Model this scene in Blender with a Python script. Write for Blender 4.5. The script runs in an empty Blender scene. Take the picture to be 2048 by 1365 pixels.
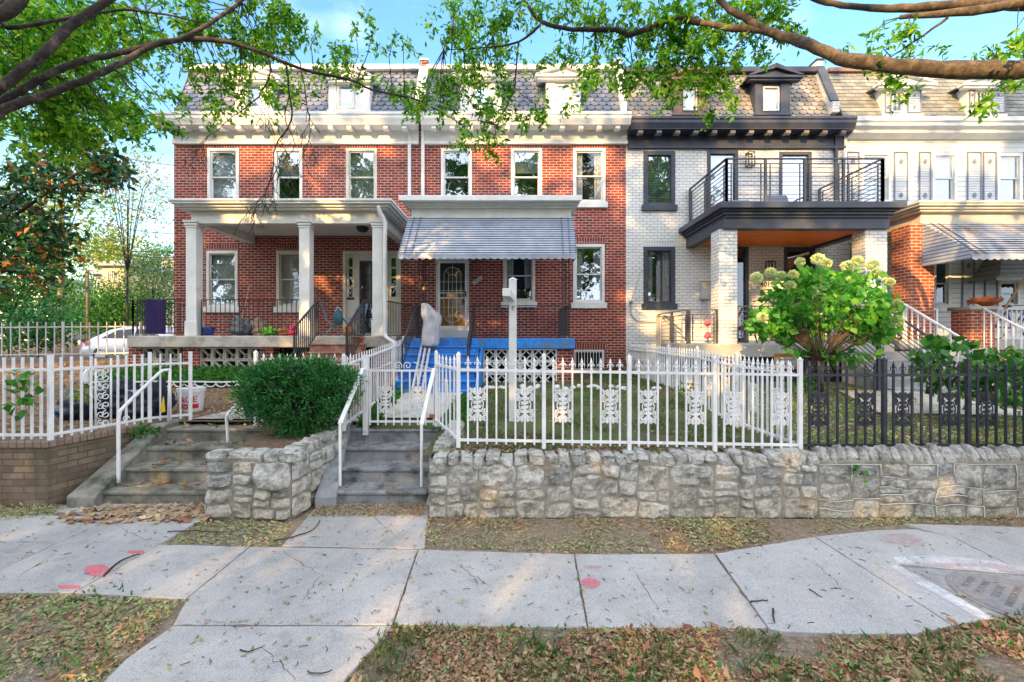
import bpy, math, random
import numpy as np
from mathutils import Vector, Matrix, noise
R = math.radians
F, HZ, HC, CX = 910.0, 676.0, 2.3, 1024.0
YF, YP = 13.6, 11.2            # facade plane, porch front plane
random.seed(7)
C = bpy.context.scene.collection
def X(px, Y): return (px - CX) * Y / F
def Z(py, Y): return HC - (py - HZ) * Y / F
def P(px, py, Y): return Vector((X(px, Y), Y, Z(py, Y)))
def gp(px, py, z=0.0):
    Y = (HC - z) * F / (py - HZ)
    return Vector((X(px, Y), Y, z))
def lerp(a, b, t): return a + (b - a) * t
def interp(t, tab):
    if t <= tab[0][0]: return tab[0][1]
    for (a, u), (b, v) in zip(tab, tab[1:]):
        if t <= b: return lerp(u, v, (t - a) / (b - a))
    return tab[-1][1]
LT = [(6, .86), (8.0, .86), (9, .92), (10, 1.15), (11.2, 1.42), (15.9, 1.62), (16.3, 1.28), (21.6, 1.28), (22, 1.42), (24, 1.75), (60, 2.15), (400, 2.2)]
RT = [(5.9, .79), (7.5, .80), (9.4, 1.14), (11, 1.2), (14, 1.22), (60, 2.0), (400, 2.1)]
def G(x, y):
    s = min(1, max(0, (x + 3.3) / .7)); s = s * s * (3 - 2 * s)
    return lerp(interp(y, LT), interp(y, RT), s) + .02 * noise.noise((x * 1.3, y * 1.3, 0))

# ------------------------------------------------------------ mesh builder
class MB:
    def __init__(s): s.v = []; s.f = []; s.m = []; s.mi = 0
    def add(s, vs, fs):
        b = len(s.v); s.v += [tuple(v) for v in vs]
        for f in fs: s.f.append([b + i for i in f]); s.m.append(s.mi)
        return s
    def hexa(s, p):
        return s.add(p, [(0, 3, 2, 1), (4, 5, 6, 7), (0, 1, 5, 4), (1, 2, 6, 5), (2, 3, 7, 6), (3, 0, 4, 7)])
    def box(s, x0, x1, y0, y1, z0, z1):
        return s.hexa([(x0, y0, z0), (x1, y0, z0), (x1, y1, z0), (x0, y1, z0), (x0, y0, z1), (x1, y0, z1), (x1, y1, z1), (x0, y1, z1)])
    def bar(s, a, b, w, h, up=(0, 0, 1)):
        a, b = Vector(a), Vector(b); d = (b - a).normalized(); u = Vector(up)
        if abs(d.dot(u)) > .98: u = Vector((0, 1, 0))
        r = d.cross(u).normalized() * w / 2; u = r.cross(d).normalized() * h / 2
        return s.hexa([a - r - u, a + r - u, a + r + u, a - r + u, b - r - u, b + r - u, b + r + u, b - r + u])
    def tube(s, pts, r, n=8, cap=True):
        pts = [Vector(p) for p in pts]
        rs = r if isinstance(r, (list, tuple)) else [r] * len(pts)
        vs = []; fs = []; pn = None
        for i, p in enumerate(pts):
            d = (pts[min(i + 1, len(pts) - 1)] - pts[max(i - 1, 0)]).normalized()
            if pn is None:
                pn = d.cross(Vector((0, 0, 1)));
                if pn.length < .1: pn = d.cross(Vector((1, 0, 0)))
            pn = (pn - d * pn.dot(d)).normalized(); q = d.cross(pn)
            for k in range(n):
                a = 2 * math.pi * k / n
                e = pn * math.cos(a) + q * math.sin(a); w = p + e * rs[i]
                if rs[i] > .03 and n > 8: w = w + e * rs[i] * (.16 * noise.noise(w * 9) + .10 * noise.noise(w * 30))
                vs.append(w)
        for i in range(len(pts) - 1):
            for k in range(n):
                k2 = (k + 1) % n
                fs.append((i * n + k, i * n + k2, (i + 1) * n + k2, (i + 1) * n + k))
        if cap:
            fs.append(tuple(range(n))[::-1]); fs.append(tuple((len(pts) - 1) * n + k for k in range(n)))
        return s.add(vs, fs)
    def lathe(s, c, prof, n=14, axis='z'):
        vs = []; fs = []
        for (r, h) in prof:
            for k in range(n):
                a = 2 * math.pi * k / n; x, y = r * math.cos(a), r * math.sin(a)
                vs.append((c[0] + x, c[1] + y, c[2] + h) if axis == 'z' else (c[0] + x, c[1] + h, c[2] + y) if axis == 'y' else (c[0] + h, c[1] + x, c[2] + y))
        for i in range(len(prof) - 1):
            for k in range(n):
                k2 = (k + 1) % n; fs.append((i * n + k, i * n + k2, (i + 1) * n + k2, (i + 1) * n + k))
        fs.append(tuple(range(n))[::-1]); fs.append(tuple((len(prof) - 1) * n + k for k in range(n)))
        return s.add(vs, fs)
    def prism(s, poly, ext):
        """poly: planar 3D points; ext: extrusion vector"""
        n = len(poly); ext = Vector(ext); vs = [Vector(p) for p in poly] + [Vector(p) + ext for p in poly]
        return s.add(vs, [tuple(range(n))[::-1], tuple(range(n, 2 * n))] + [(i, (i + 1) % n, n + (i + 1) % n, n + i) for i in range(n)])
    def xprof(s, prof, x0, x1, mit0=0, mit1=0, yref=None):
        """extrude a (y,z) profile along x; mit: mitre factor (x shifts with y)"""
        yr = yref if yref is not None else prof[0][0]
        n = len(prof)
        vs = [(x0 + mit0 * (y - yr), y, z) for y, z in prof] + [(x1 + mit1 * (y - yr), y, z) for y, z in prof]
        return s.add(vs, [tuple(range(n))[::-1], tuple(range(n, 2 * n))] + [(i, (i + 1) % n, n + (i + 1) % n, n + i) for i in range(n)])
    def blob(s, c, r, nu=12, nv=8, amp=.1, seed=0, fr=2.0):
        c = Vector(c); vs = []; fs = []
        for j in range(nv + 1):
            t = math.pi * j / nv
            for i in range(nu):
                a = 2 * math.pi * i / nu
                d = Vector((math.sin(t) * math.cos(a), math.sin(t) * math.sin(a), math.cos(t)))
                k = 1 + amp * noise.noise(d * fr + Vector((seed * 3.1, seed, 0)))
                vs.append(c + Vector((d.x * r[0], d.y * r[1], d.z * r[2])) * k)
        for j in range(nv):
            for i in range(nu):
                i2 = (i + 1) % nu; fs.append((j * nu + i, (j + 1) * nu + i, (j + 1) * nu + i2, j * nu + i2))
        return s.add(vs, fs)
    def build(s, name, mats, parent=None, smooth=False, bevel=0, origin=None):
        po = ORG.get(parent.name, Vector((0, 0, 0))) if parent else Vector((0, 0, 0))
        o = Vector(origin) if origin is not None else po
        me = bpy.data.meshes.new(name)
        me.from_pydata([(a - o.x, b - o.y, c - o.z) for a, b, c in s.v], [], s.f)
        for m in (mats if isinstance(mats, (list, tuple)) else [mats]): me.materials.append(m)
        me.polygons.foreach_set('material_index', s.m)
        me.polygons.foreach_set('use_smooth', [smooth] * len(s.f))
        me.update()
        ob = bpy.data.objects.new(name, me); C.objects.link(ob)
        ob.location = o - po
        if parent: ob.parent = parent
        ORG[ob.name] = o
        if bevel:
            b = ob.modifiers.new('bevel', 'BEVEL'); b.width = bevel; b.segments = 1; b.limit_method = 'ANGLE'
        return ob
ORG = {}
def tag(o, label=None, cat=None, group=None, kind=None):
    if label: o['label'] = label
    if cat: o['category'] = cat
    if group: o['group'] = group
    if kind: o['kind'] = kind
    return o
def thing(name, loc, label, cat, group=None):
    o = bpy.data.objects.new(name, None); C.objects.link(o); o.location = loc; o.empty_display_size = .2
    ORG[o.name] = Vector(loc); return tag(o, label, cat, group)
def dup(o, loc, parent=None, rz=None, world=True):
    """copy one object (shares mesh); loc is world"""
    c = o.copy(); C.objects.link(c)
    po = ORG.get(parent.name, Vector((0, 0, 0))) if parent else Vector((0, 0, 0))
    c.parent = parent; c.location = Vector(loc) - po
    if rz is not None: c.rotation_euler = (0, 0, rz)
    ORG[c.name] = Vector(loc); return c

# ------------------------------------------------------------ materials
def nt(name):
    m = bpy.data.materials.new(name); m.use_nodes = True; t = m.node_tree; t.nodes.clear()
    return m, t, t.nodes.new('ShaderNodeOutputMaterial')
def N(t, typ, **kw):
    n = t.nodes.new('ShaderNode' + typ)
    for k, v in kw.items():
        if k.startswith('_'): setattr(n, k[1:], v)
        else:
            key = k.replace('__', ' ')
            n.inputs[key].default_value = v
    return n
def L(t, a, b): t.links.new(a, b)
def c4(c): return (c[0], c[1], c[2], 1)
def mixc(t, fac, a, b, mode='MIX'):
    n = t.nodes.new('ShaderNodeMix'); n.data_type = 'RGBA'; n.blend_type = mode
    for i, v in ((0, fac), (6, a), (7, b)):
        if isinstance(v, (int, float)): n.inputs[i].default_value = v
        elif isinstance(v, tuple): n.inputs[i].default_value = c4(v)
        else: L(t, v, n.inputs[i])
    return n.outputs[2]
def ramp(t, fac, stops, interp_='LINEAR'):
    r = t.nodes.new('ShaderNodeValToRGB'); r.color_ramp.interpolation = interp_
    e = r.color_ramp.elements
    while len(e) > 1: e.remove(e[0])
    e[0].position = stops[0][0]; e[0].color = c4(stops[0][1]) if isinstance(stops[0][1], tuple) else (stops[0][1],) * 3 + (1,)
    for p, c in stops[1:]:
        k = e.new(p); k.color = c4(c) if isinstance(c, tuple) else (c, c, c, 1)
    L(t, fac, r.inputs[0]); return r.outputs[0]
def noise_(t, vec, scale, detail=4, rough=.55):
    n = N(t, 'TexNoise', Scale=scale, Detail=detail, Roughness=rough); L(t, vec, n.inputs['Vector']); return n.outputs[0]
def prin(t, out, col, rough=.8, metal=0, spec=.4, bump=None, bstr=.3, bdist=.01):
    b = N(t, 'BsdfPrincipled', Roughness=rough, Metallic=metal); b.inputs['Specular IOR Level'].default_value = spec
    if isinstance(col, tuple): b.inputs['Base Color'].default_value = c4(col)
    else: L(t, col, b.inputs['Base Color'])
    if bump is not None:
        bn = N(t, 'Bump', Strength=bstr, Distance=bdist); L(t, bump, bn.inputs['Height']); L(t, bn.outputs[0], b.inputs['Normal'])
    L(t, b.outputs[0], out.inputs[0]); return b
def M(name, c1, c2=None, scale=4, rough=.75, bump=.15, bs=60, metal=0, spec=.4, isl=0, dirt=None, dscale=1.2, dlo=.5, dhi=.75, hi=.65):
    m, t, out = nt(name)
    c2 = c2 or tuple(x * .8 for x in c1)
    pos = N(t, 'NewGeometry').outputs['Position']
    col = mixc(t, ramp(t, noise_(t, pos, scale), [(.35, 0.), (hi, 1.)]), c1, c2)
    if dirt: col = mixc(t, ramp(t, noise_(t, pos, dscale, 6, .65), [(dlo, 0.), (dhi, 1.)]), col, dirt)
    if isl:
        g = N(t, 'NewGeometry'); col = mixc(t, 1.0, col, ramp(t, g.outputs['Random Per Island'], [(0, 1 - isl), (1, 1.)]), 'MULTIPLY')
    prin(t, out, col, rough, metal, spec, noise_(t, pos, bs, 3) if bump else None, bump, .01)
    return m
def brick(name, cols, mortar, vert=False, bl=.215, bh=.078, mo=.011, grime=None, bstr=.5, gl=(.48, .72)):
    m, t, out = nt(name)
    pos = N(t, 'NewGeometry').outputs['Position']
    s = N(t, 'SeparateXYZ'); L(t, pos, s.inputs[0])
    a = N(t, 'Math', _operation='ADD'); L(t, s.outputs[0], a.inputs[0]); L(t, s.outputs[1], a.inputs[1])
    cv = N(t, 'CombineXYZ')
    L(t, a.outputs[0], cv.inputs[1 if vert else 0]); L(t, s.outputs[2], cv.inputs[0 if vert else 1])
    br = N(t, 'TexBrick', Scale=1.0); br.offset = 0.0 if vert else .5
    br.inputs['Mortar Size'].default_value = mo; br.inputs['Mortar Smooth'].default_value = .25
    br.inputs['Brick Width'].default_value = bl; br.inputs['Row Height'].default_value = bh; br.inputs['Bias'].default_value = 0
    br.inputs['Color1'].default_value = (0, 0, 0, 1); br.inputs['Color2'].default_value = (1, 1, 1, 1); br.inputs['Mortar'].default_value = (.5, .5, .5, 1)
    L(t, cv.outputs[0], br.inputs['Vector'])
    sep = br.outputs['Color']
    col = ramp(t, sep, [(i / max(1, len(cols) - 1), c) for i, c in enumerate(cols)])
    col = mixc(t, .35, col, mixc(t, ramp(t, noise_(t, pos, 30, 3), [(.3, 0.), (.7, 1.)]), tuple(x * .55 for x in cols[0]), tuple(min(1, x * 1.3) for x in cols[-1])))
    mc = mixc(t, ramp(t, noise_(t, pos, 2.2, 5), [(.35, 0.), (.65, 1.)]), mortar, tuple(x * .62 for x in mortar))
    col = mixc(t, br.outputs['Fac'], col, mc)
    if grime:
        mp = N(t, 'Mapping'); mp.inputs['Scale'].default_value = (1.6, 1.6, .7); L(t, pos, mp.inputs[0])
        col = mixc(t, ramp(t, noise_(t, mp.outputs[0], 1.0, 8, .75), [(gl[0], 0.), (gl[1], .7)]), col, grime)
    inv = N(t, 'Math', _operation='SUBTRACT'); inv.inputs[0].default_value = 1; L(t, br.outputs['Fac'], inv.inputs[1])
    ad = N(t, 'Math', _operation='MULTIPLY_ADD'); L(t, noise_(t, pos, 60, 3), ad.inputs[0]); ad.inputs[1].default_value = .25; L(t, inv.outputs[0], ad.inputs[2])
    prin(t, out, col, .85, 0, .3, ad.outputs[0], bstr, .012)
    return m
def leafm(name, stops, trans=.35, rough=.5, mode='LINEAR'):
    m, t, out = nt(name)
    g = N(t, 'NewGeometry'); col = ramp(t, g.outputs['Random Per Island'], stops, mode)
    b = N(t, 'BsdfPrincipled', Roughness=rough); b.inputs['Specular IOR Level'].default_value = .35; L(t, col, b.inputs['Base Color'])
    tr = N(t, 'BsdfTranslucent'); tc = mixc(t, 1.0, col, (1.35, 1.25, .6), 'MULTIPLY'); L(t, tc, tr.inputs[0])
    mx = N(t, 'MixShader', Fac=trans); L(t, b.outputs[0], mx.inputs[1]); L(t, tr.outputs[0], mx.inputs[2]); L(t, mx.outputs[0], out.inputs[0])
    return m
def glass(name, refl=.35, tint=(.75, .85, .95)):
    m, t, out = nt(name)
    tr = N(t, 'BsdfTransparent', Color=(.8, .85, .88, 1)); gl = N(t, 'BsdfGlossy', Color=c4(tint), Roughness=.02)
    pos = N(t, 'NewGeometry').outputs['Position']
    bn = N(t, 'Bump', Strength=.12, Distance=.02); L(t, noise_(t, pos, 2.5, 2), bn.inputs['Height']); L(t, bn.outputs[0], gl.inputs['Normal'])
    mx = N(t, 'MixShader', Fac=refl); L(t, tr.outputs[0], mx.inputs[1]); L(t, gl.outputs[0], mx.inputs[2]); L(t, mx.outputs[0], out.inputs[0])
    return m
def siding(name, col, pitch=.145, dark=.45):
    m, t, out = nt(name)
    pos = N(t, 'NewGeometry').outputs['Position']; s = N(t, 'SeparateXYZ'); L(t, pos, s.inputs[0])
    d = N(t, 'Math', _operation='DIVIDE'); L(t, s.outputs[2], d.inputs[0]); d.inputs[1].default_value = pitch
    f = N(t, 'Math', _operation='FRACT'); L(t, d.outputs[0], f.inputs[0])
    c = mixc(t, ramp(t, f.outputs[0], [(0, dark), (.09, dark), (.16, 1.), (1, 1.)]), (0, 0, 0), col)
    c = mixc(t, ramp(t, noise_(t, pos, 1.5, 5), [(.4, 0.), (.75, .5)]), c, tuple(x * .7 for x in col))
    inv = N(t, 'Math', _operation='SUBTRACT'); inv.inputs[0].default_value = 1; L(t, f.outputs[0], inv.inputs[1])
    prin(t, out, c, .6, 0, .4, inv.outputs[0], .5, .02); return m
def concm(name, a_, b_, d_):
    m, t, out = nt(name); pos = N(t, 'NewGeometry').outputs['Position']
    col = mixc(t, ramp(t, noise_(t, pos, 1.3, 6, .65), [(.38, 0.), (.62, 1.)]), a_, b_)
    col = mixc(t, ramp(t, noise_(t, pos, .55, 7, .7), [(.46, 0.), (.68, .85)]), col, d_)
    col = mixc(t, ramp(t, noise_(t, pos, 5, 5, .7), [(.54, 0.), (.66, .55)]), col, d_)
    sp_ = noise_(t, pos, 150, 2, .6); col = mixc(t, ramp(t, sp_, [(.3, .0), (.7, 1.)]), mixc(t, .45, col, (.1, .1, .11)), mixc(t, .3, col, (.85, .85, .86)))
    col = mixc(t, 1.0, col, ramp(t, N(t, 'NewGeometry').outputs['Random Per Island'], [(0, (.86, .85, .83)), (.5, (1., 1., 1.)), (1, (.93, .95, .97))]), 'MULTIPLY')
    mu = noise_(t, pos, 3.2, 8, .8); col = mixc(t, ramp(t, mu, [(.62, 0.), (.68, .5), (.74, 0.)]), col, (.16, .15, .13))
    v = N(t, 'TexVoronoi', Scale=26.0); L(t, pos, v.inputs['Vector']); g_ = ramp(t, v.outputs['Distance'], [(.0, 1.), (.10, 1.), (.16, 0.)]); col = mixc(t, N_mul(t, g_, .45), col, (.12, .11, .11))
    prin(t, out, col, .92, 0, .25, noise_(t, pos, 120, 4), .5, .01); return m
def N_mul(t, a_, k):
    n = N(t, 'Math', _operation='MULTIPLY'); L(t, a_, n.inputs[0]); n.inputs[1].default_value = k; return n.outputs[0]
m_brick = brick('red_brick', [(.07, .009, .007), (.18, .016, .011), (.26, .024, .014), (.34, .045, .024)], (.47, .38, .33), grime=(.13, .05, .035), gl=(.55, .8))
m_sold = brick('red_brick_soldier', [(.10, .015, .01), (.19, .022, .013), (.27, .05, .025)], (.42, .34, .3), vert=True)
m_brickH1 = brick('red_brick_weathered', [(.07, .009, .007), (.175, .016, .011), (.25, .024, .014), (.33, .05, .027)], (.47, .39, .34), grime=(.36, .2, .14), gl=(.56, .78))
m_wbrick = brick('painted_brick', [(.68, .68, .66), (.74, .74, .72), (.78, .77, .75)], (.52, .52, .52), bh=.085, bstr=.9)
m_wsold = brick('painted_brick_soldier', [(.68, .68, .66), (.74, .74, .72)], (.52, .52, .52), vert=True, bstr=.9)
m_obrick = brick('orange_brick', [(.2, .03, .012), (.34, .055, .02), (.44, .10, .04)], (.55, .46, .38), bh=.078)
m_tbrick = brick('tan_wall_brick', [(.17, .13, .09), (.27, .21, .15), (.34, .27, .19), (.2, .12, .09)], (.17, .14, .1), bl=.3, bh=.092, mo=.01, grime=(.06, .06, .035), gl=(.40, .62))
m_white = M('white_trim', (.72, .72, .70), (.62, .62, .60), 3, .5, .05, 30, dirt=(.42, .40, .36), dscale=2.5, dlo=.6, dhi=.85)
m_white2 = M('white_metal_paint', (.8, .8, .8), (.7, .7, .7), 6, .4, .05, 80, dirt=(.34, .24, .17), dscale=7, dlo=.62, dhi=.76)
m_cream = M('cream_trim', (.66, .63, .55), (.52, .49, .42), 2, .6, .08, 30, dirt=(.35, .3, .22), dscale=3, dlo=.58, dhi=.8)
m_navy = M('charcoal_trim', (.035, .042, .065), (.055, .062, .09), 3, .45, .05, 30)
m_black = M('black_iron', (.014, .015, .02), (.03, .03, .035), 20, .45, .1, 90)
m_blackf = M('black_fence_paint', (.018, .021, .032), (.035, .038, .052), 12, .35, .08, 90)
m_rail = M('dark_rail_metal', (.06, .06, .075), (.085, .085, .1), 8, .4, .05, 60)
m_conc = M('porch_concrete', (.5, .46, .4), (.36, .34, .3), 3, .85, .4, 40, dirt=(.17, .17, .14), dscale=2.5, dlo=.5, dhi=.7)
m_step = M('step_concrete', (.30, .31, .32), (.20, .21, .22), 5, .9, .5, 45, dirt=(.055, .06, .055), dscale=3.2, dlo=.48, dhi=.66)
m_stepL = M('old_step_concrete', (.30, .29, .25), (.19, .18, .155), 5, .9, .6, 40, dirt=(.06, .065, .045), dscale=3.4, dlo=.42, dhi=.66)
m_blue = M('blue_painted_concrete', (.012, .17, .6), (.03, .26, .7), 9, .7, .6, 45, dirt=(.10, .16, .26), dscale=4, dlo=.46, dhi=.68)
m_slateD = M('blue_grey_slate', (.22, .25, .32), (.15, .17, .23), 6, .7, .3, 60, isl=.4)
m_slateL = M('tan_grey_slate', (.33, .31, .28), (.24, .23, .22), 4, .8, .3, 60, isl=.4)
m_slateG = M('grey_green_slate', (.30, .31, .28), (.21, .22, .20), 4, .8, .3, 60, isl=.4)
m_flat = M('flat_roof', (.12, .12, .13), None, 2)
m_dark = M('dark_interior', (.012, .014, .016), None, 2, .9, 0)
m_blind = M('window_blind', (.55, .55, .56), (.45, .45, .47), 2, .8, 0)
m_cloud = M('pale_curtain', (.62, .6, .57), (.38, .37, .35), 9, .9, .4, 12)
m_glass = glass('window_glass', .34); m_glassB = glass('bright_window_glass', .55); m_glassD = glass('dim_window_glass', .14); m_glassS = glass('storm_glass', .015)
m_concr = concm('sidewalk_concrete', (.48, .455, .425), (.37, .35, .33), (.21, .195, .175))
m_concr2 = concm('newer_sidewalk_concrete', (.49, .47, .445), (.40, .385, .365), (.28, .265, .25))
m_asph = M('patched_asphalt', (.34, .33, .33), (.25, .245, .24), 12, .95, .6, 120)
m_road = M('road_asphalt', (.055, .055, .057), (.04, .04, .042), 8, .9, .4, 90)
m_siding = siding('white_siding', (.68, .69, .68)); m_siding2 = siding('far_siding', (.55, .55, .55), .2)
m_wood = M('orange_wood_ceiling', (.85, .22, .03), (.7, .16, .02), 3, .5, .1, 20)
m_glow = m_wood
m_rust = M('orange_clay', (.45, .13, .05), (.35, .09, .03), 10, .8, .2)
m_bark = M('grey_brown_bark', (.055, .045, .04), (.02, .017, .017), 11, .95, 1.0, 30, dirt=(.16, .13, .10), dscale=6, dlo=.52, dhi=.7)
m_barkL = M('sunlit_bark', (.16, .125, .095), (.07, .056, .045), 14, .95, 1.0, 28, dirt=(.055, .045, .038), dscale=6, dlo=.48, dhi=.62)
m_leaf = leafm('street_tree_leaves', [(0, (.02, .10, .012)), (.3, (.07, .28, .02)), (.65, (.18, .48, .03)), (1, (.45, .62, .06))], .55)
m_leafS = leafm('shade_tree_leaves', [(0, (.03, .1, .012)), (.6, (.06, .17, .02)), (1, (.13, .22, .03))], .3)
m_yew = leafm('yew_leaves', [(0, (.012, .075, .022)), (.5, (.03, .17, .045)), (.9, (.08, .32, .07)), (.97, (.12, .4, .09)), (1, (.2, .14, .05))], .25)
m_hyd = leafm('hydrangea_leaves', [(0, (.03, .18, .03)), (.5, (.08, .34, .05)), (1, (.24, .54, .08))], .45)
m_hydf = leafm('hydrangea_flowers', [(0, (.5, .62, .34)), (1, (.78, .82, .6))], .35)
m_mag = leafm('magnolia_leaves', [(0, (.012, .06, .03)), (.74, (.03, .14, .045)), (.77, (.42, .13, .02)), (.87, (.26, .08, .02)), (.9, (.05, .16, .04)), (1, (.1, .24, .05))], .15, .3)
m_autumn = leafm('autumn_leaves', [(0, (.1, .16, .03)), (.4, (.22, .28, .05)), (.75, (.4, .33, .06)), (.9, (.4, .16, .06)), (1, (.12, .2, .05))], .4)
m_green = leafm('garden_leaves', [(0, (.02, .09, .015)), (.6, (.05, .2, .03)), (1, (.12, .33, .05))], .35)
m_lime = leafm('yellow_green_leaves', [(0, (.16, .26, .03)), (1, (.38, .42, .06))], .4)
m_litter = leafm('dry_leaves', [(0, (.2, .085, .05)), (.22, (.3, .15, .08)), (.42, (.42, .26, .15)), (.6, (.5, .36, .22)), (.72, (.13, .06, .045)), (.84, (.32, .33, .13)), (1, (.16, .26, .09))], .15, .8)
m_litterG = leafm('fallen_green_leaves', [(0, (.12, .2, .06)), (.4, (.3, .36, .14)), (.7, (.45, .44, .24)), (.85, (.35, .2, .1)), (1, (.5, .42, .3))], .15, .8)
m_grass = leafm('grass_blades', [(0, (.06, .13, .03)), (.5, (.12, .2, .06)), (1, (.26, .3, .13))], .3, .8)
def soilm(name, a, b, g, glo=.52, ghi=.66, rough=.95):
    m, t, out = nt(name); pos = N(t, 'NewGeometry').outputs['Position']
    col = mixc(t, ramp(t, noise_(t, pos, 14, 6, .7), [(.35, 0.), (.65, 1.)]), a, b)
    col = mixc(t, ramp(t, noise_(t, pos, 1.1, 6, .7), [(glo, 0.), (ghi, .9)]), col, g)
    prin(t, out, col, rough, 0, .2, noise_(t, pos, 35, 6), 1, .03); return m
m_soil = soilm('bare_soil', (.33, .27, .2), (.17, .13, .10), (.24, .2, .13))
m_soilG = soilm('thin_lawn', (.14, .13, .07), (.08, .075, .045), (.09, .14, .04), .42, .6)
m_soilL = soilm('leafy_dirt', (.24, .16, .11), (.12, .08, .06), (.17, .13, .075))
# stone: per island colour, buff low and grey high
def stonem():
    m, t, out = nt('rubble_stone'); g = N(t, 'NewGeometry'); pos = g.outputs['Position']
    s = N(t, 'SeparateXYZ'); L(t, pos, s.inputs[0])
    grey = ramp(t, g.outputs['Random Per Island'], [(0, (.12, .12, .135)), (.07, (.26, .26, .26)), (.3, (.42, .41, .38)), (.5, (.56, .54, .49)), (.7, (.38, .38, .35)), (.85, (.66, .65, .61)), (1, (.52, .46, .35))])
    buff = ramp(t, g.outputs['Random Per Island'], [(0, (.30, .26, .19)), (.3, (.50, .44, .33)), (.5, (.40, .37, .30)), (.7, (.62, .55, .42)), (1, (.48, .43, .35))])
    hgt = N(t, 'MapRange'); hgt.inputs[1].default_value = .18; hgt.inputs[2].default_value = .6; L(t, s.outputs[2], hgt.inputs[0])
    ad = N(t, 'Math', _operation='MULTIPLY_ADD'); L(t, noise_(t, pos, 2.5, 3), ad.inputs[0]); ad.inputs[1].default_value = 1.2; L(t, hgt.outputs[0], ad.inputs[2])
    sb = N(t, 'Math', _operation='SUBTRACT', _use_clamp=True); L(t, ad.outputs[0], sb.inputs[0]); sb.inputs[1].default_value = .6
    col = mixc(t, sb.outputs[0], buff, grey)
    col = mixc(t, ramp(t, noise_(t, pos, 34, 6, .75), [(.36, .0), (.62, 1.)]), mixc(t, .36, col, (.06, .06, .06)), mixc(t, .22, col, (.85, .85, .82)))
    col = mixc(t, ramp(t, noise_(t, pos, 6, 5, .6), [(.46, 0.), (.66, .8)]), col, (.13, .13, .11))
    prin(t, out, col, .95, 0, .2, noise_(t, pos, 40, 5, .7), .9, .02); return m
m_stone = stonem()
m_mortar = M('wall_mortar', (.34, .32, .26), (.25, .235, .19), 6, .95, .6, 50, dirt=(.12, .12, .09), dscale=3)
m_ribbon = M('white_pointing', (.62, .62, .6), (.45, .45, .42), 7, .9, .3, 50)
def paintm(name, c1, lo, hi_, mx=.9):
    m, t, out = nt(name); pos = N(t, 'NewGeometry').outputs['Position']
    b = N(t, 'BsdfPrincipled', Roughness=.9); b.inputs['Base Color'].default_value = c4(c1)
    tr = N(t, 'BsdfTransparent'); n1 = noise_(t, pos, 4, 7, .75); k = ramp(t, n1, [(lo, 0.), (hi_, mx)]); mx_ = N(t, 'MixShader'); L(t, k, mx_.inputs[0]); L(t, tr.outputs[0], mx_.inputs[1]); L(t, b.outputs[0], mx_.inputs[2]); L(t, mx_.outputs[0], out.inputs[0]); return m
m_red = paintm('red_spray_paint', (.68, .17, .21), .25, .62, .85); m_redf = paintm('faded_red_spray', (.6, .2, .22), .38, .75, .6)
m_pinkw = paintm('white_spray_paint', (.8, .8, .82), .36, .66, .85); m_pale = paintm('pale_cement', (.62, .62, .62), .3, .7, .6)
m_iron = M('manhole_iron', (.33, .31, .31), (.24, .23, .23), 20, .6, .4, 60, metal=.3)
def solid(name, c, rough=.6, metal=0): return M(name, c, tuple(x * .82 for x in c), 6, rough, .05, 40, metal=metal)
# ------------------------------------------------------------ foliage
rng = np.random.default_rng(11)
def tri_mesh(name, co, tris, mat, parent=None, kind=None, quads=None):
    me = bpy.data.meshes.new(name)
    po = ORG.get(parent.name, Vector((0, 0, 0))) if parent else Vector((0, 0, 0))
    co = co - np.array(po)[None, :]
    me.vertices.add(len(co)); me.vertices.foreach_set('co', co.astype(np.float32).ravel())
    k = tris.shape[1]
    me.loops.add(tris.size); me.loops.foreach_set('vertex_index', tris.astype(np.int32).ravel())
    me.polygons.add(len(tris)); me.polygons.foreach_set('loop_start', np.arange(0, tris.size, k, dtype=np.int32))
    me.update(calc_edges=True); me.validate(); me.materials.append(mat)
    o = bpy.data.objects.new(name, me); C.objects.link(o)
    if parent: o.parent = parent
    ORG[o.name] = po
    return tag(o, kind=kind)
def leaves(name, Pn, size, mat, parent=None, asp=.38, droop=.35, flat=0., fold=.12, sv=.35, out=None, kind=None, mid=.45):
    n = len(Pn)
    d = rng.normal(size=(n, 3)); d /= np.linalg.norm(d, axis=1)[:, None]
    if out is not None: d = d * .6 + out * .9
    d[:, 2] -= droop; d[:, 2] *= (1 - flat)
    d /= np.linalg.norm(d, axis=1)[:, None]
    r = rng.normal(size=(n, 3)); r[:, 2] *= (1 - flat * .85)
    w = np.cross(d, np.cross(d, r) if flat < .5 else np.tile([0, 0, 1.], (n, 1)) + r * .3)
    w /= np.linalg.norm(w, axis=1)[:, None] + 1e-9
    nn = np.cross(d, w); fold = (fold * rng.uniform(-.6, 2.6, n) if flat > .5 else np.full(n, fold))[:, None]
    Ls = (size * (1 + rng.uniform(-sv, sv, n)))[:, None]
    m = Pn + d * Ls * mid
    co = np.stack([Pn, m - w * Ls * asp / 2 + nn * Ls * fold, Pn + d * Ls - nn * Ls * fold * .5, m + w * Ls * asp / 2 + nn * Ls * fold], 1).reshape(-1, 3)
    b = np.arange(n)[:, None] * 4
    tris = np.concatenate([b + np.array([[0, 1, 2]]), b + np.array([[0, 2, 3]])], 1).reshape(-1, 3)
    return tri_mesh(name, co, tris, mat, parent, kind)
def ell_pts(c, r, n, shell=0., gap=.0, seed=0):
    d = rng.normal(size=(n, 3)); d /= np.linalg.norm(d, axis=1)[:, None]
    k = rng.uniform(shell ** 3 if shell else 0, 1, n) ** (1 / 3)
    return np.array(c)[None] + d * k[:, None] * np.array(r)[None], d
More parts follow.
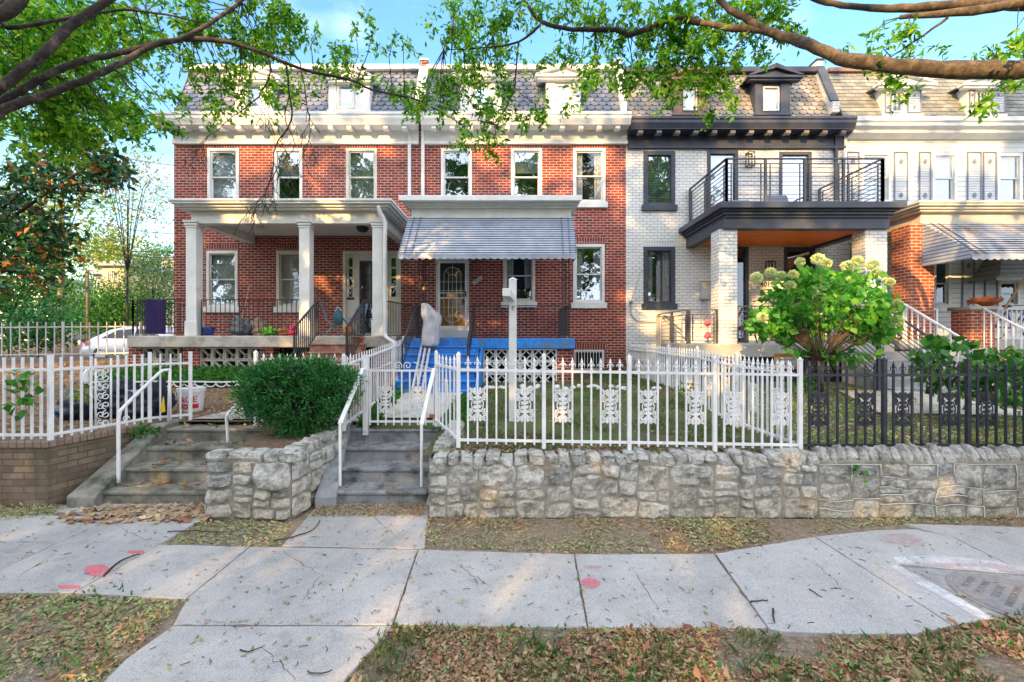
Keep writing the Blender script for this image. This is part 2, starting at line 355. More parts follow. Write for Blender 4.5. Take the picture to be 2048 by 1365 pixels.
def clump(c, r, ncl, per, cr, shell=.4):
    """points in clusters inside an ellipsoid"""
    cc, d = ell_pts(c, r, ncl, shell)
    p = np.repeat(cc, per, 0) + rng.normal(size=(ncl * per, 3)) * np.array(cr) * .5
    return p, np.repeat(d, per, 0)
def branch(mb, pts, r0, r1, n=7, jit=.0, sub=3):
    """smooth polyline tube"""
    pts = [Vector(p) for p in pts]; out = []
    for i in range(len(pts) - 1):
        p0, p1, p2, p3 = pts[max(i - 1, 0)], pts[i], pts[i + 1], pts[min(i + 2, len(pts) - 1)]
        for k in range(sub):
            t = k / sub
            out.append(.5 * ((2 * p1) + (-p0 + p2) * t + (2 * p0 - 5 * p1 + 4 * p2 - p3) * t * t + (-p0 + 3 * p1 - 3 * p2 + p3) * t ** 3))
    out.append(pts[-1])
    if jit: out = [p + Vector((random.uniform(-jit, jit), random.uniform(-jit, jit), random.uniform(-jit, jit))) if 0 < i < len(out) - 1 else p for i, p in enumerate(out)]
    m = len(out)
    mb.tube(out, [lerp(r0, r1, i / (m - 1)) * (1 + .12 * noise.noise(p * 3)) for i, p in enumerate(out)], n)
    return out

# ------------------------------------------------------------ ground
def sheet(name, x0, x1, y0, y1, nx, ny, fz, mat, skip=None, power=1):
    mb = MB(); xs = [lerp(x0, x1, i / nx) for i in range(nx + 1)]; ys = [lerp(y0, y1, (j / ny) ** power) for j in range(ny + 1)]
    vs = [(x, y, fz(x, y)) for y in ys for x in xs]; fs = []
    for j in range(ny):
        for i in range(nx):
            if skip and skip((xs[i] + xs[i + 1]) / 2, (ys[j] + ys[j + 1]) / 2): continue
            a = j * (nx + 1) + i; fs.append((a, a + 1, a + nx + 2, a + nx + 1))
    mb.add(vs, fs); return tag(mb.build(name, mat, smooth=True), kind='structure')
m_far = soilm('distant_ground', (.13, .13, .07), (.08, .09, .05), (.1, .12, .05))
mb = MB(); mb.add([(-900, -900, -.16), (900, -900, -.16), (900, 900, -.16), (-900, 900, -.16)], [(0, 1, 2, 3)])
tag(mb.build('ground', m_far), kind='structure')
mb = MB(); mb.box(-80, 80, -9, .35, -.15, -.12); tag(mb.build('road', m_road), kind='structure')
mb = MB(); mb.box(-80, 80, .35, .5, -.15, .01)
tag(mb.build('kerb', m_conc, bevel=.02), kind='structure')
# soil sheet under the pavement (verge and strips)
tag(sheet('verge', -14, 14, .5, 6.3, 140, 50, lambda x, y: -.012 + .012 * noise.noise((x * 2, y * 2, 1)) + (.035 if 5.05 < y < 5.75 and x > -1.05 else 0) * min(1, max(0, (y - 5.05) * 3)), m_soil))
def skipA(x, y):
    if x < -9.5 - .0 and y < 6.45: return True
    if x <= -6.3 and y < 6.45: return True
    if -6.3 < x < -5.95 and y < 6.45 + (x + 6.3) * 3: return True
    if -5.95 < x < -2.5 and y < 7.85: return True
    if -2.7 < x < -1.15 and y < 7.45: return True
    return False
sheet('front_yard', -9.8, 13, 5.95, 13.7, 190, 70, lambda x, y: G(x, y), m_soilG, lambda x, y: skipA(x, y) or x < -3.0)
sheet('dirt_yard', -14, -2.75, 6.2, 13.7, 110, 70, lambda x, y: G(x, y) + .004, m_soilL, lambda x, y: skipA(x, y))
sheet('rear_land', -160, -10.0, 13.6, 260, 120, 160, lambda x, y: G(x, y) + .0, m_soilL, power=2.2)
tag(sheet('cross_street', -60, -10.3, 16.35, 21.5, 30, 6, lambda x, y: G(x, y) + .03, m_road), kind='structure')
sheet('side_land', -60, -14, 6.2, 13.6, 40, 20, lambda x, y: G(x, y), m_soilL)
# ------------------------------------------------------------ pavement slabs (one sheet of flags with joints)
def inset(poly, d):
    n = len(poly); ar = sum(poly[i][0] * poly[(i + 1) % n][1] - poly[(i + 1) % n][0] * poly[i][1] for i in range(n))
    if ar < 0: poly = poly[::-1]
    out = []
    for i in range(n):
        a, b, c = Vector(poly[i - 1]), Vector(poly[i]), Vector(poly[(i + 1) % n])
        e1 = (b - a).normalized(); e2 = (c - b).normalized(); n1 = Vector((-e1.y, e1.x)); n2 = Vector((-e2.y, e2.x))
        k = (n1 + n2); q = k.length_squared
        out.append(b + k * (2 * d / q if q > .3 else d))
    return out
def slab(mb, pxs, z=.022, d=.006, bot=-.05):
    poly = [(lambda g: (g.x, g.y))(gp(a, b, z)) for a, b in pxs]; poly = inset(poly, d)
    rs_ = random.Random(int(abs(poly[0].x) * 1000)); q_ = []
    for i_ in range(len(poly)):
        A_, B_ = poly[i_], poly[(i_ + 1) % len(poly)]; k_ = max(1, int((B_ - A_).length / .09)); s_ = (B_ - A_).normalized(); s_ = Vector((-s_.y, s_.x))
        for m_ in range(k_): q_.append(A_.lerp(B_, m_ / k_) + (s_ * (rs_.uniform(-.003, .003) + (rs_.uniform(.004, .014) if rs_.random() < .08 else 0)) if m_ else Vector((0, 0))))
    poly = q_
    n = len(poly); ch = [p for p in inset([tuple(p) for p in poly], .006)]
    mb.add([(p.x, p.y, bot) for p in poly] + [(p.x, p.y, z - .006) for p in poly] + [(p.x, p.y, z) for p in ch],
           [tuple(range(2 * n, 3 * n))] + [(k * n + i, k * n + (i + 1) % n, (k + 1) * n + (i + 1) % n, (k + 1) * n + i) for k in (0, 1) for i in range(n)])
def jx(pts, y):   # x on a joint line at pixel row y
    (x0, y0), (x1, y1) = pts; return x0 + (x1 - x0) * (y - y0) / (y1 - y0)
mb = MB(); bk, fr = 1092, 1250
J = [((-330, 1185), (-150, 1085)), ((0, 1140), (115, 1086)), ((205, 1153), (320, 1088)), ((365, 1205), (500, 1093)), ((785, 1250), (836, 1100)), ((1176, 1256), (1149, 1108)), ((1537, 1256), (1428, 1107))]
def quadj(a, b, y0a, y0b, y1a, y1b): return [(jx(a, y1a), y1a), (jx(b, y1b), y1b), (jx(b, y0b), y0b), (jx(a, y0a), y0a)]
slab(mb, quadj(J[0], J[1], 1080, 1084, 1186, 1186)); slab(mb, quadj(J[1], J[2], 1084, 1088, 1186, 1186))
slab(mb, [(jx(J[2], 1186), 1186), (372, 1198), (500, 1093), (320, 1088)])
slab(mb, [(345, 1250), (785, 1250), (836, 1099), (500, 1093), (372, 1198)])
slab(mb, [(785, 1250), (1176, 1256), (1149, 1108), (836, 1099)])
slab(mb, [(1176, 1256), (1537, 1256), (1428, 1107), (1149, 1108)])
# path to the kerb, approaches to the stairs
slab(mb, [(345, 1251), (785, 1251), (640, 1420), (700, 1800), (-500, 1800), (130, 1440), (248, 1320)])
slab(mb, [(500, 1092), (563, 1092), (640, 1004), (700, 997), (857, 997), (857, 1040), (850, 1095), (836, 1098)][1:])
slab(mb, [(-150, 1085), (115, 1086), (230, 1035), (90, 1030), (-120, 1040)])
slab(mb, [(115, 1086), (320, 1088), (413, 1034), (413, 992), (190, 992), (100, 1022), (230, 1035)])
tag(mb.build('sidewalk', m_concr), kind='structure')
mb = MB()
slab(mb, [(1537, 1257), (1560, 1262), (1700, 1268), (1830, 1268), (1905, 1250), (1629, 1073), (1430, 1106)], z=.03)
slab(mb, [(1905, 1250), (1986, 1237), (1798, 1130), (1790, 1125), (2048, 1140), (1871, 1074), (1790, 1060), (1629, 1073)][:3] + [(1798, 1130), (2060, 1150), (1905, 1074), (1830, 1058), (1750, 1060), (1629, 1073)], z=.03)
slab(mb, [(2060, 1150), (2500, 1180), (2500, 1070), (1800, 1046), (1840, 1058), (1905, 1074)], z=.03)
tag(mb.build('new_sidewalk', m_concr2), kind='structure')
mb = MB(); slab(mb, [(1986, 1237), (2200, 1225), (2400, 1200), (2400, 1165), (2060, 1151), (1798, 1131)], z=.024)
tag(mb.build('asphalt_patch', m_asph), kind='structure')
mb = MB(); rr = random.Random(4); m_crack = M('crack_dirt', (.07, .06, .05), (.12, .1, .08), 20, 1, 0)
for (x0_, y0_, x1_, y1_) in ((120, 1100, 20, 1165), (560, 1100, 640, 1150), (640, 1150, 600, 1210), (900, 1120, 990, 1180), (1260, 1130, 1330, 1240), (1620, 1120, 1700, 1190), (520, 1290, 600, 1365), (720, 1010, 800, 1080), (230, 1050, 300, 1085)):
    A_, B_ = gp(x0_, y0_, .0232), gp(x1_, y1_, .0232); n = 14; vs = []
    if x0_ > 1540: A_.z = B_.z = .0312
    d_ = (B_ - A_).normalized(); s_ = Vector((-d_.y, d_.x, 0))
    for i in range(n + 1):
        q = A_.lerp(B_, i / n) + s_ * .035 * noise.noise((i * .6, x0_, 0)); w_ = .0022 * (1 + rr.random()) * math.sin(math.pi * (i + .4) / (n + .8)); vs += [q - s_ * w_, q + s_ * w_]
    mb.add(vs, [(2 * i, 2 * i + 2, 2 * i + 3, 2 * i + 1) for i in range(n)])
tag(mb.build('pavement_cracks', m_crack), kind='stuff')
# spray-painted utility marks and white strips, 4 mm sheets
def mark(mb, cx, cy, rx, ry, z=.029, n=18, wob=.2, rect=False):
    vs = []
    for i in range(n):
        a = 2 * math.pi * i / n; c, s = math.cos(a), math.sin(a)
        if rect: c = math.copysign(abs(c) ** .4, c); s = math.copysign(abs(s) ** .4, s)
        k = 1 + wob * noise.noise((c * 2 + cx, s * 2, cy))
        g = gp(cx + rx * c * k, cy + ry * s * k, z); vs.append(g)
    mb.add(vs, [tuple(range(n))[::-1]])
for nm, lst, m, cm in (('paint_mark', [(194, 1141, 26, 12, .026), (1181, 1167, 20, 11, .026), (272, 1104, 17, 3.5, .026), (138, 1174, 22, 4, .026), (1185, 1134, 18, 3, .026), (1800, 1078, 44, 11, .035), (1835, 1088, 16, 5, .039)], m_red, 'red'),):
    for k, (a, b, rx, ry, z) in enumerate(lst):
        mb = MB(); mark(mb, a, b, rx, ry, z, rect=(ry < 5))
        lab = ['large red spray spot on the far left pavement flag', 'round red spray spot in the middle of the pavement', 'short red dash by the black twig on the left flag', 'red dash at the edge of the left leafy verge', 'faint thin red dash above the round red spot', 'wide red spray ring on the right hand flag', 'small red smear beside the wide red ring'][k]
        o = mb.build('paint_mark', m); tag(o, lab, 'paint mark', 'red utility marks sprayed on the pavement'); o.data.materials[0] = m_redf if k >= 4 else m_red
def strip(name, pts, z, m, label):
    mb = MB(); mb.add([gp(a, b, z) for a, b in pts], [tuple(range(len(pts)))]); tag(mb.build(name, m), label, 'paint mark', 'pale paint on the pavement')
m_redstrip = m_redf
strip('paint_stripe', [(1795, 1129), (1850, 1158), (1908, 1190), (1990, 1238), (1962, 1240), (1900, 1204), (1835, 1168), (1782, 1133)], .035, m_pinkw, 'white stripe along the near edge of the asphalt patch')
strip('paint_stripe', [(1795, 1128), (1785, 1114), (1860, 1112), (1960, 1118), (2060, 1138), (2056, 1146), (1960, 1140), (1880, 1133)], .035, m_pinkw, 'broad white stripe behind the asphalt patch')
strip('paint_stripe', [(1800, 1132), (1795, 1127), (1860, 1126), (1990, 1126), (2050, 1142), (2048, 1149), (1960, 1133), (1870, 1134)], .039, m_redstrip, 'faded red stripe over the white one')
strip('paint_stripe', [(1432, 1108), (1475, 1104), (1520, 1180), (1560, 1250), (1538, 1254)], .035, m_pale, 'pale band on the lifted pavement edge')
# manhole
c = gp(2034, 1196, .026); t = thing('manhole_cover', c, 'round iron manhole cover set in the asphalt patch', 'manhole cover')
mb = MB(); mb.lathe(c, [(.45, .0), (.45, .006), (.42, .008), (.415, .004)], 40); mb.build('rim', m_iron, t)
mb = MB(); mb.lathe((c.x, c.y, c.z), [(.40, 0), (.40, .008)], 40); mb.build('lid', m_iron, t)
m_manlet = M('manhole_recess', (.13, .125, .13), (.19, .18, .18), 9)
def text(name, body, loc, size, rot, mat, parent, ext=.003, align='CENTER'):
    cu = bpy.data.curves.new(name, 'FONT'); cu.body = body; cu.size = size; cu.extrude = ext; cu.align_x = align; cu.align_y = 'CENTER'; cu.resolution_u = 3
    o = bpy.data.objects.new(name, cu); C.objects.link(o); cu.materials.append(mat)
    po = ORG.get(parent.name, Vector((0, 0, 0))); bpy.context.view_layer.update(); me = bpy.data.meshes.new_from_object(o.evaluated_get(bpy.context.evaluated_depsgraph_get())); bpy.data.objects.remove(o); bpy.data.curves.remove(cu)
    o = bpy.data.objects.new(name, me); C.objects.link(o); me.materials.clear(); me.materials.append(mat)
    o.parent = parent; o.location = Vector(loc) - po; o.rotation_euler = rot; ORG[o.name] = Vector(loc); return o
for i, w in enumerate(['DCWASA', 'POTOMAC', 'ELECTRIC', 'UNDERGROUND', 'WASHINGTON', 'WATER', 'SEWER']):
    a = R(35); off = .30 - i * .095
    text('lettering', w, (c.x - math.sin(a) * off, c.y + math.cos(a) * off, c.z + .010), .07, (0, 0, a), m_manlet, t, .001)
# ------------------------------------------------------------ stone walls
def stone(mb, q, ins, dep, seed, nx=7, ny=5, nrm=(0, -1, 0)):
    """q: four corners (3D) bl, br, tr, tl ; bulges along nrm"""
    q = [Vector(p) for p in q]; c = sum(q, Vector()) / 4; nrm = Vector(nrm)
    w = (q[1] - q[0]).length; h = (q[3] - q[0]).length
    q = [c + (p - c) * (1 - ins / max(.03, min(w, h)) * (1 if True else 0)) for p in q]
    vs = []; fs = []
    rs = random.Random(seed); tilt = (rs.uniform(-.3, .3), rs.uniform(-.4, .3)); dp = dep * rs.uniform(.6, 1.25)
    for j in range(ny + 1):
        for i in range(nx + 1):
            u, v = i / nx, j / ny; a, b = 2 * u - 1, 2 * v - 1
            # round the outline
            k = 1 - .13 * (a * a * b * b)
            p = q[0] * (1 - u) * (1 - v) + q[1] * u * (1 - v) + q[2] * u * v + q[3] * (1 - u) * v
            p = c + (p - c) * k
            e = (1 - abs(a) ** 5) * (1 - abs(b) ** 5)
            nz = noise.noise(p * 9 + Vector((seed, 0, 0))) + .6 * noise.noise(p * 22)
            pl = .013 * noise.noise(p * 8 + Vector((0, seed * 2, 0)))
            edge = i in (0, nx) or j in (0, ny)
            p = p + (q[1] - q[0]).normalized() * pl + Vector((0, 0, pl * .8))
            vs.append(p + nrm * ((0 if edge else dp * e ** .6 * (1 + tilt[0] * a + tilt[1] * b) + .02 * nz * (e > 0))))
    for j in range(ny):
        for i in range(nx):
            a = j * (nx + 1) + i; fs.append((a, a + 1, a + nx + 2, a + nx + 1))
    mb.add(vs, fs)
def rubble(mb, o, u, length, z0, z1, nrm, seed, rib=None, wmin=.24, wmax=.58, dep=.022):
    rs = random.Random(seed); o = Vector(o); u = Vector(u); nrm = Vector(nrm); cells = []
    def split(a, b, c_, d, lv=0):
        w, h = b - a, d - c_
        if w > wmax or (w > 1.9 * h and w > wmin * 1.6) or (w > .9 and lv < 9): m_ = lerp(a, b, rs.uniform(.36, .64)); split(a, m_, c_, d, lv + 1); split(m_, b, c_, d, lv + 1)
        elif h > .36 or (h > .21 and (h > w * 1.05 or rs.random() < .4)): m_ = lerp(c_, d, rs.uniform(.36, .64)); split(a, b, c_, m_, lv + 1); split(a, b, m_, d, lv + 1)
        else: cells.append((a, b, c_, d))
    xs_ = [0]
    while xs_[-1] < length - .9: xs_.append(xs_[-1] + rs.uniform(.5, 1.1))
    xs_.append(length)
    for a, b in zip(xs_, xs_[1:]): split(a, b, z0, z1)
    def warp(x, z):
        e = min(1, x / .15, (length - x) / .15, (z - z0) / .08 + .0, (z1 - z) / .08 + .3); e = max(0, e)
        return x + e * (.05 * noise.noise((x * 3, z * 4, seed)) + .014 * noise.noise((x * 14, z * 14, seed))), z + e * (.05 * noise.noise((x * 2.6, z * 3, seed + 9)) + .014 * noise.noise((x * 13, z * 13, seed + 5)))
    for k, (a, b, c_, d) in enumerate(cells):
        nx, ny = max(6, int((b - a) / .028)), max(5, int((d - c_) / .028)); g = rs.uniform(.007, .014); vs = []; fs = []
        dp = dep * rs.uniform(.35, 1.4); t1, t2 = rs.uniform(-.45, .45), rs.uniform(-.5, .3); cx_, cz_ = (a + b) / 2, (c_ + d) / 2; rd = rs.uniform(.03, .14)
        for j in range(ny + 1):
            for i in range(nx + 1):
                p, q = 2 * i / nx - 1, 2 * j / ny - 1; rr = 1 - rd * p * p * q * q
                x, z = warp(cx_ + p * rr * ((b - a) / 2 - g), cz_ + q * rr * ((d - c_) / 2 - g))
                e = max(0, (1 - abs(p) ** 7) * (1 - abs(q) ** 7)); pt = o + u * x + Vector((0, 0, z)); edge = i in (0, nx) or j in (0, ny)
                vs.append(pt + nrm * (0 if edge else dp * e ** .5 * (1 + t1 * p + t2 * q) + e * (.034 * noise.noise(pt * 7 + Vector((k, 0, 0))) + .022 * noise.noise(pt * 19) + .008 * noise.noise(pt * 45))))
        for j in range(ny):
            for i in range(nx): f = j * (nx + 1) + i; fs.append((f, f + 1, f + nx + 2, f + nx + 1))
        mb.add(vs, fs)
        if rib is not None:
            n = nrm * .012
            def line(pts): rib.tube([o + u * q[0] + Vector((0, 0, q[1])) + n for q in [warp(*p_) for p_ in pts]], rs.uniform(.004, .008), 5)
            if rs.random() < .62: line([(lerp(a, b, t_ / 5), d) for t_ in range(6)])
            if rs.random() < .5: line([(b, lerp(c_, d, t_ / 4)) for t_ in range(5)])
def cap(parent, c, w, d, h, seed, kind=0, rz=0):
    mb = MB(); rs = random.Random(seed); vs = []; fs = []; nu, nv = 18, 12
    for j in range(nv + 1):
        t = math.pi * j / nv
        for i in range(nu):
            a = 2 * math.pi * i / nu; v = Vector((math.sin(t) * math.cos(a), math.sin(t) * math.sin(a), math.cos(t)))
            sp = Vector([math.copysign(abs(q) ** (.45 if kind == 0 else .6), q) for q in v])
            k = 1 + .26 * noise.noise(v * 1.8 + Vector((seed, 0, 0))) + .12 * noise.noise(v * 5 + Vector((seed, 3, 0))) + .05 * noise.noise(v * 13)
            tp = 1 - (.38 * max(0, sp.z) if kind else .1 * max(0, sp.z))
            x, y = sp.x * w / 2 * k * tp, sp.y * d / 2 * k * tp
            vs.append((c[0] + x * math.cos(rz) - y * math.sin(rz), c[1] + x * math.sin(rz) + y * math.cos(rz), c[2] + sp.z * h / 2 * k))
    for j in range(nv):
        for i in range(nu):
            i2 = (i + 1) % nu; fs.append((j * nu + i, (j + 1) * nu + i, (j + 1) * nu + i2, j * nu + i2))
    mb.add(vs, fs); return mb.build('cap_stone', m_stone, parent)
YW = 5.75; xa, xm, xb = -1.06, 3.87, 11.5
w1 = thing('stone_wall', (xa, YW, 0), 'long rubble stone retaining wall with blocky grey cap stones under the white fence', 'stone wall')
mb = MB(); mb.box(xa + .01, xm, YW + .012, YW + .4, -.1, .72); mb.box(xa + .005, xa + .3, YW + .3, 7.35, -.1, .80); mb.build('mortar', m_mortar, w1)
mb = MB(); rubble(mb, (xa, YW + .008, 0), (1, 0, 0), xm - xa, .0, .70, (0, -1, 0), 3)
rubble(mb, (xa + .005, 7.3, 0), (0, -1, 0), 7.3 - YW, .0, .78, (-1, 0, 0), 4)
mb.build('stonework', m_stone, w1)
x = xa + .06; k = 0
while x < xm - .05:
    w = random.uniform(.13, .21) * (1.25 if random.random() < .2 else 1)
    cap(w1, (x + w / 2, YW + .17 + random.uniform(-.015, .015), .745 + random.uniform(-.022, .022)), w * 1.04, .36, random.uniform(.13, .2), k, rz=random.uniform(-.15, .15)); x += w; k += 1
for i in range(7): cap(w1, (xa + .13 + random.uniform(-.02, .02), YW + .5 + i * .21, .80 + i * .008), .26, .22, .15, 60 + i)
w2 = thing('stone_wall', (xm, YW, 0), 'stone retaining wall with white ribbon pointing and upright pointed cap stones', 'stone wall')
mb = MB(); mb.box(xm + .003, xb, YW + .012, YW + .4, -.1, .74); mb.build('mortar', m_mortar, w2)
mb = MB(); rb = MB(); rubble(mb, (xm + .01, YW + .006, 0), (1, 0, 0), xb - xm, .0, .70, (0, -1, 0), 9, rib=rb, wmin=.28, wmax=.75, dep=.014)
mb.build('stonework', m_stone, w2); rb.build('ribbon_pointing', m_ribbon, w2, smooth=True)
x = xm + .05; k = 0
while x < xb - .05:
    w = random.uniform(.10, .15)
    if k == 12: w = .22
    cap(w2, (x + w / 2, YW + .15 + random.uniform(-.02, .02), .775 + random.uniform(-.02, .02)), w * 1.0, .26, random.uniform(.2, .27), 100 + k, kind=1); x += w; k += 1
# planter between the two flights
px0, px1, px2 = -3.87, -2.79, -2.62
w3 = thing('stone_planter', (px0, YW, 0), 'raised rubble stone planter between the two flights of steps', 'planter')
mb = MB(); mb.hexa([(px0 + .01, YW + .01, -.1), (px1 - .01, YW + .01, -.1), (px2, 7.2, -.1), (px0 + .01, 7.2, -.1), (px0 + .01, YW + .01, .78), (px1 - .01, YW + .01, .78), (px2, 7.2, .78), (px0 + .01, 7.2, .78)])
mb.build('mortar', m_mortar, w3)
mb = MB(); rubble(mb, (px0, YW, 0), (1, 0, 0), px1 - px0, 0, .74, (0, -1, 0), 21, dep=.045)
ud = Vector((px2 - px1, 7.2 - YW, 0)); ln = ud.length; ud.normalize()
rubble(mb, (px1, YW, 0), ud, ln, 0, .74, (ud.y, -ud.x, 0), 22, dep=.035)
rubble(mb, (px0, 7.2, 0), (0, -1, 0), 7.2 - YW, 0, .76, (-1, 0, 0), 23)
mb.build('stonework', m_stone, w3)
x = px0; k = 0
while x < px1 - .03:
    w = random.uniform(.17, .26); cap(w3, (x + w / 2 - .01, YW + .13, .78), w, .3, .15, 140 + k); x += w; k += 1
for i in range(6):
    p = Vector((px1 - .1, YW + .25, 0)) + ud * (i * .22); cap(w3, (p.x, p.y, .79 + .01 * i), .26, .23, .15, 150 + i)
mb = MB(); mb.add([(px0 + .1, YW + .2, .80), (px1 - .15, YW + .2, .80), (px2 - .15, 7.3, .88), (-4.1, 7.9, .86), (-4.1, 7.2, .86), (px0 - .0, 7.1, .83)], [(0, 1, 2, 3, 4, 5)])
mb.build('soil', m_soilL, w3)
# left brick retaining wall
w4 = thing('brick_wall', (-6.33, 6.2, 0), 'low tan brick retaining wall at the far left of the pavement', 'brick wall')
mb = MB(); A = [(-30, 6.2), (-6.33, 6.2), (-6.0, 7.45), (-6.05, 8.0), (-6.4, 8.0), (-6.55, 6.42), (-30, 6.42)]
mb.prism([(a, b, -.1) for a, b in A], (0, 0, .90)); mb.build('brickwork', m_tbrick, w4, bevel=.006)
m_tsold = brick('tan_wall_coping', [(.17, .12, .08), (.26, .18, .13), (.3, .22, .17)], (.16, .13, .1), vert=True, bl=.3, bh=.11, mo=.01, grime=(.06, .065, .04))
mb = MB(); A2 = [(-30, 6.17), (-6.305, 6.17), (-5.97, 7.44), (-6.02, 8.0), (-6.42, 8.0), (-6.58, 6.45), (-30, 6.45)]
mb.prism([(a, b, .803) for a, b in A2], (0, 0, .085)); mb.build('coping', m_tsold, w4, bevel=.008)
# ------------------------------------------------------------ steps
def flight(name, label, L_, R_, m, mc, cheekL=None, cheekR=None, sinks=None):
    """L_,R_: functions y->x ; nosings list"""
    t = thing(name, (L_(6.4), 6.15, 0), label, 'steps')
    ys = [6.22, 6.62, 7.03, 7.5]; zs = [.2, .4, .6, .8]
    for i, (y, z) in enumerate(zip(ys, zs)):
        y1 = ys[i + 1] + .3 if i < 3 else 7.95
        mb = MB(); a, b = L_(y), R_(y); c, d = L_(y1), R_(y1)
        mb.hexa([(a, y + .03, -.1), (b, y + .03, -.1), (d, y1, -.1), (c, y1, -.1), (a, y + .03, z - .055), (b, y + .03, z - .055), (d, y1, z - .055), (c, y1, z - .055)])
        mb.hexa([(a, y, z - .052), (b, y, z - .052), (d, y1, z - .052), (c, y1, z - .052), (a, y, z), (b, y, z), (d, y1, z), (c, y1, z)])
        mb.build('step', m, t, bevel=.012)
    for ck in (cheekL, cheekR):
        if ck:
            (xo, xi) = ck; mb = MB()
            P0 = [(xi(6.1), 6.1, -.05), (xi(6.1), 6.1, .17), (xi(7.5), 7.5, .88), (xi(8.0), 8.0, .88), (xi(8.0), 8.0, -.05)]
            P1 = [(xo(p[1]), p[1], p[2] + (.0)) for p in P0]
            n = 5; mb.add(P0 + P1, [(0, 1, 2, 3, 4), (9, 8, 7, 6, 5)] + [(i, 5 + i, 5 + (i + 1) % n, (i + 1) % n) for i in range(n)])
            mb.build('cheek_wall', mc, t, bevel=.012)
    return t
lin = lambda a, b: (lambda y: lerp(a, b, (y - 6.2) / 1.3))
flight('concrete_steps', 'weathered grey concrete steps up to the white gate', lin(-2.40, -2.68), lin(-1.16, -1.2), m_step, m_step, cheekL=(lin(-2.66, -2.80), lin(-2.38, -2.665)))
flight('concrete_steps', 'mossy old concrete steps beside the brick wall', lin(-5.62, -5.72), lin(-3.95, -3.95), m_stepL, m_stepL, cheekL=(lin(-5.98, -5.95), lin(-5.60, -5.70)))
# walkways on the yards
def walk(name, quad, m):
    mb = MB(); n = 14
    for i in range(n):
        a0, a1 = i / n, (i + 1) / n
        def pt(t, s):
            x = lerp(lerp(quad[0][0], quad[3][0], t), lerp(quad[1][0], quad[2][0], t), s); y = lerp(lerp(quad[0][1], quad[3][1], t), lerp(quad[1][1], quad[2][1], t), s)
            return (x, y, interp(y, RT if x > -3 else LT) + .03)
        mb.add([pt(a0, 0), pt(a0, 1), pt(a1, 1), pt(a1, 0)], [(0, 1, 2, 3)])
    return tag(mb.build(name, m), kind='structure')
walk('garden_path', [(-2.35, 7.93), (-1.25, 7.93), (-.95, 9.75), (-2.2, 9.75)], m_conc)
walk('dirt_yard_path', [(-5.6, 7.93), (-4.1, 7.93), (-3.6, 10.2), (-4.7, 10.2)], m_conc)
walk('stair_path', [(6.6, 8.2), (9.5, 8.0), (8.4, 9.7), (6.9, 9.7)], m_conc)
# ------------------------------------------------------------ handrails
def handrail(label, pts, r=.024, m=None, extra=None):
    t = thing('handrail', (pts[0][0], pts[0][1], pts[0][2]), label, 'handrail', 'white handrails beside the street steps')
    mb = MB(); branch(mb, pts, r, r, 8, sub=4) if len(pts) > 2 else mb.tube(pts, r); mb.build('rail_tube', m or m_white2, t, smooth=True)
    if extra: extra(t)
    return t
def scroll(mb, c, r, turns=1.4, rad=.007, s=1, a0=0, plane='xz'):
    pts = []
    for i in range(22):
        k = i / 21; a = a0 + s * k * turns * 2 * math.pi; rr = r * (1 - .8 * k)
        pts.append((c[0] + rr * math.cos(a), c[1], c[2] + rr * math.sin(a)) if plane == 'xz' else (c[0], c[1] + rr * math.cos(a), c[2] + rr * math.sin(a)))
    mb.tube(pts, rad, 6)
Ya = 6.45
def ex1(t):
    mb = MB(); scroll(mb, P(252, 838, Ya), .05); mb.build('scroll', m_white2, t, smooth=True)
    mb = MB(); mb.tube([P(337, 843, 7.6), P(340, 742, 7.6)], .022); mb.build('upper_post', m_white2, t, smooth=True)
handrail('tall white tubular handrail at the left edge of the mossy steps', [P(237, 966, Ya), P(237, 900, Ya), P(237, 850, Ya), P(239, 828, Ya), P(250, 812, 6.55), P(318, 747, 7.45), P(330, 741, 7.55), P(341, 740, 7.6)], .024, extra=ex1)
def ex2(t):
    mb = MB(); scroll(mb, P(463, 836, 7.1), .05); mb.build('scroll', m_white2, t, smooth=True)
handrail('short white tubular handrail half hidden by the round bush', [P(456, 886, 7.1), P(454, 850, 7.1), P(453, 836, 7.1), P(458, 826, 7.15), P(489, 791, 7.7), P(500, 785, 7.9)], .024, extra=ex2)
def flatrail(label, a, b, c, w):
    t = thing('handrail', a, label, 'handrail', 'white handrails beside the street steps')
    mb = MB(); mb.tube([a, b], .021, 8); mb.build('post', m_white2, t)
    mb = MB(); mb.bar(b, c, w, .035); mb.tube([c, c + Vector((.0, .12, -.02))], .018); mb.build('flat_rail', m_white2, t, bevel=.006)
flatrail('white flat bar handrail on the left of the gate steps', P(680, 972, 6.35), P(680, 848, 6.35), P(725, 738, 7.35), .06)
flatrail('white flat bar handrail on the right of the gate steps', P(843, 974, 6.4), P(843, 850, 6.4), P(868, 738, 7.35), .06)
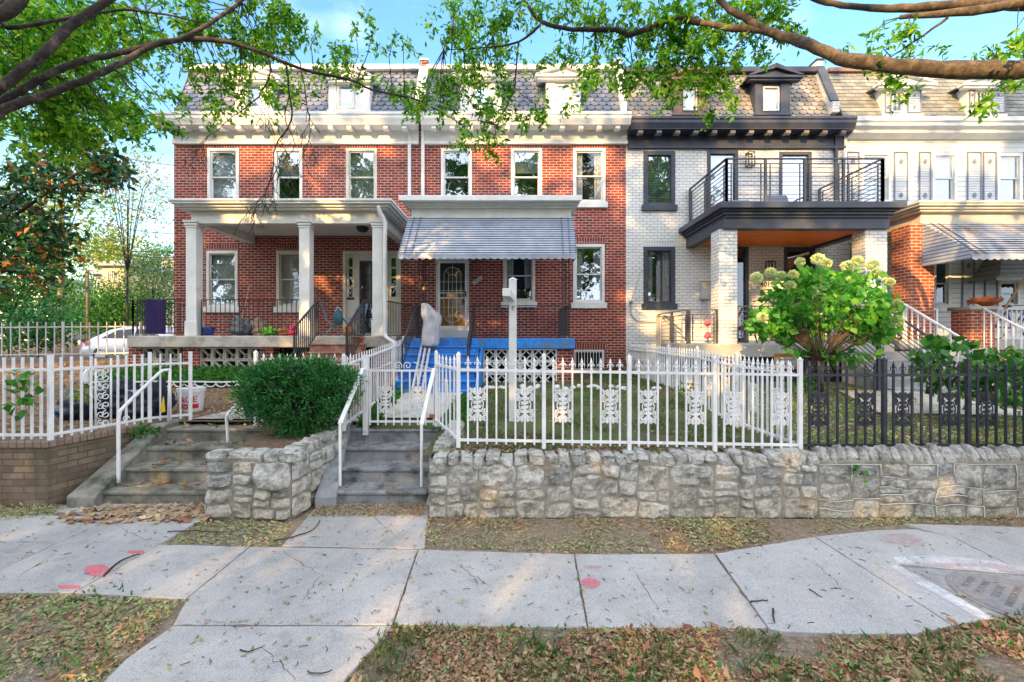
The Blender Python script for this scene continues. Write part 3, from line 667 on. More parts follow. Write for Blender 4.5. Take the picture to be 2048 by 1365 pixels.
# ------------------------------------------------------------ fences
def picket_proto(h, top, fin, m, half=.0115):
    mb = MB(); mb.box(-half, half, -half, half, 0, h)
    if fin:
        mb.lathe((0, 0, h), [(.016, -.045), (.019, -.03), (.013, -.018), (.012, 0), (.02, .012), (.012, .022), (.010, .035), (.019, .06), (.002, .125)], 8)
        for s in (-1, 1): mb.tube([(0, 0, h + .018), (s * .018, 0, h + .04), (s * .034, 0, h + .038), (s * .040, 0, h + .02), (s * .034, 0, h + .008)], [.008, .008, .007, .006, .004], 5)
    return mb
def medallion_mb(w=.21, h=.42, rad=.0065):
    mb = MB()
    el = [(math.cos(a) * w * .37, 0, math.sin(a) * h * .24) for a in [2 * math.pi * i / 20 for i in range(21)]]
    mb.tube(el, rad * 1.2, 6)
    mb.tube([(0, 0, -h / 2), (0, 0, h / 2)], rad * 1.1, 6)
    def leaf(x, z, a, l, wd=.4):
        d = Vector((math.cos(a), 0, math.sin(a))); n = Vector((-d.z, 0, d.x)); b = Vector((x, -.003, z))
        mb.prism([b, b + d * l * .35 + n * l * wd / 2, b + d * l * .75 + n * l * wd * .4, b + d * l, b + d * l * .75 - n * l * wd * .4, b + d * l * .35 - n * l * wd / 2], (0, .008, 0))
    for sx in (-1, 1):
        for sz in (-1, 1):
            q = lambda x, z: (sx * x, 0, sz * z)
            mb.tube([q(0, h * .24), q(w * .16, h * .33), q(w * .36, h * .4), q(w * .47, h * .46)], rad, 5)
            mb.tube([q(0, h * .26), q(w * .25, h * .22), q(w * .45, h * .2)], rad, 5)
            mb.tube([q(0, h * .27), q(w * .1, h * .4), q(w * .14, h * .48)], rad, 5)
            for (x, z, a, l) in [(w * .3, h * .37, 45, .05), (w * .36, h * .4, 100, .045), (w * .34, h * .36, -15, .045), (w * .15, h * .42, 80, .05), (w * .12, h * .38, 30, .04), (w * .3, h * .22, 10, .05), (w * .32, h * .23, 60, .045), (w * .34, h * .2, -40, .045), (w * .1, h * .3, 60, .035), (w * .42, h * .3, 5, .035), (w * .42, h * .45, 70, .035)]:
                leaf(sx * x, sz * z, math.atan2(sz * math.sin(R(a)), sx * math.cos(R(a))), l, .75)
            scroll(mb, (sx * w * .17, 0, sz * h * .07), w * .13, 1.1, rad * .8, sx)
            leaf(sx * w * .04, sz * h * .03, math.atan2(sz, sx), .05, .7); leaf(sx * w * .06, sz * h * .14, math.atan2(sz, sx * .6), .04, .7)
    return mb
PROTO = {}
def fence(t, p0, p1, nb, m, hp=1.21, fin=True, meds=(2, 7), posts=1, gz=None, rail_lo=.10, rail_hi=1.02, half=.0115, postw=.05, pick=.05, start_post=True, end_post=True, panel=9, picket_h=1.08, medz=.57, maxpick=100, skipmed=()):
    """t root; p0,p1 (x,y); nb bays; a post every `panel` bays"""
    p0, p1 = Vector(p0), Vector(p1); d = p1 - p0; rz = math.atan2(d.y, d.x)
    gz = gz or (lambda x, y: lerp(.86, .79, min(1, max(0, (x + .7) / 4.5))) if y < 6.5 else .84)
    key = (m.name, fin, picket_h)
    if key not in PROTO:
        PROTO[key] = [picket_proto(picket_h - pick, 0, fin, m, half), None]
    def pos(i): q = p0 + d * (i / nb); return Vector((q.x, q.y, gz(q.x, q.y)))
    first = None; cnt = 0; overflow = MB()
    fpost = None; fmed = None
    for i in range(nb + 1):
        q = pos(i)
        if i % panel == 0 or i == nb:
            if (i == 0 and not start_post) or (i == nb and not end_post): continue
            if fpost is None:
                mb = MB(); h = postw / 2; mb.box(-h, h, -h, h, 0, hp); mb.box(-h * 1.15, h * 1.15, -h * 1.15, h * 1.15, hp, hp + .018)
                mb.lathe((0, 0, hp + .018), [(h * .9, 0), (h * .6, .018), (.003, .03)], 8)
                fpost = mb.build('post', m, t, bevel=.003, origin=(0, 0, 0)); ORG[fpost.name] = q; fpost.location = q - ORG[t.name]; fpost.rotation_euler = (0, 0, rz)
            else: dup(fpost, q, t, rz)
        else:
            k = i % panel
            med = k in meds and not (i in skipmed)
            if first is None:
                first = PROTO[key][0].build('picket', m, t, origin=(0, 0, 0)); loc = q + Vector((0, 0, pick)); ORG[first.name] = loc; first.location = loc - ORG[t.name]; first.rotation_euler = (0, 0, rz)
            else: dup(first, q + Vector((0, 0, pick)), t, rz)
            if med:
                if fmed is None:
                    fmed = medallion_mb().build('medallion', m, t, origin=(0, 0, 0), smooth=False); loc = q + Vector((0, -.002, medz)); fmed.location = loc - ORG[t.name]; fmed.rotation_euler = (0, 0, rz)
                else: dup(fmed, q + Vector((0, -.002, medz)), t, rz)
    for zr in (rail_lo, rail_hi):
        mb = MB()
        for i in range(0, nb, panel):
            j = min(nb, i + panel); a, b = pos(i), pos(j)
            mb.bar(a + Vector((0, 0, zr)), b + Vector((0, 0, zr)), .03, .034)
        mb.build('rail', m, t)
Yf = 5.98
xs = [X(917, Yf), X(1600, Yf)]
tf = thing('iron_fence', (xs[0], Yf, .8), 'white iron fence with spear finials and snowflake panels on the stone wall', 'fence')
fence(tf, (xs[0], Yf), (xs[1], Yf), 36, m_white2)
tb = thing('iron_fence', (xs[1] + .05, Yf, .8), 'black iron fence continuing the white one to the right', 'fence')
fence(tb, (xs[1] + .001, Yf + .001), (xs[1] + 6.63, Yf + .001), 54, m_blackf, start_post=False)
# return from the gate to the front fence
tr_ = thing('iron_fence', (-1.25, 7.5, .8), 'short white fence return between the gate and the long fence', 'fence')
fence(tr_, (-1.25, 7.5), (xs[0], Yf + .03), 6, m_white2, meds=(3,), panel=6, end_post=False, medz=.62)
# fence left of the gate, behind the bush
tl_ = thing('iron_fence', (-4.3, 7.5, .8), 'white spear fence behind the round green bush', 'fence')
fence(tl_, (-4.25, 7.55), (-2.55, 7.55), 13, m_white2, meds=(2, 8), panel=13, end_post=False)
# gate
tg = thing('iron_gate', (-2.41, 7.5, .8), 'white iron garden gate with scrolls on its top rail', 'gate')
for gx in (-2.41,):
    mb = MB(); mb.box(gx - .04, gx + .04, 7.46, 7.54, .7, 2.0); mb.box(gx - .045, gx + .045, 7.455, 7.545, 2.0, 2.02); mb.build('gate_post', m_white2, tg, bevel=.004)
mb = MB()
for zz in (.92, 1.76): mb.bar((-2.36, 7.5, zz), (-1.29, 7.5, zz), .03, .03)
mb.build('gate_rail', m_white2, tg)
pk = None
for i in range(9):
    xx = -2.34 + i * .131
    mb = MB(); mb.box(xx - .0115, xx + .0115, 7.4885, 7.5115, .86, 1.76); mb.build('bar', m_white2, tg)
for xx in (-2.08, -1.55):
    o = medallion_mb().build('medallion', m_white2, tg, origin=(0, 0, 0)); o.location = Vector((xx, 7.49, 1.28)) - ORG[tg.name]
mb = MB(); scroll(mb, (-1.88, 7.5, 1.84), .07, 1.3, .007, 1, R(-40)); scroll(mb, (-1.72, 7.5, 1.84), .07, 1.3, .007, -1, R(220))
mb.tube([(-2.36, 7.5, 1.78), (-2.2, 7.5, 1.80), (-1.98, 7.5, 1.90)], .006, 6); mb.tube([(-1.29, 7.5, 1.78), (-1.45, 7.5, 1.82), (-1.62, 7.5, 1.90)], .006, 6)
mb.build('scroll', m_white2, tg, smooth=True)
mb = MB(); mb.box(-1.36, -1.27, 7.46, 7.5, .99, 1.04); mb.build('latch', m_rust, tg)
# side fence right of the lawn (towards the painted house)
ts = thing('iron_fence', (3.78, 6.0, .8), 'long white side fence between the lawn and the painted brick house', 'fence')
fence(ts, (3.785, 6.1), (3.42, 13.2), 60, m_white2, gz=lambda x, y: interp(y, [(6, .79), (7.5, .81), (9, .89), (13, .92)]), meds=(3, 8), panel=12, start_post=False)
# side fence between the two left yards
ts2 = thing('iron_fence', (-2.62, 7.55, .8), 'white side fence running back from the gate to the porches', 'fence')
fence(ts2, (-2.62, 7.1), (-2.62, 11.0), 28, m_white2, fin=False, gz=lambda x, y: interp(y, [(7, .84), (11, 1.14)]), meds=(), panel=28, picket_h=1.14, hp=1.16, half=.008)
# left yard fence, plain pickets
tL = thing('iron_fence', (-9, 6.3, .86), 'plain white picket fence on the brick wall with one tall scroll panel', 'fence')
def plain(t, pts, gz, sp=.126, h=1.13, rl=.1, rh=1.0, skip=None, posts=(), m=m_white2, half=.0125, ph=1.2, pw=.055, push=.04):
    first = None; fp = None
    for (a, b) in zip(pts, pts[1:]):
        a, b = Vector(a), Vector(b); d = b - a; n = max(1, round(d.length / sp)); rz = math.atan2(d.y, d.x)
        for i in range(n):
            q = a + d * (i / n); q3 = Vector((q.x, q.y, gz(q.x, q.y)))
            if i == 0:
                if fp is None:
                    mb = MB(); mb.box(-pw / 2, pw / 2, -pw / 2, pw / 2, 0, ph); fp = mb.build('post', m, t, bevel=.004, origin=(0, 0, 0)); fp.location = q3 - ORG[t.name]; fp.rotation_euler = (0, 0, rz)
                else: dup(fp, q3, t, rz)
                continue
            if skip and skip(q): continue
            if first is None:
                mb = MB(); mb.box(-half, half, -half, half, 0, h); first = mb.build('picket', m, t, origin=(0, 0, 0)); first.location = q3 + Vector((0, 0, push)) - ORG[t.name]; first.rotation_euler = (0, 0, rz)
            else: dup(first, q3 + Vector((0, 0, push)), t, rz)
        for zr in (rl, rh):
            mb = MB(); mb.bar((a.x, a.y, gz(a.x, a.y) + zr), (b.x, b.y, gz(b.x, b.y) + zr), .032, .036); mb.build('rail', m, t)
    b3 = Vector((b.x, b.y, gz(b.x, b.y)))
    dup(fp, b3, t, rz)
plain(tL, [(-8.8, 6.28), (-6.37, 6.28), (-6.05, 7.6), (-5.62, 7.95)], lambda x, y: .86, skip=lambda q: abs(q.y - 6.92) < .1 and q.x > -6.36)
mb = MB(); u = Vector((.32, 1.32, 0)).normalized(); base = Vector((-6.37, 6.28, 0)) + u * .66
for k, zz in enumerate([.99, 1.13, 1.27, 1.41, 1.55, 1.69, 1.79]):
    for s in (-1, 1):
        pts = []
        for i in range(16):
            kk = i / 15; a = R(90 * s) + s * kk * 1.25 * 2 * math.pi; rr = .062 * (1 - .75 * kk)
            pts.append(base + u * (s * .035 * (1 if k % 2 else -1) + rr * math.cos(a)) + Vector((0, 0, zz + rr * math.sin(a))))
        mb.tube(pts, .008, 5)
for s in (-1, 1): mb.bar(base + u * s * .105 + Vector((0, 0, .9)), base + u * s * .105 + Vector((0, 0, 1.99)), .02, .02)
mb.build('scroll_panel', m_white2, tL, smooth=True)
# far fence by the cross street
tF = thing('iron_fence', (-14, 13, 1.5), 'distant white fence across the back of the dirt yard by the car', 'fence')
plain(tF, [(-19.2, 14.0), (-17.0, 14.4), (-14.6, 14.8), (-12.4, 15.2), (-10.6, 15.6)], lambda x, y: 1.62 + (x + 19) * .012, sp=.24, h=1.1, rh=.98, ph=1.15, m=m_white)
# sign post
sp = thing('sign_post', P(1025, 845, 7.9), 'tall white vinyl sign post standing on the lawn', 'sign post')
mb = MB(); z0 = .78; xc = X(1025.5, 7.9); mb.box(xc - .066, xc + .066, 7.834, 7.966, z0, Z(560, 7.9)); mb.lathe((xc, 7.9, Z(560, 7.9)), [(.09, 0), (.002, .045)], 4); mb.build('post', m_white, sp, bevel=.005)
mb = MB(); mb.bar((xc - .03, 7.834, 2.99), (xc - .10, 6.9, 2.99), .12, .12); mb.build('arm', m_white, sp, bevel=.006)
mb = MB(); mb.tube([(xc + .01, 7.80, 2.86), (xc - .02, 7.78, 2.80), (xc + .02, 7.78, 2.76)], .006, 5); mb.tube([(xc - .02, 7.8, 2.80), (xc + .03, 7.79, 2.84)], .005, 5); mb.build('hook', m_black, sp)
# ------------------------------------------------------------ houses
def wall_holes(mb, x0, x1, z0, z1, holes, Y=YF, dep=.12):
    xs = sorted({x0, x1, *[min(max(h[0], x0), x1) for h in holes], *[min(max(h[1], x0), x1) for h in holes]})
    zs = sorted({z0, z1, *[h[2] for h in holes], *[h[3] for h in holes]})
    ins = lambda x, z: any(h[0] < x < h[1] and h[2] < z < h[3] for h in holes)
    for a, b in zip(xs, xs[1:]):
        for c, d in zip(zs, zs[1:]):
            if not ins((a + b) / 2, (c + d) / 2): mb.add([(a, Y, c), (b, Y, c), (b, Y, d), (a, Y, d)], [(0, 1, 2, 3)])
    for (a, b, c, d) in holes:
        mb.add([(a, Y, c), (b, Y, c), (b, Y, d), (a, Y, d), (a, Y + dep, c), (b, Y + dep, c), (b, Y + dep, d), (a, Y + dep, d)], [(0, 4, 5, 1), (1, 5, 6, 2), (2, 6, 7, 3), (3, 7, 4, 0)])
def hole(px): x0, x1, y0, y1 = px; return (X(x0, YF), X(x1, YF), Z(y1, YF), Z(y0, YF))
def ring(mb, x0, x1, z0, z1, w, ya, yb, wt=None, wb=None):
    wt = wt or w; wb = wb or w
    mb.box(x0, x0 + w, ya, yb, z0, z1); mb.box(x1 - w, x1, ya, yb, z0, z1)
    mb.box(x0 + w, x1 - w, ya, yb, z1 - wt, z1); mb.box(x0 + w, x1 - w, ya, yb, z0, z0 + wb)
def window(house, px, fm, sillm=None, style='sash', fw=.085, sashm=None, gl=None, behind=None, label=None, Y=YF, soldm=None, name='window', grid=None, sillpx=None):
    x0, x1, z0, z1 = px if len(px) == 4 and isinstance(px[0], float) else hole(px)
    gl = gl or m_glass; sashm = sashm or fm
    mb = MB(); ring(mb, x0, x1, z0, z1, fw, Y - .022, Y + .09, fw, .05); w = mb.build(name, fm, house, bevel=.005)
    if label: w['label'] = label
    ix0, ix1, iz0, iz1 = x0 + fw, x1 - fw, z0 + .05, z1 - fw; zm = (iz0 + iz1) / 2
    if style == 'sash':
        mb = MB(); ring(mb, ix0, ix1, zm - .02, iz1, .036, Y + .03, Y + .06); mb.build('sash', sashm, w, bevel=.003)
        mb = MB(); ring(mb, ix0, ix1, iz0, zm + .02, .036, Y + .062, Y + .09, .04, .05); mb.build('sash', sashm, w, bevel=.003)
        mb = MB(); mb.add([(ix0, Y + .045, zm), (ix1, Y + .045, zm), (ix1, Y + .045, iz1), (ix0, Y + .045, iz1)], [(0, 1, 2, 3)]); mb.build('pane', gl, w)
        mb = MB(); mb.add([(ix0, Y + .076, iz0), (ix1, Y + .076, iz0), (ix1, Y + .076, zm), (ix0, Y + .076, zm)], [(0, 1, 2, 3)]); mb.build('pane', gl, w)
    else:
        mb = MB(); ring(mb, ix0, ix1, iz0, iz1, .03, Y + .03, Y + .06); mb.build('sash', sashm, w, bevel=.003)
        mb = MB(); mb.add([(ix0, Y + .045, iz0), (ix1, Y + .045, iz0), (ix1, Y + .045, iz1), (ix0, Y + .045, iz1)], [(0, 1, 2, 3)]); mb.build('pane', gl, w)
    if grid:
        mb = MB(); nx, nz = grid
        for i in range(1, nx): xx = lerp(ix0, ix1, i / nx); mb.box(xx - .009, xx + .009, Y + .024, Y + .042, iz0, iz1)
        for i in range(1, nz): zz = lerp(iz0, iz1, i / nz); mb.box(ix0, ix1, Y + .026, Y + .040, zz - .009, zz + .009)
        mb.build('muntin', sashm, w)
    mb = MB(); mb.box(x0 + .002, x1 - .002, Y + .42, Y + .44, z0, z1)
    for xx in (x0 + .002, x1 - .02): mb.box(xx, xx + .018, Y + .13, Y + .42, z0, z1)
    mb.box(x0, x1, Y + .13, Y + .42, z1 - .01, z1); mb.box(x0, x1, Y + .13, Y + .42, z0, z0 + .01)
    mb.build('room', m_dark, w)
    if behind:
        kind, a, b, mat = behind     # a,b fraction of height covered from top
        zt, zb = lerp(iz1, iz0, a), lerp(iz1, iz0, b)
        if kind == 'blind':
            mb = MB(); mb.box(ix0, ix1, Y + .14, Y + .145, zb, zt); mb.build('blind', mat, w)
        elif kind == 'slats':
            mb = MB(); n = int((zt - zb) / .05)
            for i in range(n): mb.add([(ix0, Y + .13, zb + i * .05), (ix1, Y + .13, zb + i * .05), (ix1, Y + .15, zb + i * .05 + .042), (ix0, Y + .15, zb + i * .05 + .042)], [(0, 1, 2, 3)])
            mb.build('blind', mat, w)
        else:                        # pleated curtains
            mb = MB(); n = 60; vs = []
            for i in range(n + 1):
                u = i / n; xx = lerp(ix0, ix1, u); yy = Y + .16 + .02 * math.sin(u * 70)
                vs += [(xx, yy, zb), (xx, yy, zt)]
            for i in range(n):
                u = (i + .5) / n
                if kind == 'tied' and .28 < u < .72: continue
                mb.add([vs[2 * i], vs[2 * i + 2], vs[2 * i + 3], vs[2 * i + 1]], [(0, 1, 2, 3)])
            mb.build('curtain', mat, w, smooth=True)
    if sillm:
        s = sillpx or .06
        mb = MB(); mb.box(x0 - s, x1 + s, Y - .07, Y + .02, z0 - .17, z0 - .002); mb.build('sill', sillm, w, bevel=.006)
    if soldm:
        mb = MB(); mb.box(x0 - .02, x1 + .02, Y - .006, Y + .02, z1 + .003, z1 + .205); mb.build('lintel', soldm, house)
    return w
def slates(house, x0, x1, y0, z0, y1, z1, m, kind='scale', w=.24, rows=11):
    mb = MB(); base = MB()
    base.add([(x0, y0 + .03, z0), (x1, y0 + .03, z0), (x1, y1 + .03, z1), (x0, y1 + .03, z1)], [(0, 1, 2, 3)]); base.build('roof_deck', m_flat, house)
    d = Vector((0, y1 - y0, z1 - z0)); Ld = d.length; d.normalize(); nrm = Vector((0, -d.z, d.y)); ex = Ld / rows
    for r in range(rows):
        off = (w / 2 if r % 2 else 0); xx = x0 - off
        while xx < x1:
            a, b = max(xx + .004, x0), min(xx + w - .004, x1)
            if b - a > .04:
                s = r * ex; j = random.uniform(-.006, .006)
                if kind == 'scale':
                    c = (xx + w / 2); prof = [(-1, .09), (-.8, .035), (-.45, .008), (0, -.0), (.45, .008), (.8, .035), (1, .09)]
                    bot = [(min(max(c + u * (w / 2 - .004), a), b), s + v + j) for u, v in prof]
                elif kind == 'hex':
                    c = (xx + w / 2); prof = [(-1, .085), (-.45, .0), (.45, .0), (1, .085)]
                    bot = [(min(max(c + u * (w / 2 - .004), a), b), s + v + j) for u, v in prof]
                else: bot = [(a, s + j), (b, s + j)]
                top = [(b, s + ex * 1.15), (a, s + ex * 1.15)]
                pt = lambda q, off: Vector((q[0], y0, z0)) + d * q[1] + nrm * off
                lift = .022
                n = len(bot)
                vs = [pt(q, lift) for q in bot] + [pt(q, .003) for q in top] + [pt(q, .002) for q in bot]
                mb.add(vs, [tuple(range(n + 2))] + [(i, n + 2 + i, n + 3 + i, i + 1) for i in range(n - 1)])
            xx += w
    return mb.build('slates', m, house)
def cornice(house, x0, x1, m, mbr, Ypr=.55, zt=None, zb=None, ends=(0, 0), sp=.535, bx=None):
    """crown, soffit, brackets, frieze ; zt top of crown"""
    y = YF - Ypr; zt = zt or Z(223, y); hc = Z(223, y) - Z(246, y)
    prof = [(y, zt), (y, zt - .07), (y + .03, zt - .09), (y + .03, zt - .17), (y + .10, zt - hc + .02), (y + .10, zt - hc), (YF, zt - hc), (YF, zt)]
    mb = MB(); mb.xprof(prof, x0, x1); mb.build('cornice', m, house, bevel=.006)
    zf = zt - hc - .003; mb = MB(); mb.box(x0 + ends[0], x1 - ends[1], YF - .06, YF + .0, zf - .40, zf); mb.box(x0 + ends[0], x1 - ends[1], YF - .10, YF - .06, zf - .40, zf - .33); mb.box(x0 + ends[0], x1 - ends[1], YF - .08, YF - .062, zf - .32, zf - .29); mb.build('frieze', m, house, bevel=.004)
    first = None; n = int((x1 - x0 - .3) / sp); s0 = x0 + ((x1 - x0) - n * sp) / 2
    for i in range(n + 1):
        xx = s0 + i * sp
        if first is None:
            mb = MB(); w = .07; mb.prism([(xx - w, y + .14, zf - .002), (xx - w, y + .14, zf - .09), (xx - w, y + .19, zf - .13), (xx - w, y + .27, zf - .13), (xx - w, y + .38, zf - .05), (xx - w, YF - .063, zf - .04), (xx - w, YF - .063, zf - .002)], (2 * w, 0, 0))
            first = mb.build('bracket', mbr, house, bevel=.005, origin=(xx, YF, zf))
        else: dup(first, (xx, YF, zf), house)
def dormer(house, cx, peak, wl, wr, winpx, ybase, m, mside, pedw, fm=None, gl=None, shutters=None, grid=None, behind=None):
    """cx centre px, body px wl..wr, peak px y, at plane Yd"""
    Yd = YF + .05; x0, x1 = X(wl, Yd), X(wr, Yd); zb = Z(ybase, Yd); ze = Z(peak + 36, Yd) ; zp = Z(peak, Yd - .2)
    bod = MB(); wx0, wx1, wz0, wz1 = X(winpx[0], Yd), X(winpx[1], Yd), Z(winpx[3], Yd), Z(winpx[2], Yd)
    wall_holes(bod, x0, x1, zb, ze + .05, [(wx0, wx1, wz0, wz1)], Y=Yd, dep=.1)
    bod.add([(x0, Yd, zb), (x0, Yd + 1.2, zb), (x0, Yd + 1.2, ze + .05), (x0, Yd, ze + .05)], [(0, 1, 2, 3)][::-1]); bod.add([(x1, Yd, zb), (x1, Yd + 1.2, zb), (x1, Yd + 1.2, ze + .05), (x1, Yd, ze + .05)], [(0, 1, 2, 3)])
    d = bod.build('dormer', mside, house)
    tr = MB()
    for a, b in ((x0 + .01, wx0 - .03), (wx1 + .03, x1 - .01)): tr.box(a, b, Yd - .03, Yd - .002, zb, ze)
    tr.box(x0 - .03, x1 + .03, Yd - .05, Yd - .001, zb - .03, zb + .04); tr.build('pilaster', m, d, bevel=.006)
    # pediment
    h = pedw / 2; c = (x0 + x1) / 2; yf = Yd - .22; yb = Yd + 1.5
    pd = MB(); pd.mi = 0
    pd.box(c - h, c + h, yf, Yd - .002, ze, ze + .075); pd.box(c - h + .06, c + h - .06, yf + .06, Yd - .003, ze - .06, ze - .001)
    for s in (-1, 1):
        a = (c + s * (h + .02), ze + .07); b = (c, zp)
        th = .11; dv = Vector((b[0] - a[0], b[1] - a[1])).normalized(); nv = Vector((-dv.y, dv.x)) * (th if s < 0 else -th)
        q = [(a[0], yf - .02, a[1]), (b[0], yf - .02, b[1]), (b[0], yf - .02, b[1] - th * 1.25), (a[0] - s * th * 1.3, yf - .02, a[1])]
        pd.prism(q, (0, .12, 0))
        pd.prism([(a[0] - s * .05, yf + .10, a[1] + .0), (b[0], yf + .10, b[1] - .04), (b[0], yf + .10, b[1] - .07), (a[0] - s * .1, yf + .10, a[1])], (0, yb - yf, 0))
    pd.prism([(c - h + .1, yf + .09, ze + .07), (c + h - .1, yf + .09, ze + .07), (c, yf + .09, zp - .08)], (0, .05, 0))
    pd.build('pediment', m, d, bevel=.006)
    window(d, (wx0, wx1, wz0, wz1), fm or m, Y=Yd, fw=.04, style='single', gl=gl, grid=grid, behind=behind)
    if shutters:
        for a, b in ((x0 + .03, wx0 - .06), (wx1 + .06, x1 - .03)): shutter(d, a, b, wz0 - .03, wz1 + .03, Yd - .035)
    return d
m_shut = M('pale_shutter_paint', (.62, .64, .66), (.55, .57, .6), 5, .5, .05, 50); m_shutd = solid('shutter_edge_blue', (.17, .2, .27))
def shutter(house, x0, x1, z0, z1, Y):
    mb = MB(); ring(mb, x0, x1, z0, z1, .035, Y - .03, Y); s = mb.build('shutter', m_shutd, house, bevel=.003)
    mb = MB(); n = int((z1 - z0 - .08) / .05)
    for i in range(n):
        z = z0 + .04 + i * .05; mb.hexa([(x0 + .035, Y - .018, z), (x1 - .035, Y - .018, z), (x1 - .035, Y - .012, z), (x0 + .035, Y - .012, z), (x0 + .035, Y - .006, z + .038), (x1 - .035, Y - .006, z + .038), (x1 - .035, Y, z + .038), (x0 + .035, Y, z + .038)])
    mb.build('louvre', m_shut, s)
    if z1 - z0 > .5:
        c = (x0 + x1) / 2
        for zz in (lerp(z0, z1, .12), lerp(z0, z1, .8)) if z1 - z0 > 1 else (lerp(z0, z1, .25), lerp(z0, z1, .75)):
            q = .06 if z1 - z0 > 1 else .035; mb = MB(); mb.prism([(c - q, Y - .036, zz), (c, Y - .036, zz - q * 1.4), (c + q, Y - .036, zz), (c, Y - .036, zz + q * 1.4)], (0, .012, 0)); mb.build('diamond', m_shutd, s)
    return s
def block_mb(x0, z0, Y, s=.3, kind=0, dep=.09):
    mb = MB(); t = .028; x1, z1 = x0 + s, z0 + s; yb = Y + dep
    ring(mb, x0 + .003, x1 - .003, z0 + .003, z1 - .003, t, Y, yb)
    r = s / 2 - .01
    if kind == 0:
        for cx_, cz_, a0 in ((x0, z0, 0), (x1, z0, 90), (x1, z1, 180), (x0, z1, 270)):
            pts = []
            for i in range(8):
                a = R(a0 + 90 * i / 7); pts.append((cx_ + r * math.cos(a), cz_ + r * math.sin(a)))
            for (a, b) in zip(pts, pts[1:]):
                mb.bar((a[0], (Y + yb) / 2 + .004, a[1]), (b[0], (Y + yb) / 2 + .004, b[1]), dep * .8, .026, up=(b[1] - a[1], 0, a[0] - b[0]))
    else:
        m_ = (Y + yb) / 2 + .004
        mb.bar((x0 + .02, m_, z1 - .02), (x1 - .1, m_, z0 + .1), dep * .8, .03, up=(1, 0, 1)); mb.bar((x0 + .02, m_, z1 - .02), (x1 - .02, m_, z0 + .02), .02, .024, up=(1, 0, 1))
        pts = [(x1 + (s * .5) * math.cos(R(90 + 90 * i / 7)), z0 + (s * .5) * math.sin(R(90 + 90 * i / 7))) for i in range(8)]
        for (a, b) in zip(pts, pts[1:]): mb.bar((a[0], m_, a[1]), (b[0], m_, b[1]), dep * .8, .022, up=(b[1] - a[1], 0, a[0] - b[0]))
    return mb
def rail_panel(house, a, b, zt, zb, m, sp=.115, name='porch_railing', zt2=None, zb2=None, pick=.007, mat2=None, slope_flat=True, scrolls=False):
    a, b = Vector((a[0], a[1], 0)), Vector((b[0], b[1], 0)); zt2 = zt if zt2 is None else zt2; zb2 = zb if zb2 is None else zb2
    mb = MB(); Lh = (b - a).length; n = max(2, round(Lh / sp))
    A = a + Vector((0, 0, zt)); B = b + Vector((0, 0, zt2)); A2 = a + Vector((0, 0, zb + .07)); B2 = b + Vector((0, 0, zb2 + .07))
    mb.bar(A, B, .045, .022); mb.bar(A2, B2, .02, .014)
    for i in range(n + 1):
        q = a.lerp(b, i / n); t0, t1 = lerp(zt, zt2, i / n), lerp(zb, zb2, i / n) + .07
        k = pick * (1.9 if i in (0, n) else 1); mb.box(q.x - k, q.x + k, q.y - k, q.y + k, (t1 - .07 if i in (0, n) else t1), t0)
    if scrolls:
        d = (b - a).normalized()
        for i in range(n):
            q = a.lerp(b, (i + .5) / n); zz = lerp(zt, zt2, (i + .5) / n) - .14
            mb.tube([q + d * .035 * math.cos(t_) + Vector((0, 0, zz + .05 * math.sin(t_))) for t_ in [2 * math.pi * k / 8 for k in range(9)]], .004, 4)
    return mb.build(name, m, house)
# ================= house 1 : left brick house with white columned porch
xL, x12, x23, x34, xR = X(348, YF), X(838, YF), X(1252, YF), X(1681, YF), X(2110, YF)
ztopw = Z(262, YF)
h1 = thing('brick_house', ((xL + x12) / 2, YF, 1.3), 'red brick end house with white columned porch and scalloped dark slate mansard', 'house', 'row houses')
W1 = [((415, 478, 297, 409), 'blind'), ((548, 605, 297, 409), None), ((692, 754, 297, 409), None), ((413, 476, 502, 614), 'b2'), ((553, 617, 502, 614), 'b3')]
door1 = (686, 802, 503, 670)
mb = MB(); hs = [hole(w[0]) for w in W1] + [hole(door1)]
wall_holes(mb, xL, x12, .9, ztopw, hs)
mb.add([(xL, YF, .9), (xL, 26, .9), (xL, 26, 9.2), (xL, YF, 9.2)], [(3, 2, 1, 0)])
mb.build('wall', m_brickH1, h1)
mb = MB(); mb.box(xL + .02, x12, 25.5, 26, .9, 10.4); mb.add([(xL, YF + .7, 10.62), (x12, YF + .7, 10.62), (x12, 26, 10.3), (xL, 26, 10.3)], [(0, 1, 2, 3)])
mb.build('rear_wall', m_brick, h1)
window(h1, W1[0][0], m_white, m_white, gl=m_glass, behind=('blind', 0, .93, m_blind), soldm=m_sold)
window(h1, W1[1][0], m_white, m_white, gl=m_glassB, behind=('blind', 0, .45, m_blind), soldm=m_sold)
window(h1, W1[2][0], m_cream, m_white, gl=m_glassB, behind=('blind', 0, 1, m_cloud), soldm=m_sold)
window(h1, W1[3][0], m_white, m_white, gl=m_glass, behind=('blind', .0, 1, m_cloud), soldm=m_sold, sashm=m_cream)
window(h1, W1[4][0], m_cream, m_white, gl=m_glassD, behind=('blind', .0, 1, solid('beige_blind', (.42, .37, .27))), soldm=m_sold)
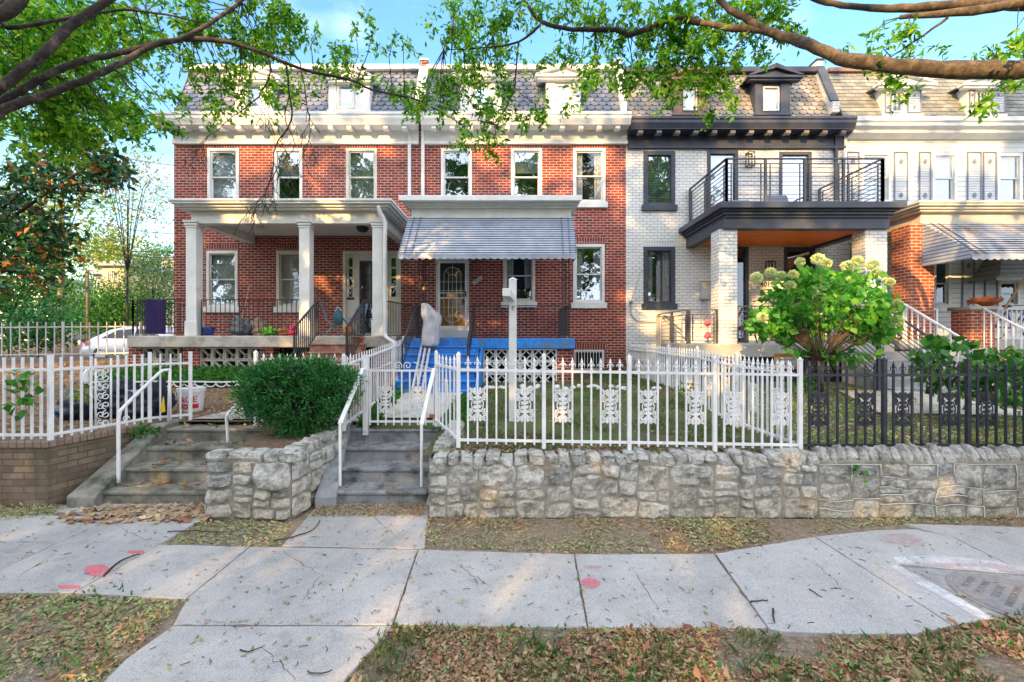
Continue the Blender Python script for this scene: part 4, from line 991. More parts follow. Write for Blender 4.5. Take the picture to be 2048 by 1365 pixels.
# entrance with sidelights
x0, x1, z0, z1 = hole(door1)
mb = MB(); ring(mb, x0, x1, z0, z1, .09, YF - .03, YF + .1, .10, .04); xs_ = [X(690, YF), X(712, YF), X(718, YF), X(764, YF), X(772, YF), X(800, YF)]
mb.box(X(709, YF), X(719, YF), YF - .02, YF + .1, z0 + .04, z1 - .1); mb.box(X(763, YF), X(777, YF), YF - .02, YF + .1, z0 + .04, z1 - .1)
mb.box(X(719, YF), X(763, YF), YF - .01, YF + .1, Z(522, YF), z1 - .1)
e = mb.build('entrance', m_cream, h1, bevel=.005)
for (a, b) in ((x0 + .09, X(709, YF)), (X(777, YF), x1 - .09)):
    zs_ = [Z(594, YF), Z(516, YF)]
    mb = MB(); mb.box(a, b, YF + .03, YF + .09, z0 + .04, zs_[0]); mb.box(a, b, YF + .03, YF + .09, zs_[1], z1 - .1); mb.box(a, a + .07, YF + .03, YF + .09, *zs_); mb.box(b - .07, b, YF + .03, YF + .09, *zs_)
    for k in range(1, 4): zz = lerp(zs_[0], zs_[1], k / 4); mb.box(a + .07, b - .07, YF + .035, YF + .08, zz - .025, zz + .025)
    s = mb.build('sidelight', m_cream, e, bevel=.004)
    mb = MB(); mb.box(a + .06, b - .06, YF + .06, YF + .065, *zs_); mb.build('sidelight_pane', m_glassD, e)
mb = MB(); mb.box(x0, x1, YF + .25, YF + .27, z0, z1); mb.build('hall', m_dark, e)
mb = MB(); mb.box(X(694, YF), X(708, YF), YF + .015, YF + .03, Z(600, YF), Z(595, YF)); mb.build('mail_slot', m_black, e)
dx0, dx1, dz0, dz1 = X(719, YF), X(763, YF), z0 + .04, Z(522, YF)
mb = MB(); ring(mb, dx0, dx1, dz0, dz1, .06, YF + .01, YF + .05); mb.box(dx0 + .06, dx1 - .06, YF + .01, YF + .05, lerp(dz0, dz1, .40), lerp(dz0, dz1, .47)); mb.box((dx0 + dx1) / 2 - .012, (dx0 + dx1) / 2 + .012, YF + .015, YF + .03, lerp(dz0, dz1, .47), dz1 - .06)
for k in (.62, .8): mb.box(dx0 + .06, dx1 - .06, YF + .015, YF + .03, lerp(dz0, dz1, k) - .01, lerp(dz0, dz1, k) + .01)
dr = mb.build('door', m_navy, h1, bevel=.004)
mb = MB(); mb.box(dx0 + .05, dx1 - .05, YF + .035, YF + .04, dz0 + .05, dz1 - .05); mb.build('pane', m_glassD, dr)
mb = MB(); mb.box(dx0 + .16, dx1 - .16, YF + .12, YF + .13, lerp(dz0, dz1, .47), dz1 - .15); mb.build('inner_door', solid('varnished_wood', (.42, .16, .04)), dr)
mb = MB(); mb.lathe((dx0 + .045, YF - .03, lerp(dz0, dz1, .44)), [(.02, 0), (.03, .015), (.012, .03)], 10, 'y'); mb.build('handle', m_black, dr, smooth=True)
cornice(h1, xL - .33, x12 - .0, m_white, m_white, ends=(.33, .0))
zr0 = Z(222, YF + .02); zr1 = Z(143, YF + .72)
slates(h1, xL + .02, x12 - .12, YF + .02, zr0 - .1, YF + .72, zr1, m_slateD, 'scale')
mb = MB(); mb.box(xL - .02, x12 - .12, YF + .62, YF + .9, zr1 - .02, zr1 + .06); mb.box(xL - .06, x12 - .12, YF + .55, YF + .62, zr1 - .02, zr1 + .13); mb.build('roof_trim', m_white, h1, bevel=.006)
mb = MB(); mb.prism([(xL, YF, zr0 - .12), (xL, YF + .72, zr1 + .1), (xL, 26, zr1), (xL, 26, zr0 - .12)], (-.03, 0, 0)); mb.build('gable_side', m_slateD, h1)
dormer(h1, 507, 130, 470, 546, (490, 524, 168, 217), 223, m_white, m_white, 1.75, gl=m_glass)
dormer(h1, 700, 130, 657, 740, (675, 709, 168, 217), 223, m_white, m_white, 1.75, gl=m_glass, behind=('blind', 0, 1, m_blind))
# party parapets
def parapet(house, px, w, m, m2, top=140):
    x = X(px, YF); mb = MB(); mb.prism([(x - w / 2, YF - .1, zr0 - .1), (x - w / 2, YF - .1, zr0 + .22), (x - w / 2, YF + .02, zr0 + .25), (x - w / 2, YF + .62, zr1 + .05), (x - w / 2, YF + .62, zr1 + .28), (x - w / 2, YF + 1.1, zr1 + .28), (x - w / 2, YF + 1.1, zr0 - .1)], (w, 0, 0)); p = mb.build('parapet', m, house, bevel=.01)
    mb = MB(); mb.bar((x, YF - .03, zr0 + .27), (x, YF + .62, zr1 + .09), w + .06, .05, up=(0, -1, 1)); mb.box(x - w / 2 - .03, x + w / 2 + .03, YF + .58, YF + 1.1, zr1 + .283, zr1 + .33); mb.build('coping', m2, p, bevel=.006); return p
# porch of house 1
YE = 10.86
zs1 = Z(672, 11.08)
mb = MB(); mb.box(X(253, 11.08), x12 - .05, 11.08, YF - .004, zs1 - .285, zs1); mb.build('porch_slab', m_conc, h1, bevel=.02)
mb = MB(); xw0 = X(256, 11.08)
for a, b in ((X(256, YP), X(281, YP)), (X(364, YP), X(397, YP)), (X(520, YP), X(545, YP)), (X(745, YP), x12 - .1)): mb = MB(); mb.box(a, b, YP + .02, YP + .35, .9, zs1 - .288); mb.build('foundation_pier', m_brick, h1)
mb = MB(); mb.box(xw0 + .02, xw0 + .3, YP + .37, YF - .003, .9, zs1 - .288); mb.build('foundation_wall', m_brick, h1)
first = None
for a in [X(281, YP) + i * .305 for i in range(3)] + [X(397, YP) + i * .305 for i in range(5)]:
    for r in range(2):
        zz = zs1 - .288 - .305 * (r + 1)
        if first is None: o0 = (a, YP + .05, zz); first = block_mb(a, zz, YP + .05, kind=1).build('breeze_block', m_conc, h1, origin=o0)
        else: dup(first, (a, YP + .05, zz), h1)
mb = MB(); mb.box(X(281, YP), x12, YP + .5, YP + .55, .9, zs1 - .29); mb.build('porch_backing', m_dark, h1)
def column(x, Yc, z0, z1, w, m, parent, label=None):
    mb = MB(); h = w / 2; mb.box(x - h, x + h, Yc - h, Yc + h, z0, z1)
    mb.box(x - h - .02, x + h + .02, Yc - h - .02, Yc + h + .02, z0, z0 + .36)
    for k, (a, b) in enumerate(((.18, .015), (.12, .03), (.05, .05))): mb.box(x - h - b, x + h + b, Yc - h - b, Yc + h + b, z1 - a, z1 - (.13, .06, 0)[k])
    return mb.build('column', m, parent, bevel=.006)
zcap = Z(442, 11.2)
for pc in (389, 613, 758): column(X(pc, 11.3), 11.3, zs1, zcap, .255, m_white, h1)
zt1 = Z(397, YE)
mb = MB(); xa1, xb1 = X(338, YE), X(786, YE)
ins = .0
def eave(house, x0, x1, y0, zt, th, m, fascia_in=.36, lift=0, beam_h=.42, ceilm=None, name='porch_roof', back=YF):
    """porch roof: crown band around front and both sides, inset beam below, ceiling"""
    mb = MB(); steps_ = [(0, 0, .055), (.03, .055, .11), (.10, .11, .17), (.16, .17, .22)]
    for off, a, b in steps_:
        if b > th: b = th
        mb.box(x0 + off, x1 - off, y0 + off, back - .004, zt - b + .0015, zt - a)
    r = mb.build(name, m, house, bevel=.004)
    f = fascia_in; mb = MB(); bw = .22
    zb0, zb1 = zt - .222 - beam_h, zt - .222
    mb.box(x0 + f, x1 - f, y0 + f, y0 + f + bw, zb0, zb1)
    for xx in (x0 + f, x1 - f - bw): mb.box(xx, xx + bw, y0 + f + bw + .002, back - .004, zb0 + .001, zb1)
    mb.build('beam', m, r, bevel=.006)
    mb = MB(); mb.box(x0 + f + bw, x1 - f - bw, y0 + f + bw, back - .004, zb1 - .06, zb1 - .001); mb.build('porch_ceiling', ceilm or m, r)
    return r
pr1 = eave(h1, X(335, YE), X(783, YE) + .35 * 0, YE, zt1, .22, m_white, fascia_in=.33, beam_h=Z(418, 11.2) - zcap)
mb = MB(); lx, lz = X(725, 12.3), Z(461, 12.3); mb.lathe((lx, 12.3, lz), [(.03, -.06), (.12, -.03), (.17, .05), (.17, .08), (.08, .10), (.06, .14)], 16); mb.build('ceiling_lamp', m_black, h1, smooth=True)
mb = MB(); mb.lathe((X(520, 12.5), 12.5, Z(463, 12.5)), [(.02, -.03), (.13, 0), (.13, .05)], 14); mb.build('ceiling_lamp', m_white, h1)
# gutter downpipe at the porch corner
mb = MB(); branch(mb, [P(757, 412, 10.95), P(760, 425, 10.98), P(770, 446, 11.05), P(770, 480, 11.06), P(770, 640, 11.04), P(770, 668, 11.03), P(776, 678, 10.95), P(788, 686, 10.9), P(788, 700, 10.9), P(788, 760, 10.9)], .05, .05, 8); mb.build('downpipe', m_white, h1, smooth=True)
mb = MB(); mb.bar(P(819, 250, YF - .06), P(819, 396, YF - .06), .09, .07, up=(0, 1, 0)); mb.build('downpipe', m_white, h1)
# railings, house 1
zr = Z(600, 11.2)
rail_panel(h1, (X(266, 11.2), 11.2), (X(377, 11.2), 11.2), zr, zs1, m_black, scrolls=False)
rail_panel(h1, (X(266, 11.2), 11.2), (X(266, 11.2), YF - .1), zr, zs1, m_black)
rail_panel(h1, (X(403, 11.2), 11.2), (X(602, 11.2), 11.2), zr, zs1, m_black)
rail_panel(h1, (-4.76, 11.15), (-4.76, 9.95), zr - .02, zs1, m_black, zt2=zr - .72, zb2=zs1 - .78, pick=.009, sp=.1)
rail_panel(h1, (-3.62, 11.15), (-3.62, 9.95), zr - .02, zs1, m_black, zt2=zr - .72, zb2=zs1 - .78, pick=.009, sp=.1)
rail_panel(h1, (-3.12, 11.2), (-2.78, YF - .2), zr - .02, zs1, m_black, sp=.1)
# red steps house 1
m_redstep = M('red_painted_step', (.25, .09, .06), (.34, .2, .15), 5, .8, .4, 40, dirt=(.5, .42, .36), dscale=4, dlo=.55, dhi=.7)
for i in range(5):
    z = zs1 - .19 * (i + 1); y = 11.06 - .28 * (i + 1)
    mb = MB(); mb.box(-4.80 - .03 * i, -3.55 + .03 * i, y, 11.078, .9, z - .04); mb.box(-4.82 - .03 * i, -3.53 + .03 * i, y - .03, 11.078, z - .038, z); mb.build('step', m_redstep, h1, bevel=.01)
# ================= house 2 : brick house with blue stoop
h2 = thing('brick_house', ((x12 + x23) / 2, YF, 1.2), 'red brick row house with bright blue porch and striped metal awning', 'house', 'row houses')
W2 = [(882, 944, 297, 409), (1022, 1084, 297, 409), (1146, 1211, 297, 405), (1006, 1070, 497, 604), (1146, 1209, 489, 606)]
door2 = (872, 938, 518, 662)
bas2 = (1147, 1208, 700, 742)
mb = MB(); wall_holes(mb, x12 + .001, x23, .9, ztopw, [hole(w) for w in W2] + [hole(door2), hole(bas2)]); mb.build('wall', m_brick, h2)
mb = MB(); mb.box(x12 + .02, x23, 25.4, 26, .9, 10.4); mb.add([(x12, YF + .7, 10.6), (x23, YF + .7, 10.6), (x23, 26, 10.28), (x12, 26, 10.28)], [(0, 1, 2, 3)]); mb.build('rear_wall', m_brick, h2)
window(h2, W2[0], m_white, m_white, gl=m_glass, soldm=m_sold)
w = window(h2, W2[1], m_white, m_white, gl=m_glassB, behind=('blind', 0, .4, m_blind), soldm=m_sold)
window(h2, W2[2], m_white, m_white, gl=m_glassD, behind=('tied', 0, 1, m_cloud), soldm=m_sold)
window(h2, W2[3], m_cream, m_white, gl=m_glassD, behind=('tied', 0, .75, m_cloud), soldm=m_sold)
window(h2, W2[4], m_white, m_white, gl=m_glass, behind=('tied', 0, 1, m_cloud), soldm=m_sold)
x0, x1, z0, z1 = hole(bas2)
mb = MB(); ring(mb, x0, x1, z0, z1, .04, YF - .02, YF + .06); bw_ = mb.build('basement_window', m_white, h2)
mb = MB(); mb.box(x0 + .04, x1 - .04, YF + .1, YF + .11, z0, z1); mb.build('pane', m_dark, bw_)
mb = MB()
for i in range(10): xx = lerp(x0 + .06, x1 - .06, i / 9); mb.box(xx - .008, xx + .008, YF - .05, YF - .035, z0 + .02, z1 - .02)
mb.box(x0, x1, YF - .05, YF - .038, z1 - .07, z1 - .05); mb.box(x0, x1, YF - .05, YF - .038, z0 + .05, z0 + .07); mb.build('window_bars', m_white2, bw_)
mb = MB(); mb.box(x0 - .05, x1 + .05, YF - .006, YF + .02, z1 + .003, z1 + .2); mb.build('lintel', m_sold, h2)
# storm door
x0, x1, z0, z1 = hole(door2)
mb = MB(); ring(mb, x0, x1, z0, z1, .06, YF - .03, YF + .1, .07, .02); fr_ = mb.build('door_frame', m_cream, h2, bevel=.004)
dx0, dx1, dz0, dz1 = x0 + .065, x1 - .065, z0 + .025, z1 - .075
mb = MB(); ring(mb, dx0, dx1, dz0, dz1, .055, YF - .02, YF + .015, .055, .12); dr = mb.build('storm_door', m_white2, h2, bevel=.004)
mb = MB(); cx_ = (dx0 + dx1) / 2; W_, H_ = dx1 - dx0, dz1 - dz0; yy = YF - .012
for rr, hh in ((.24, .40), (.115, .30)):
    pts = []
    for i in range(33):
        a = 2 * math.pi * i / 32; s = math.sin(a); pts.append((cx_ + rr * W_ / .8 * math.cos(a), yy, (dz0 + dz1) / 2 + .02 + (hh * H_ - rr) * (1 if s >= 0 else -1) * (0 if abs(s) < 1e-6 else 1) + rr * s))
    mb.tube(pts, .008, 5)
for fx in (-.115, 0, .115): mb.tube([(cx_ + fx, yy, dz0 + .36 if fx else dz0 + .1), (cx_ + fx, yy, dz1 - .3 if fx else dz1 - .05)], .006, 5)
for fz in (.2, .33, .57, .70): mb.tube([(dx0 + .05, yy, dz0 + fz * H_), (dx1 - .05, yy, dz0 + fz * H_)], .006, 5)
for s in (-1, 1):
    for t_ in (-1, 1):
        c_ = (dz0 + dz1) / 2 + .02 + t_ * (.30 * H_ - .115); mb.tube([(cx_ + s * .08, yy, c_ + t_ * .08), (cx_ + s * .19, yy, c_ + t_ * .22)], .006, 5)
mb.box(dx0 + .05, dx1 - .05, yy - .01, yy + .01, dz0 + .455 * H_, dz0 + .475 * H_); mb.box(dx0 + .05, dx1 - .05, yy - .01, yy + .01, dz0 + .53 * H_, dz0 + .545 * H_)
mb.build('grille', m_cream, dr)
mb = MB(); mb.box(cx_ - .17, cx_ + .17, yy - .02, yy, dz0 + .48 * H_, dz0 + .52 * H_); mb.build('mail_slot', solid('brass', (.5, .35, .08), .4, .6), dr)
mb = MB(); mb.box(dx1 - .05, dx1 - .02, YF - .06, YF - .02, dz0 + .48 * H_, dz0 + .56 * H_); mb.build('handle', m_black, dr)
mb = MB(); mb.box(dx0 + .04, dx1 - .04, YF + .02, YF + .025, dz0, dz1); mb.build('pane', m_glassS, dr)
mb = MB(); mb.box(x0, x1, YF + .11, YF + .13, z0, lerp(z0, z1, .45)); mb.mi = 1; mb.box(x0, x1, YF + .11, YF + .13, lerp(z0, z1, .45) + .001, z1); mb.build('inner_door', [solid('varnished_door', (.75, .30, .07)), solid('dark_door_glass', (.12, .10, .06))], dr)
mb = MB(); mb.box(x0 - .03, x1 + .03, YF - .3, YF - .001, 2.295, z0 - .002); mb.build('threshold', m_white, h2, bevel=.01)
# number plate, tilted
n = P(955, 561, YF - .02); a = R(34)
npl = bpy.data.objects.new('number_plate', None); 
mb = MB(); mb.box(-.165, .165, -.012, 0, -.055, .055); o = mb.build('number_plate', solid('plate_cream', (.62, .58, .5)), h2, bevel=.004, origin=(0, 0, 0)); o.location = n - ORG[h2.name]; o.rotation_euler = (0, -a, 0); ORG[o.name] = n
bpy.data.objects.remove(npl)
tx = text('digits', '4021', n + Vector((0, -.016, 0)), .1, (R(90), 0, 0), m_black, o, .002); tx.location = (0, -.016, 0)
cornice(h2, x12 + .14, x23 + .03, m_white, m_white)
slates(h2, x12 + .12, x23 - .1, YF + .02, zr0 - .1, YF + .72, zr1, m_slateD, 'scale')
mb = MB(); mb.box(x12 + .12, x23 - .1, YF + .62, YF + .9, zr1 - .02, zr1 + .06); mb.box(x12 + .12, x23 - .1, YF + .55, YF + .62, zr1 - .02, zr1 + .13); mb.build('roof_trim', m_white, h2, bevel=.006)
dormer(h2, 962, 125, 920, 1003, (945, 979, 170, 218), 224, m_white, m_white, 1.7, gl=m_glassB)
dormer(h2, 1128, 125, 1092, 1162, (1113, 1142, 170, 216), 222, m_white, m_white, 1.7, gl=m_glassB)
parapet(h2, 840, .22, m_brick, m_white); parapet(h2, 1247, .17, m_white, m_white)
mb = MB(); mb.bar(P(846, 250, YF - .07), P(846, 396, YF - .07), .09, .08, up=(0, 1, 0)); mb.build('downpipe', m_white, h2)
# blue porch
zs2 = Z(677, 11.08)
mb = MB(); mb.box(X(813, 11.08), X(1150, 11.08), 11.08, YF - .004, zs2 - .26, zs2); mb.build('porch_slab', m_blue, h2, bevel=.018)
mb = MB(); z_ = zs2 - .263
for a, b in ((X(952, YP), X(966, YP)), (X(1115, YP), X(1148, YP))): mb = MB(); mb.box(a, b, YP + .02, YP + .3, .9, z_); mb.build('foundation_pier', m_brick, h2)
mb = MB(); mb.box(X(1118, YP), X(1148, YP), YP + .32, YF - .003, .9, z_); mb.build('foundation_wall', m_brick, h2)
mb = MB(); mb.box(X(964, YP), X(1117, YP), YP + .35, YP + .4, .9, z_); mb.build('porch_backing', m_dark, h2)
first = None
for i in range(6):
    for r in range(3):
        a = X(966, YP) + .008 + i * .303; zz = z_ - .303 * (r + 1)
        if first is None: first = block_mb(a, zz, YP, kind=0).build('breeze_block', m_white, h2, origin=(a, YP, zz))
        else: dup(first, (a, YP, zz), h2)
for i in range(6):
    z = zs2 - .003 - .18 * (i + 1); y = 11.06 - .27 * (i + 1); xl, xr = -2.55 + .015 * i, -.80
    mb = MB(); mb.box(xl, xr, y, 11.078, .9, z - .045); mb.box(xl - .02, xr + .02, y - .03, 11.078, z - .043, z); mb.build('step', m_blue, h2, bevel=.01)
mb = MB(); P0 = [(-.775, 9.45, 1.1), (-.775, 9.45, 1.3), (-.775, 11.07, 2.05), (-.775, 11.07, 1.1)]; mb.prism(P0, (.07, 0, 0)); mb.build('cheek_wall', m_blue, h2, bevel=.01)
# iron corner columns & rails of house 2
def lace_post(house, x, y, z0, z1, w=.16):
    mb = MB()
    for s in (-1, 1):
        mb.box(x + s * w / 2 - .011, x + s * w / 2 + .011, y - .011, y + .011, z0, z1)
    mb.box(x - .011, x + .011, y + w - .011, y + w + .011, z0, z1)
    n = int((z1 - z0) / .22)
    for i in range(n):
        zc = z0 + .13 + i * .22
        for s in (-1, 1): scroll(mb, (x + s * .028, y, zc), .042, 1.2, .006, s if i % 2 else -s, R(90))
        mb.prism([(x - .035, y - .004, zc + .08), (x, y - .004, zc + .05), (x + .035, y - .004, zc + .08), (x, y - .004, zc + .12)], (0, .008, 0))
    return mb.build('iron_column', m_black, house)
zaw = Z(515, 10.9)
lace_post(h2, X(845, 11.2), 11.2, zs2, zaw + .2); lace_post(h2, X(1131, 11.2), 11.2, zs2, zaw + .2)
mb = MB()
for s, xx in ((1, X(852, 11.2)), (-1, X(1124, 11.2))):
    for k in range(5): scroll(mb, (xx + s * (.05 + .07 * (k % 3)), 11.2, 4.15 + .09 * (k // 3) + .05 * k), .05, 1.3, .006, s)
    mb.tube([(xx, 11.2, 3.7), (xx + s * .1, 11.2, 3.95), (xx + s * .3, 11.2, 4.15)], .008, 5)
mb.build('scrollwork', m_black, h2)
zr2 = Z(612, 11.2)
rail_panel(h2, (X(948, 11.2), 11.18), (X(1120, 11.2), 11.18), zr2, zs2, m_black, sp=.14, pick=.006)
rail_panel(h2, (X(1137, 11.2), 11.18), (X(1137, 11.2), YF - .1), zr2, zs2, m_black, sp=.14, pick=.006)
rail_panel(h2, (X(826, 11.2), 11.18), (X(826, 11.2), YF - .1), zr2, zs2, m_black, sp=.14, pick=.006)
for xx in (-2.33, -.93):
    mb = MB(); mb.bar((xx, 11.15, zr2 + .02), (xx - .02, 9.75, zr2 - .95), .05, .03); mb.bar((xx, 11.15, zs2), (xx, 11.15, zr2), .035, .035); mb.bar((xx - .02, 9.75, 1.1), (xx - .02, 9.75, zr2 - .95), .035, .035); mb.bar((xx, 11.15, zr2 - .42), (xx - .02, 9.75, zr2 - 1.39), .02, .02)
    for k in range(1, 9):
        t_ = k / 9; mb.bar((xx, lerp(11.15, 9.75, t_), lerp(zr2, zr2 - .95, t_)), (xx, lerp(11.15, 9.75, t_), lerp(zr2 - .42, zr2 - 1.39, t_)), .014, .014)
    mb.build('stair_rail', m_black, h2)
# porch roof + awning
zt2 = Z(394, 10.75)
pr2 = eave(h2, X(800, 10.75), X(1163, 10.75), 10.75, zt2, .22, m_white, fascia_in=.22, beam_h=.30)
mb = MB(); mb.box(X(797, 10.7), X(1164, 10.7), 10.68, 10.748, zt2 - .11, zt2 + .02); mb.build('gutter', m_white2, pr2, bevel=.01)
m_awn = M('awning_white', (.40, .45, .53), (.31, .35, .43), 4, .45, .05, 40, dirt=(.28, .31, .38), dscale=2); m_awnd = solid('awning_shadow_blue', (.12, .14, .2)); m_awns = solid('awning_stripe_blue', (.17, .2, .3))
def awning(house, x0t, x1t, yt, zt, x0b, x1b, yb, zb, n, stripes, side=True, val=.06, mats=None, name='awning'):
    mats = mats or [m_awn, m_awnd, m_awns]
    mb = MB(); e = .35
    for i in range(n):
        t0, t1 = i / n, (i + 1) / n
        ya, za, yb_, zb_ = lerp(yt, yb, t0), lerp(zt, zb, t0), lerp(yt, yb, t1), lerp(zt, zb, t1)
        xa0, xa1 = lerp(x0t, x0b, (t0 + t1) / 2), lerp(x1t, x1b, (t0 + t1) / 2)
        # slat leans more than the slope; its lower lip drops to the next one
        d = Vector((0, yb - yt, zb - zt)).normalized(); nr = Vector((0, -abs(d.z), abs(d.y))) * .022
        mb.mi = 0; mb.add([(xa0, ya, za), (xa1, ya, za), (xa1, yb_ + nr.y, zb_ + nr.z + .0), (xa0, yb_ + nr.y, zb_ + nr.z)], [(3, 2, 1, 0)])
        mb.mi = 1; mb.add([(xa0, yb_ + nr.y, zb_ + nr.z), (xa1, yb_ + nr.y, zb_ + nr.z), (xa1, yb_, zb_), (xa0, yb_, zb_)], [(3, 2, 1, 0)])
    a = mb.build(name, mats, house)
    for f in stripes:
        mb = MB()
        for i in range(n):
            t0, t1 = i / n, (i + 1) / n; ya, za, yb_, zb_ = lerp(yt, yb, t0), lerp(zt, zb, t0), lerp(yt, yb, t1), lerp(zt, zb, t1)
            o = Vector((0, nr.y * .2, nr.z * .2 + .003)); w = .02
            xc = lerp(lerp(x0t, x1t, f), lerp(x0b, x1b, f), (t0 + t1) / 2)
            mb.add([(xc - w, ya + o.y, za + o.z), (xc + w, ya + o.y, za + o.z), (xc + w, yb_ + nr.y + o.y, zb_ + nr.z + o.z), (xc - w, yb_ + nr.y + o.y, zb_ + nr.z + o.z)], [(3, 2, 1, 0)])
        mb.build('stripe', mats[2], a)
    # scalloped valance
    mb = MB(); ns = int((x1b - x0b) / .16); vs = []
    for i in range(ns * 6 + 1):
        xx = lerp(x0b, x1b, i / (ns * 6)); vs.append((xx, zb + .02)); 
    mb.mi = 0
    for i in range(ns * 6):
        s0 = abs(math.sin(math.pi * i / 6)); s1 = abs(math.sin(math.pi * (i + 1) / 6)); xA, xB = vs[i][0], vs[i + 1][0]
        mb.add([(xA, yb - .012, zb + .03), (xB, yb - .012, zb + .03), (xB, yb - .012, zb - val - .035 * s1), (xA, yb - .012, zb - val - .035 * s0)], [(3, 2, 1, 0)])
    mb.build('valance', mats[0], a)
    if side:
        for (xt, xb) in ((x0t, x0b), (x1t, x1b)):
            mb = MB(); m_ = 8
            for i in range(m_):
                t0, t1 = i / m_, (i + 1) / m_
                za, zb_ = lerp(zt, zb - val, t0), lerp(zt, zb - val, t1)
                ya, yb_ = lerp(yt, yb, min(1, t0 * 1.15)), lerp(yt, yb, min(1, t1 * 1.15)); xa, xb_ = lerp(xt, xb, t0), lerp(xt, xb, t1)
                q = .02; mb.mi = 0; mb.add([(xa, ya, za), (xa, yt + .25, za), (xb_, yt + .25, zb_ + q), (xb_, yb_, zb_ + q)], [(0, 1, 2, 3)]); mb.mi = 1
                mb.add([(xb_, yb_, zb_ + q), (xb_, yt + .25, zb_ + q), (xb_, yt + .25, zb_), (xb_, yb_, zb_)], [(0, 1, 2, 3)])
            mb.build('side_flap', mats, a)
    return a
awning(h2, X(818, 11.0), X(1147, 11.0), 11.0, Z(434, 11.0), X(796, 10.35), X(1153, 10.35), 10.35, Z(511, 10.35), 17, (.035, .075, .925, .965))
mb = MB(); mb.lathe((X(870, 11.15), 11.15, Z(507, 11.15)), [(.1, 0), (.13, .1), (.12, .3)], 12); mb.build('porch_lantern', m_white, h2)
mb = MB(); mb.lathe((X(848, 11.15), 11.15, Z(578, 11.15)), [(.005, -.05), (.035, -.03), (.045, 0), (.035, .03), (.005, .05)], 10); mb.build('door_bell_lamp', solid('amber_glass', (.75, .42, .1)), h2, smooth=True)
# ================= house 3 : white painted brick
h3 = thing('painted_brick_house', ((x23 + x34) / 2, YF, 1.2), 'white painted brick row house with charcoal trim and a roof deck over its porch', 'house', 'row houses')
W3 = [(1287, 1350, 303, 411), (1287, 1350, 494, 608)]
D3 = [(1414, 1476, 302, 440), (1558, 1623, 304, 440), (1432, 1497, 494, 690), (1568, 1630, 495, 690)]
mb = MB(); wall_holes(mb, x23 + .001, x34, .9, ztopw, [hole(w) for w in W3 + D3]); mb.build('wall', m_wbrick, h3)
mb = MB(); mb.box(x23 + .02, x34, 25.4, 26, .9, 10.4); mb.add([(x23, YF + .7, 10.6), (x34, YF + .7, 10.6), (x34, 26, 10.28), (x23, 26, 10.28)], [(0, 1, 2, 3)]); mb.build('rear_wall', m_wbrick, h3)
window(h3, W3[0], m_navy, m_navy, style='single', fw=.12, gl=m_glassB, behind=('slats', .0, 1, solid('grey_slats', (.3, .31, .32))), soldm=m_wsold)
window(h3, W3[1], m_navy, m_navy, style='single', fw=.12, gl=m_glass, behind=('tied', 0, 1, m_cloud), soldm=m_wsold)
for k, d_ in enumerate(D3):
    w = window(h3, d_, m_navy, None, style='single', fw=.1, gl=(m_glass, m_glassB, m_glassD, m_glassD)[k], name='glass_door', behind=(('blind', 0, 1, m_blind) if k < 2 else None))
x0, x1, z0, z1 = hole(D3[0])
cornice(h3, x23 + .04, x34 + .1, m_navy, M('taupe_bracket', (.12, .11, .11), (.2, .18, .17), 5, .6), zt=Z(223, YF - .55) - .13)
slates(h3, x23 + .08, x34 - .12, YF + .02, zr0 - .25, YF + .72, zr1 - .08, m_slateL, 'scale', w=.22)
mb = MB(); mb.box(x23 + .08, x34 - .12, YF + .62, YF + .9, zr1 - .1, zr1 - .02); mb.box(x23 + .08, x34 - .12, YF + .55, YF + .62, zr1 - .1, zr1 + .06); mb.build('roof_trim', m_navy, h3, bevel=.006)
m_brown = M('brown_dormer_paint', (.22, .13, .09), (.16, .10, .07), 4, .6)
dormer(h3, 1383, 131, 1346, 1414, (1366, 1394, 176, 222), 230, m_brown, m_navy, 1.65, fm=m_cream, gl=m_glass, behind=('blind', 0, 1, m_cloud))
dormer(h3, 1545, 127, 1509, 1580, (1526, 1558, 174, 223), 230, m_navy, m_navy, 1.65, fm=m_white, gl=m_glassB)
parapet(h3, 1668, .2, m_wbrick, m_navy)
mb = MB(); mb.bar(P(1672, 262, YF - .06), P(1672, 400, YF - .06), .08, .06, up=(0, 1, 0)); mb.build('downpipe', m_navy, h3)
zs3 = Z(688, 11.1); xs0, xs1 = X(1380, 11.1), X(1790, 11.1)
mb = MB(); mb.box(xs0, xs1, 11.1, YF - .004, zs3 - .33, zs3); mb.build('porch_slab', M('pale_porch_concrete', (.46, .45, .43), (.36, .35, .33), 3, .85, .3, 40), h3, bevel=.015)
mb = MB(); mb.box(xs0 + .1, xs1 - .1, 11.35, 11.5, .9, zs3 - .333); mb.box(xs0 + .1, xs0 + .2, 11.5, YF - .01, .9, zs3 - .333)
for i in range(22): mb.box(xs0 + .05 + i * .16, xs0 + .09 + i * .16, 11.30, 11.34, 1.0, zs3 - .333)
mb.build('porch_foundation', m_navy, h3)
zb3 = Z(460, 11.25)
for a, b in ((1438, 1475), (1731, 1775)):
    mb = MB(); mb.box(X(a, 11.2), X(b, 11.2), 11.2, 11.66, zs3, zb3); mb.build('column', m_wbrick, h3, bevel=.01)
mb = MB(); y0 = 10.86; xe0, xe1 = X(1441, y0), X(1815, y0); zt3 = Z(403, y0)
for off, a, b in ((0, 0, .15), (.1, .15, .2), (.16, .2, .27), (.22, .27, .33)): mb.box(xe0 + off, xe1 - off, y0 + off, YF - .005, zt3 - b + .0015, zt3 - a)
dk = mb.build('porch_roof', m_navy, h3, bevel=.006)
mb = MB(); bx0, bx1 = X(1448, 11.15), X(1778, 11.15); zbt = zt3 - .332
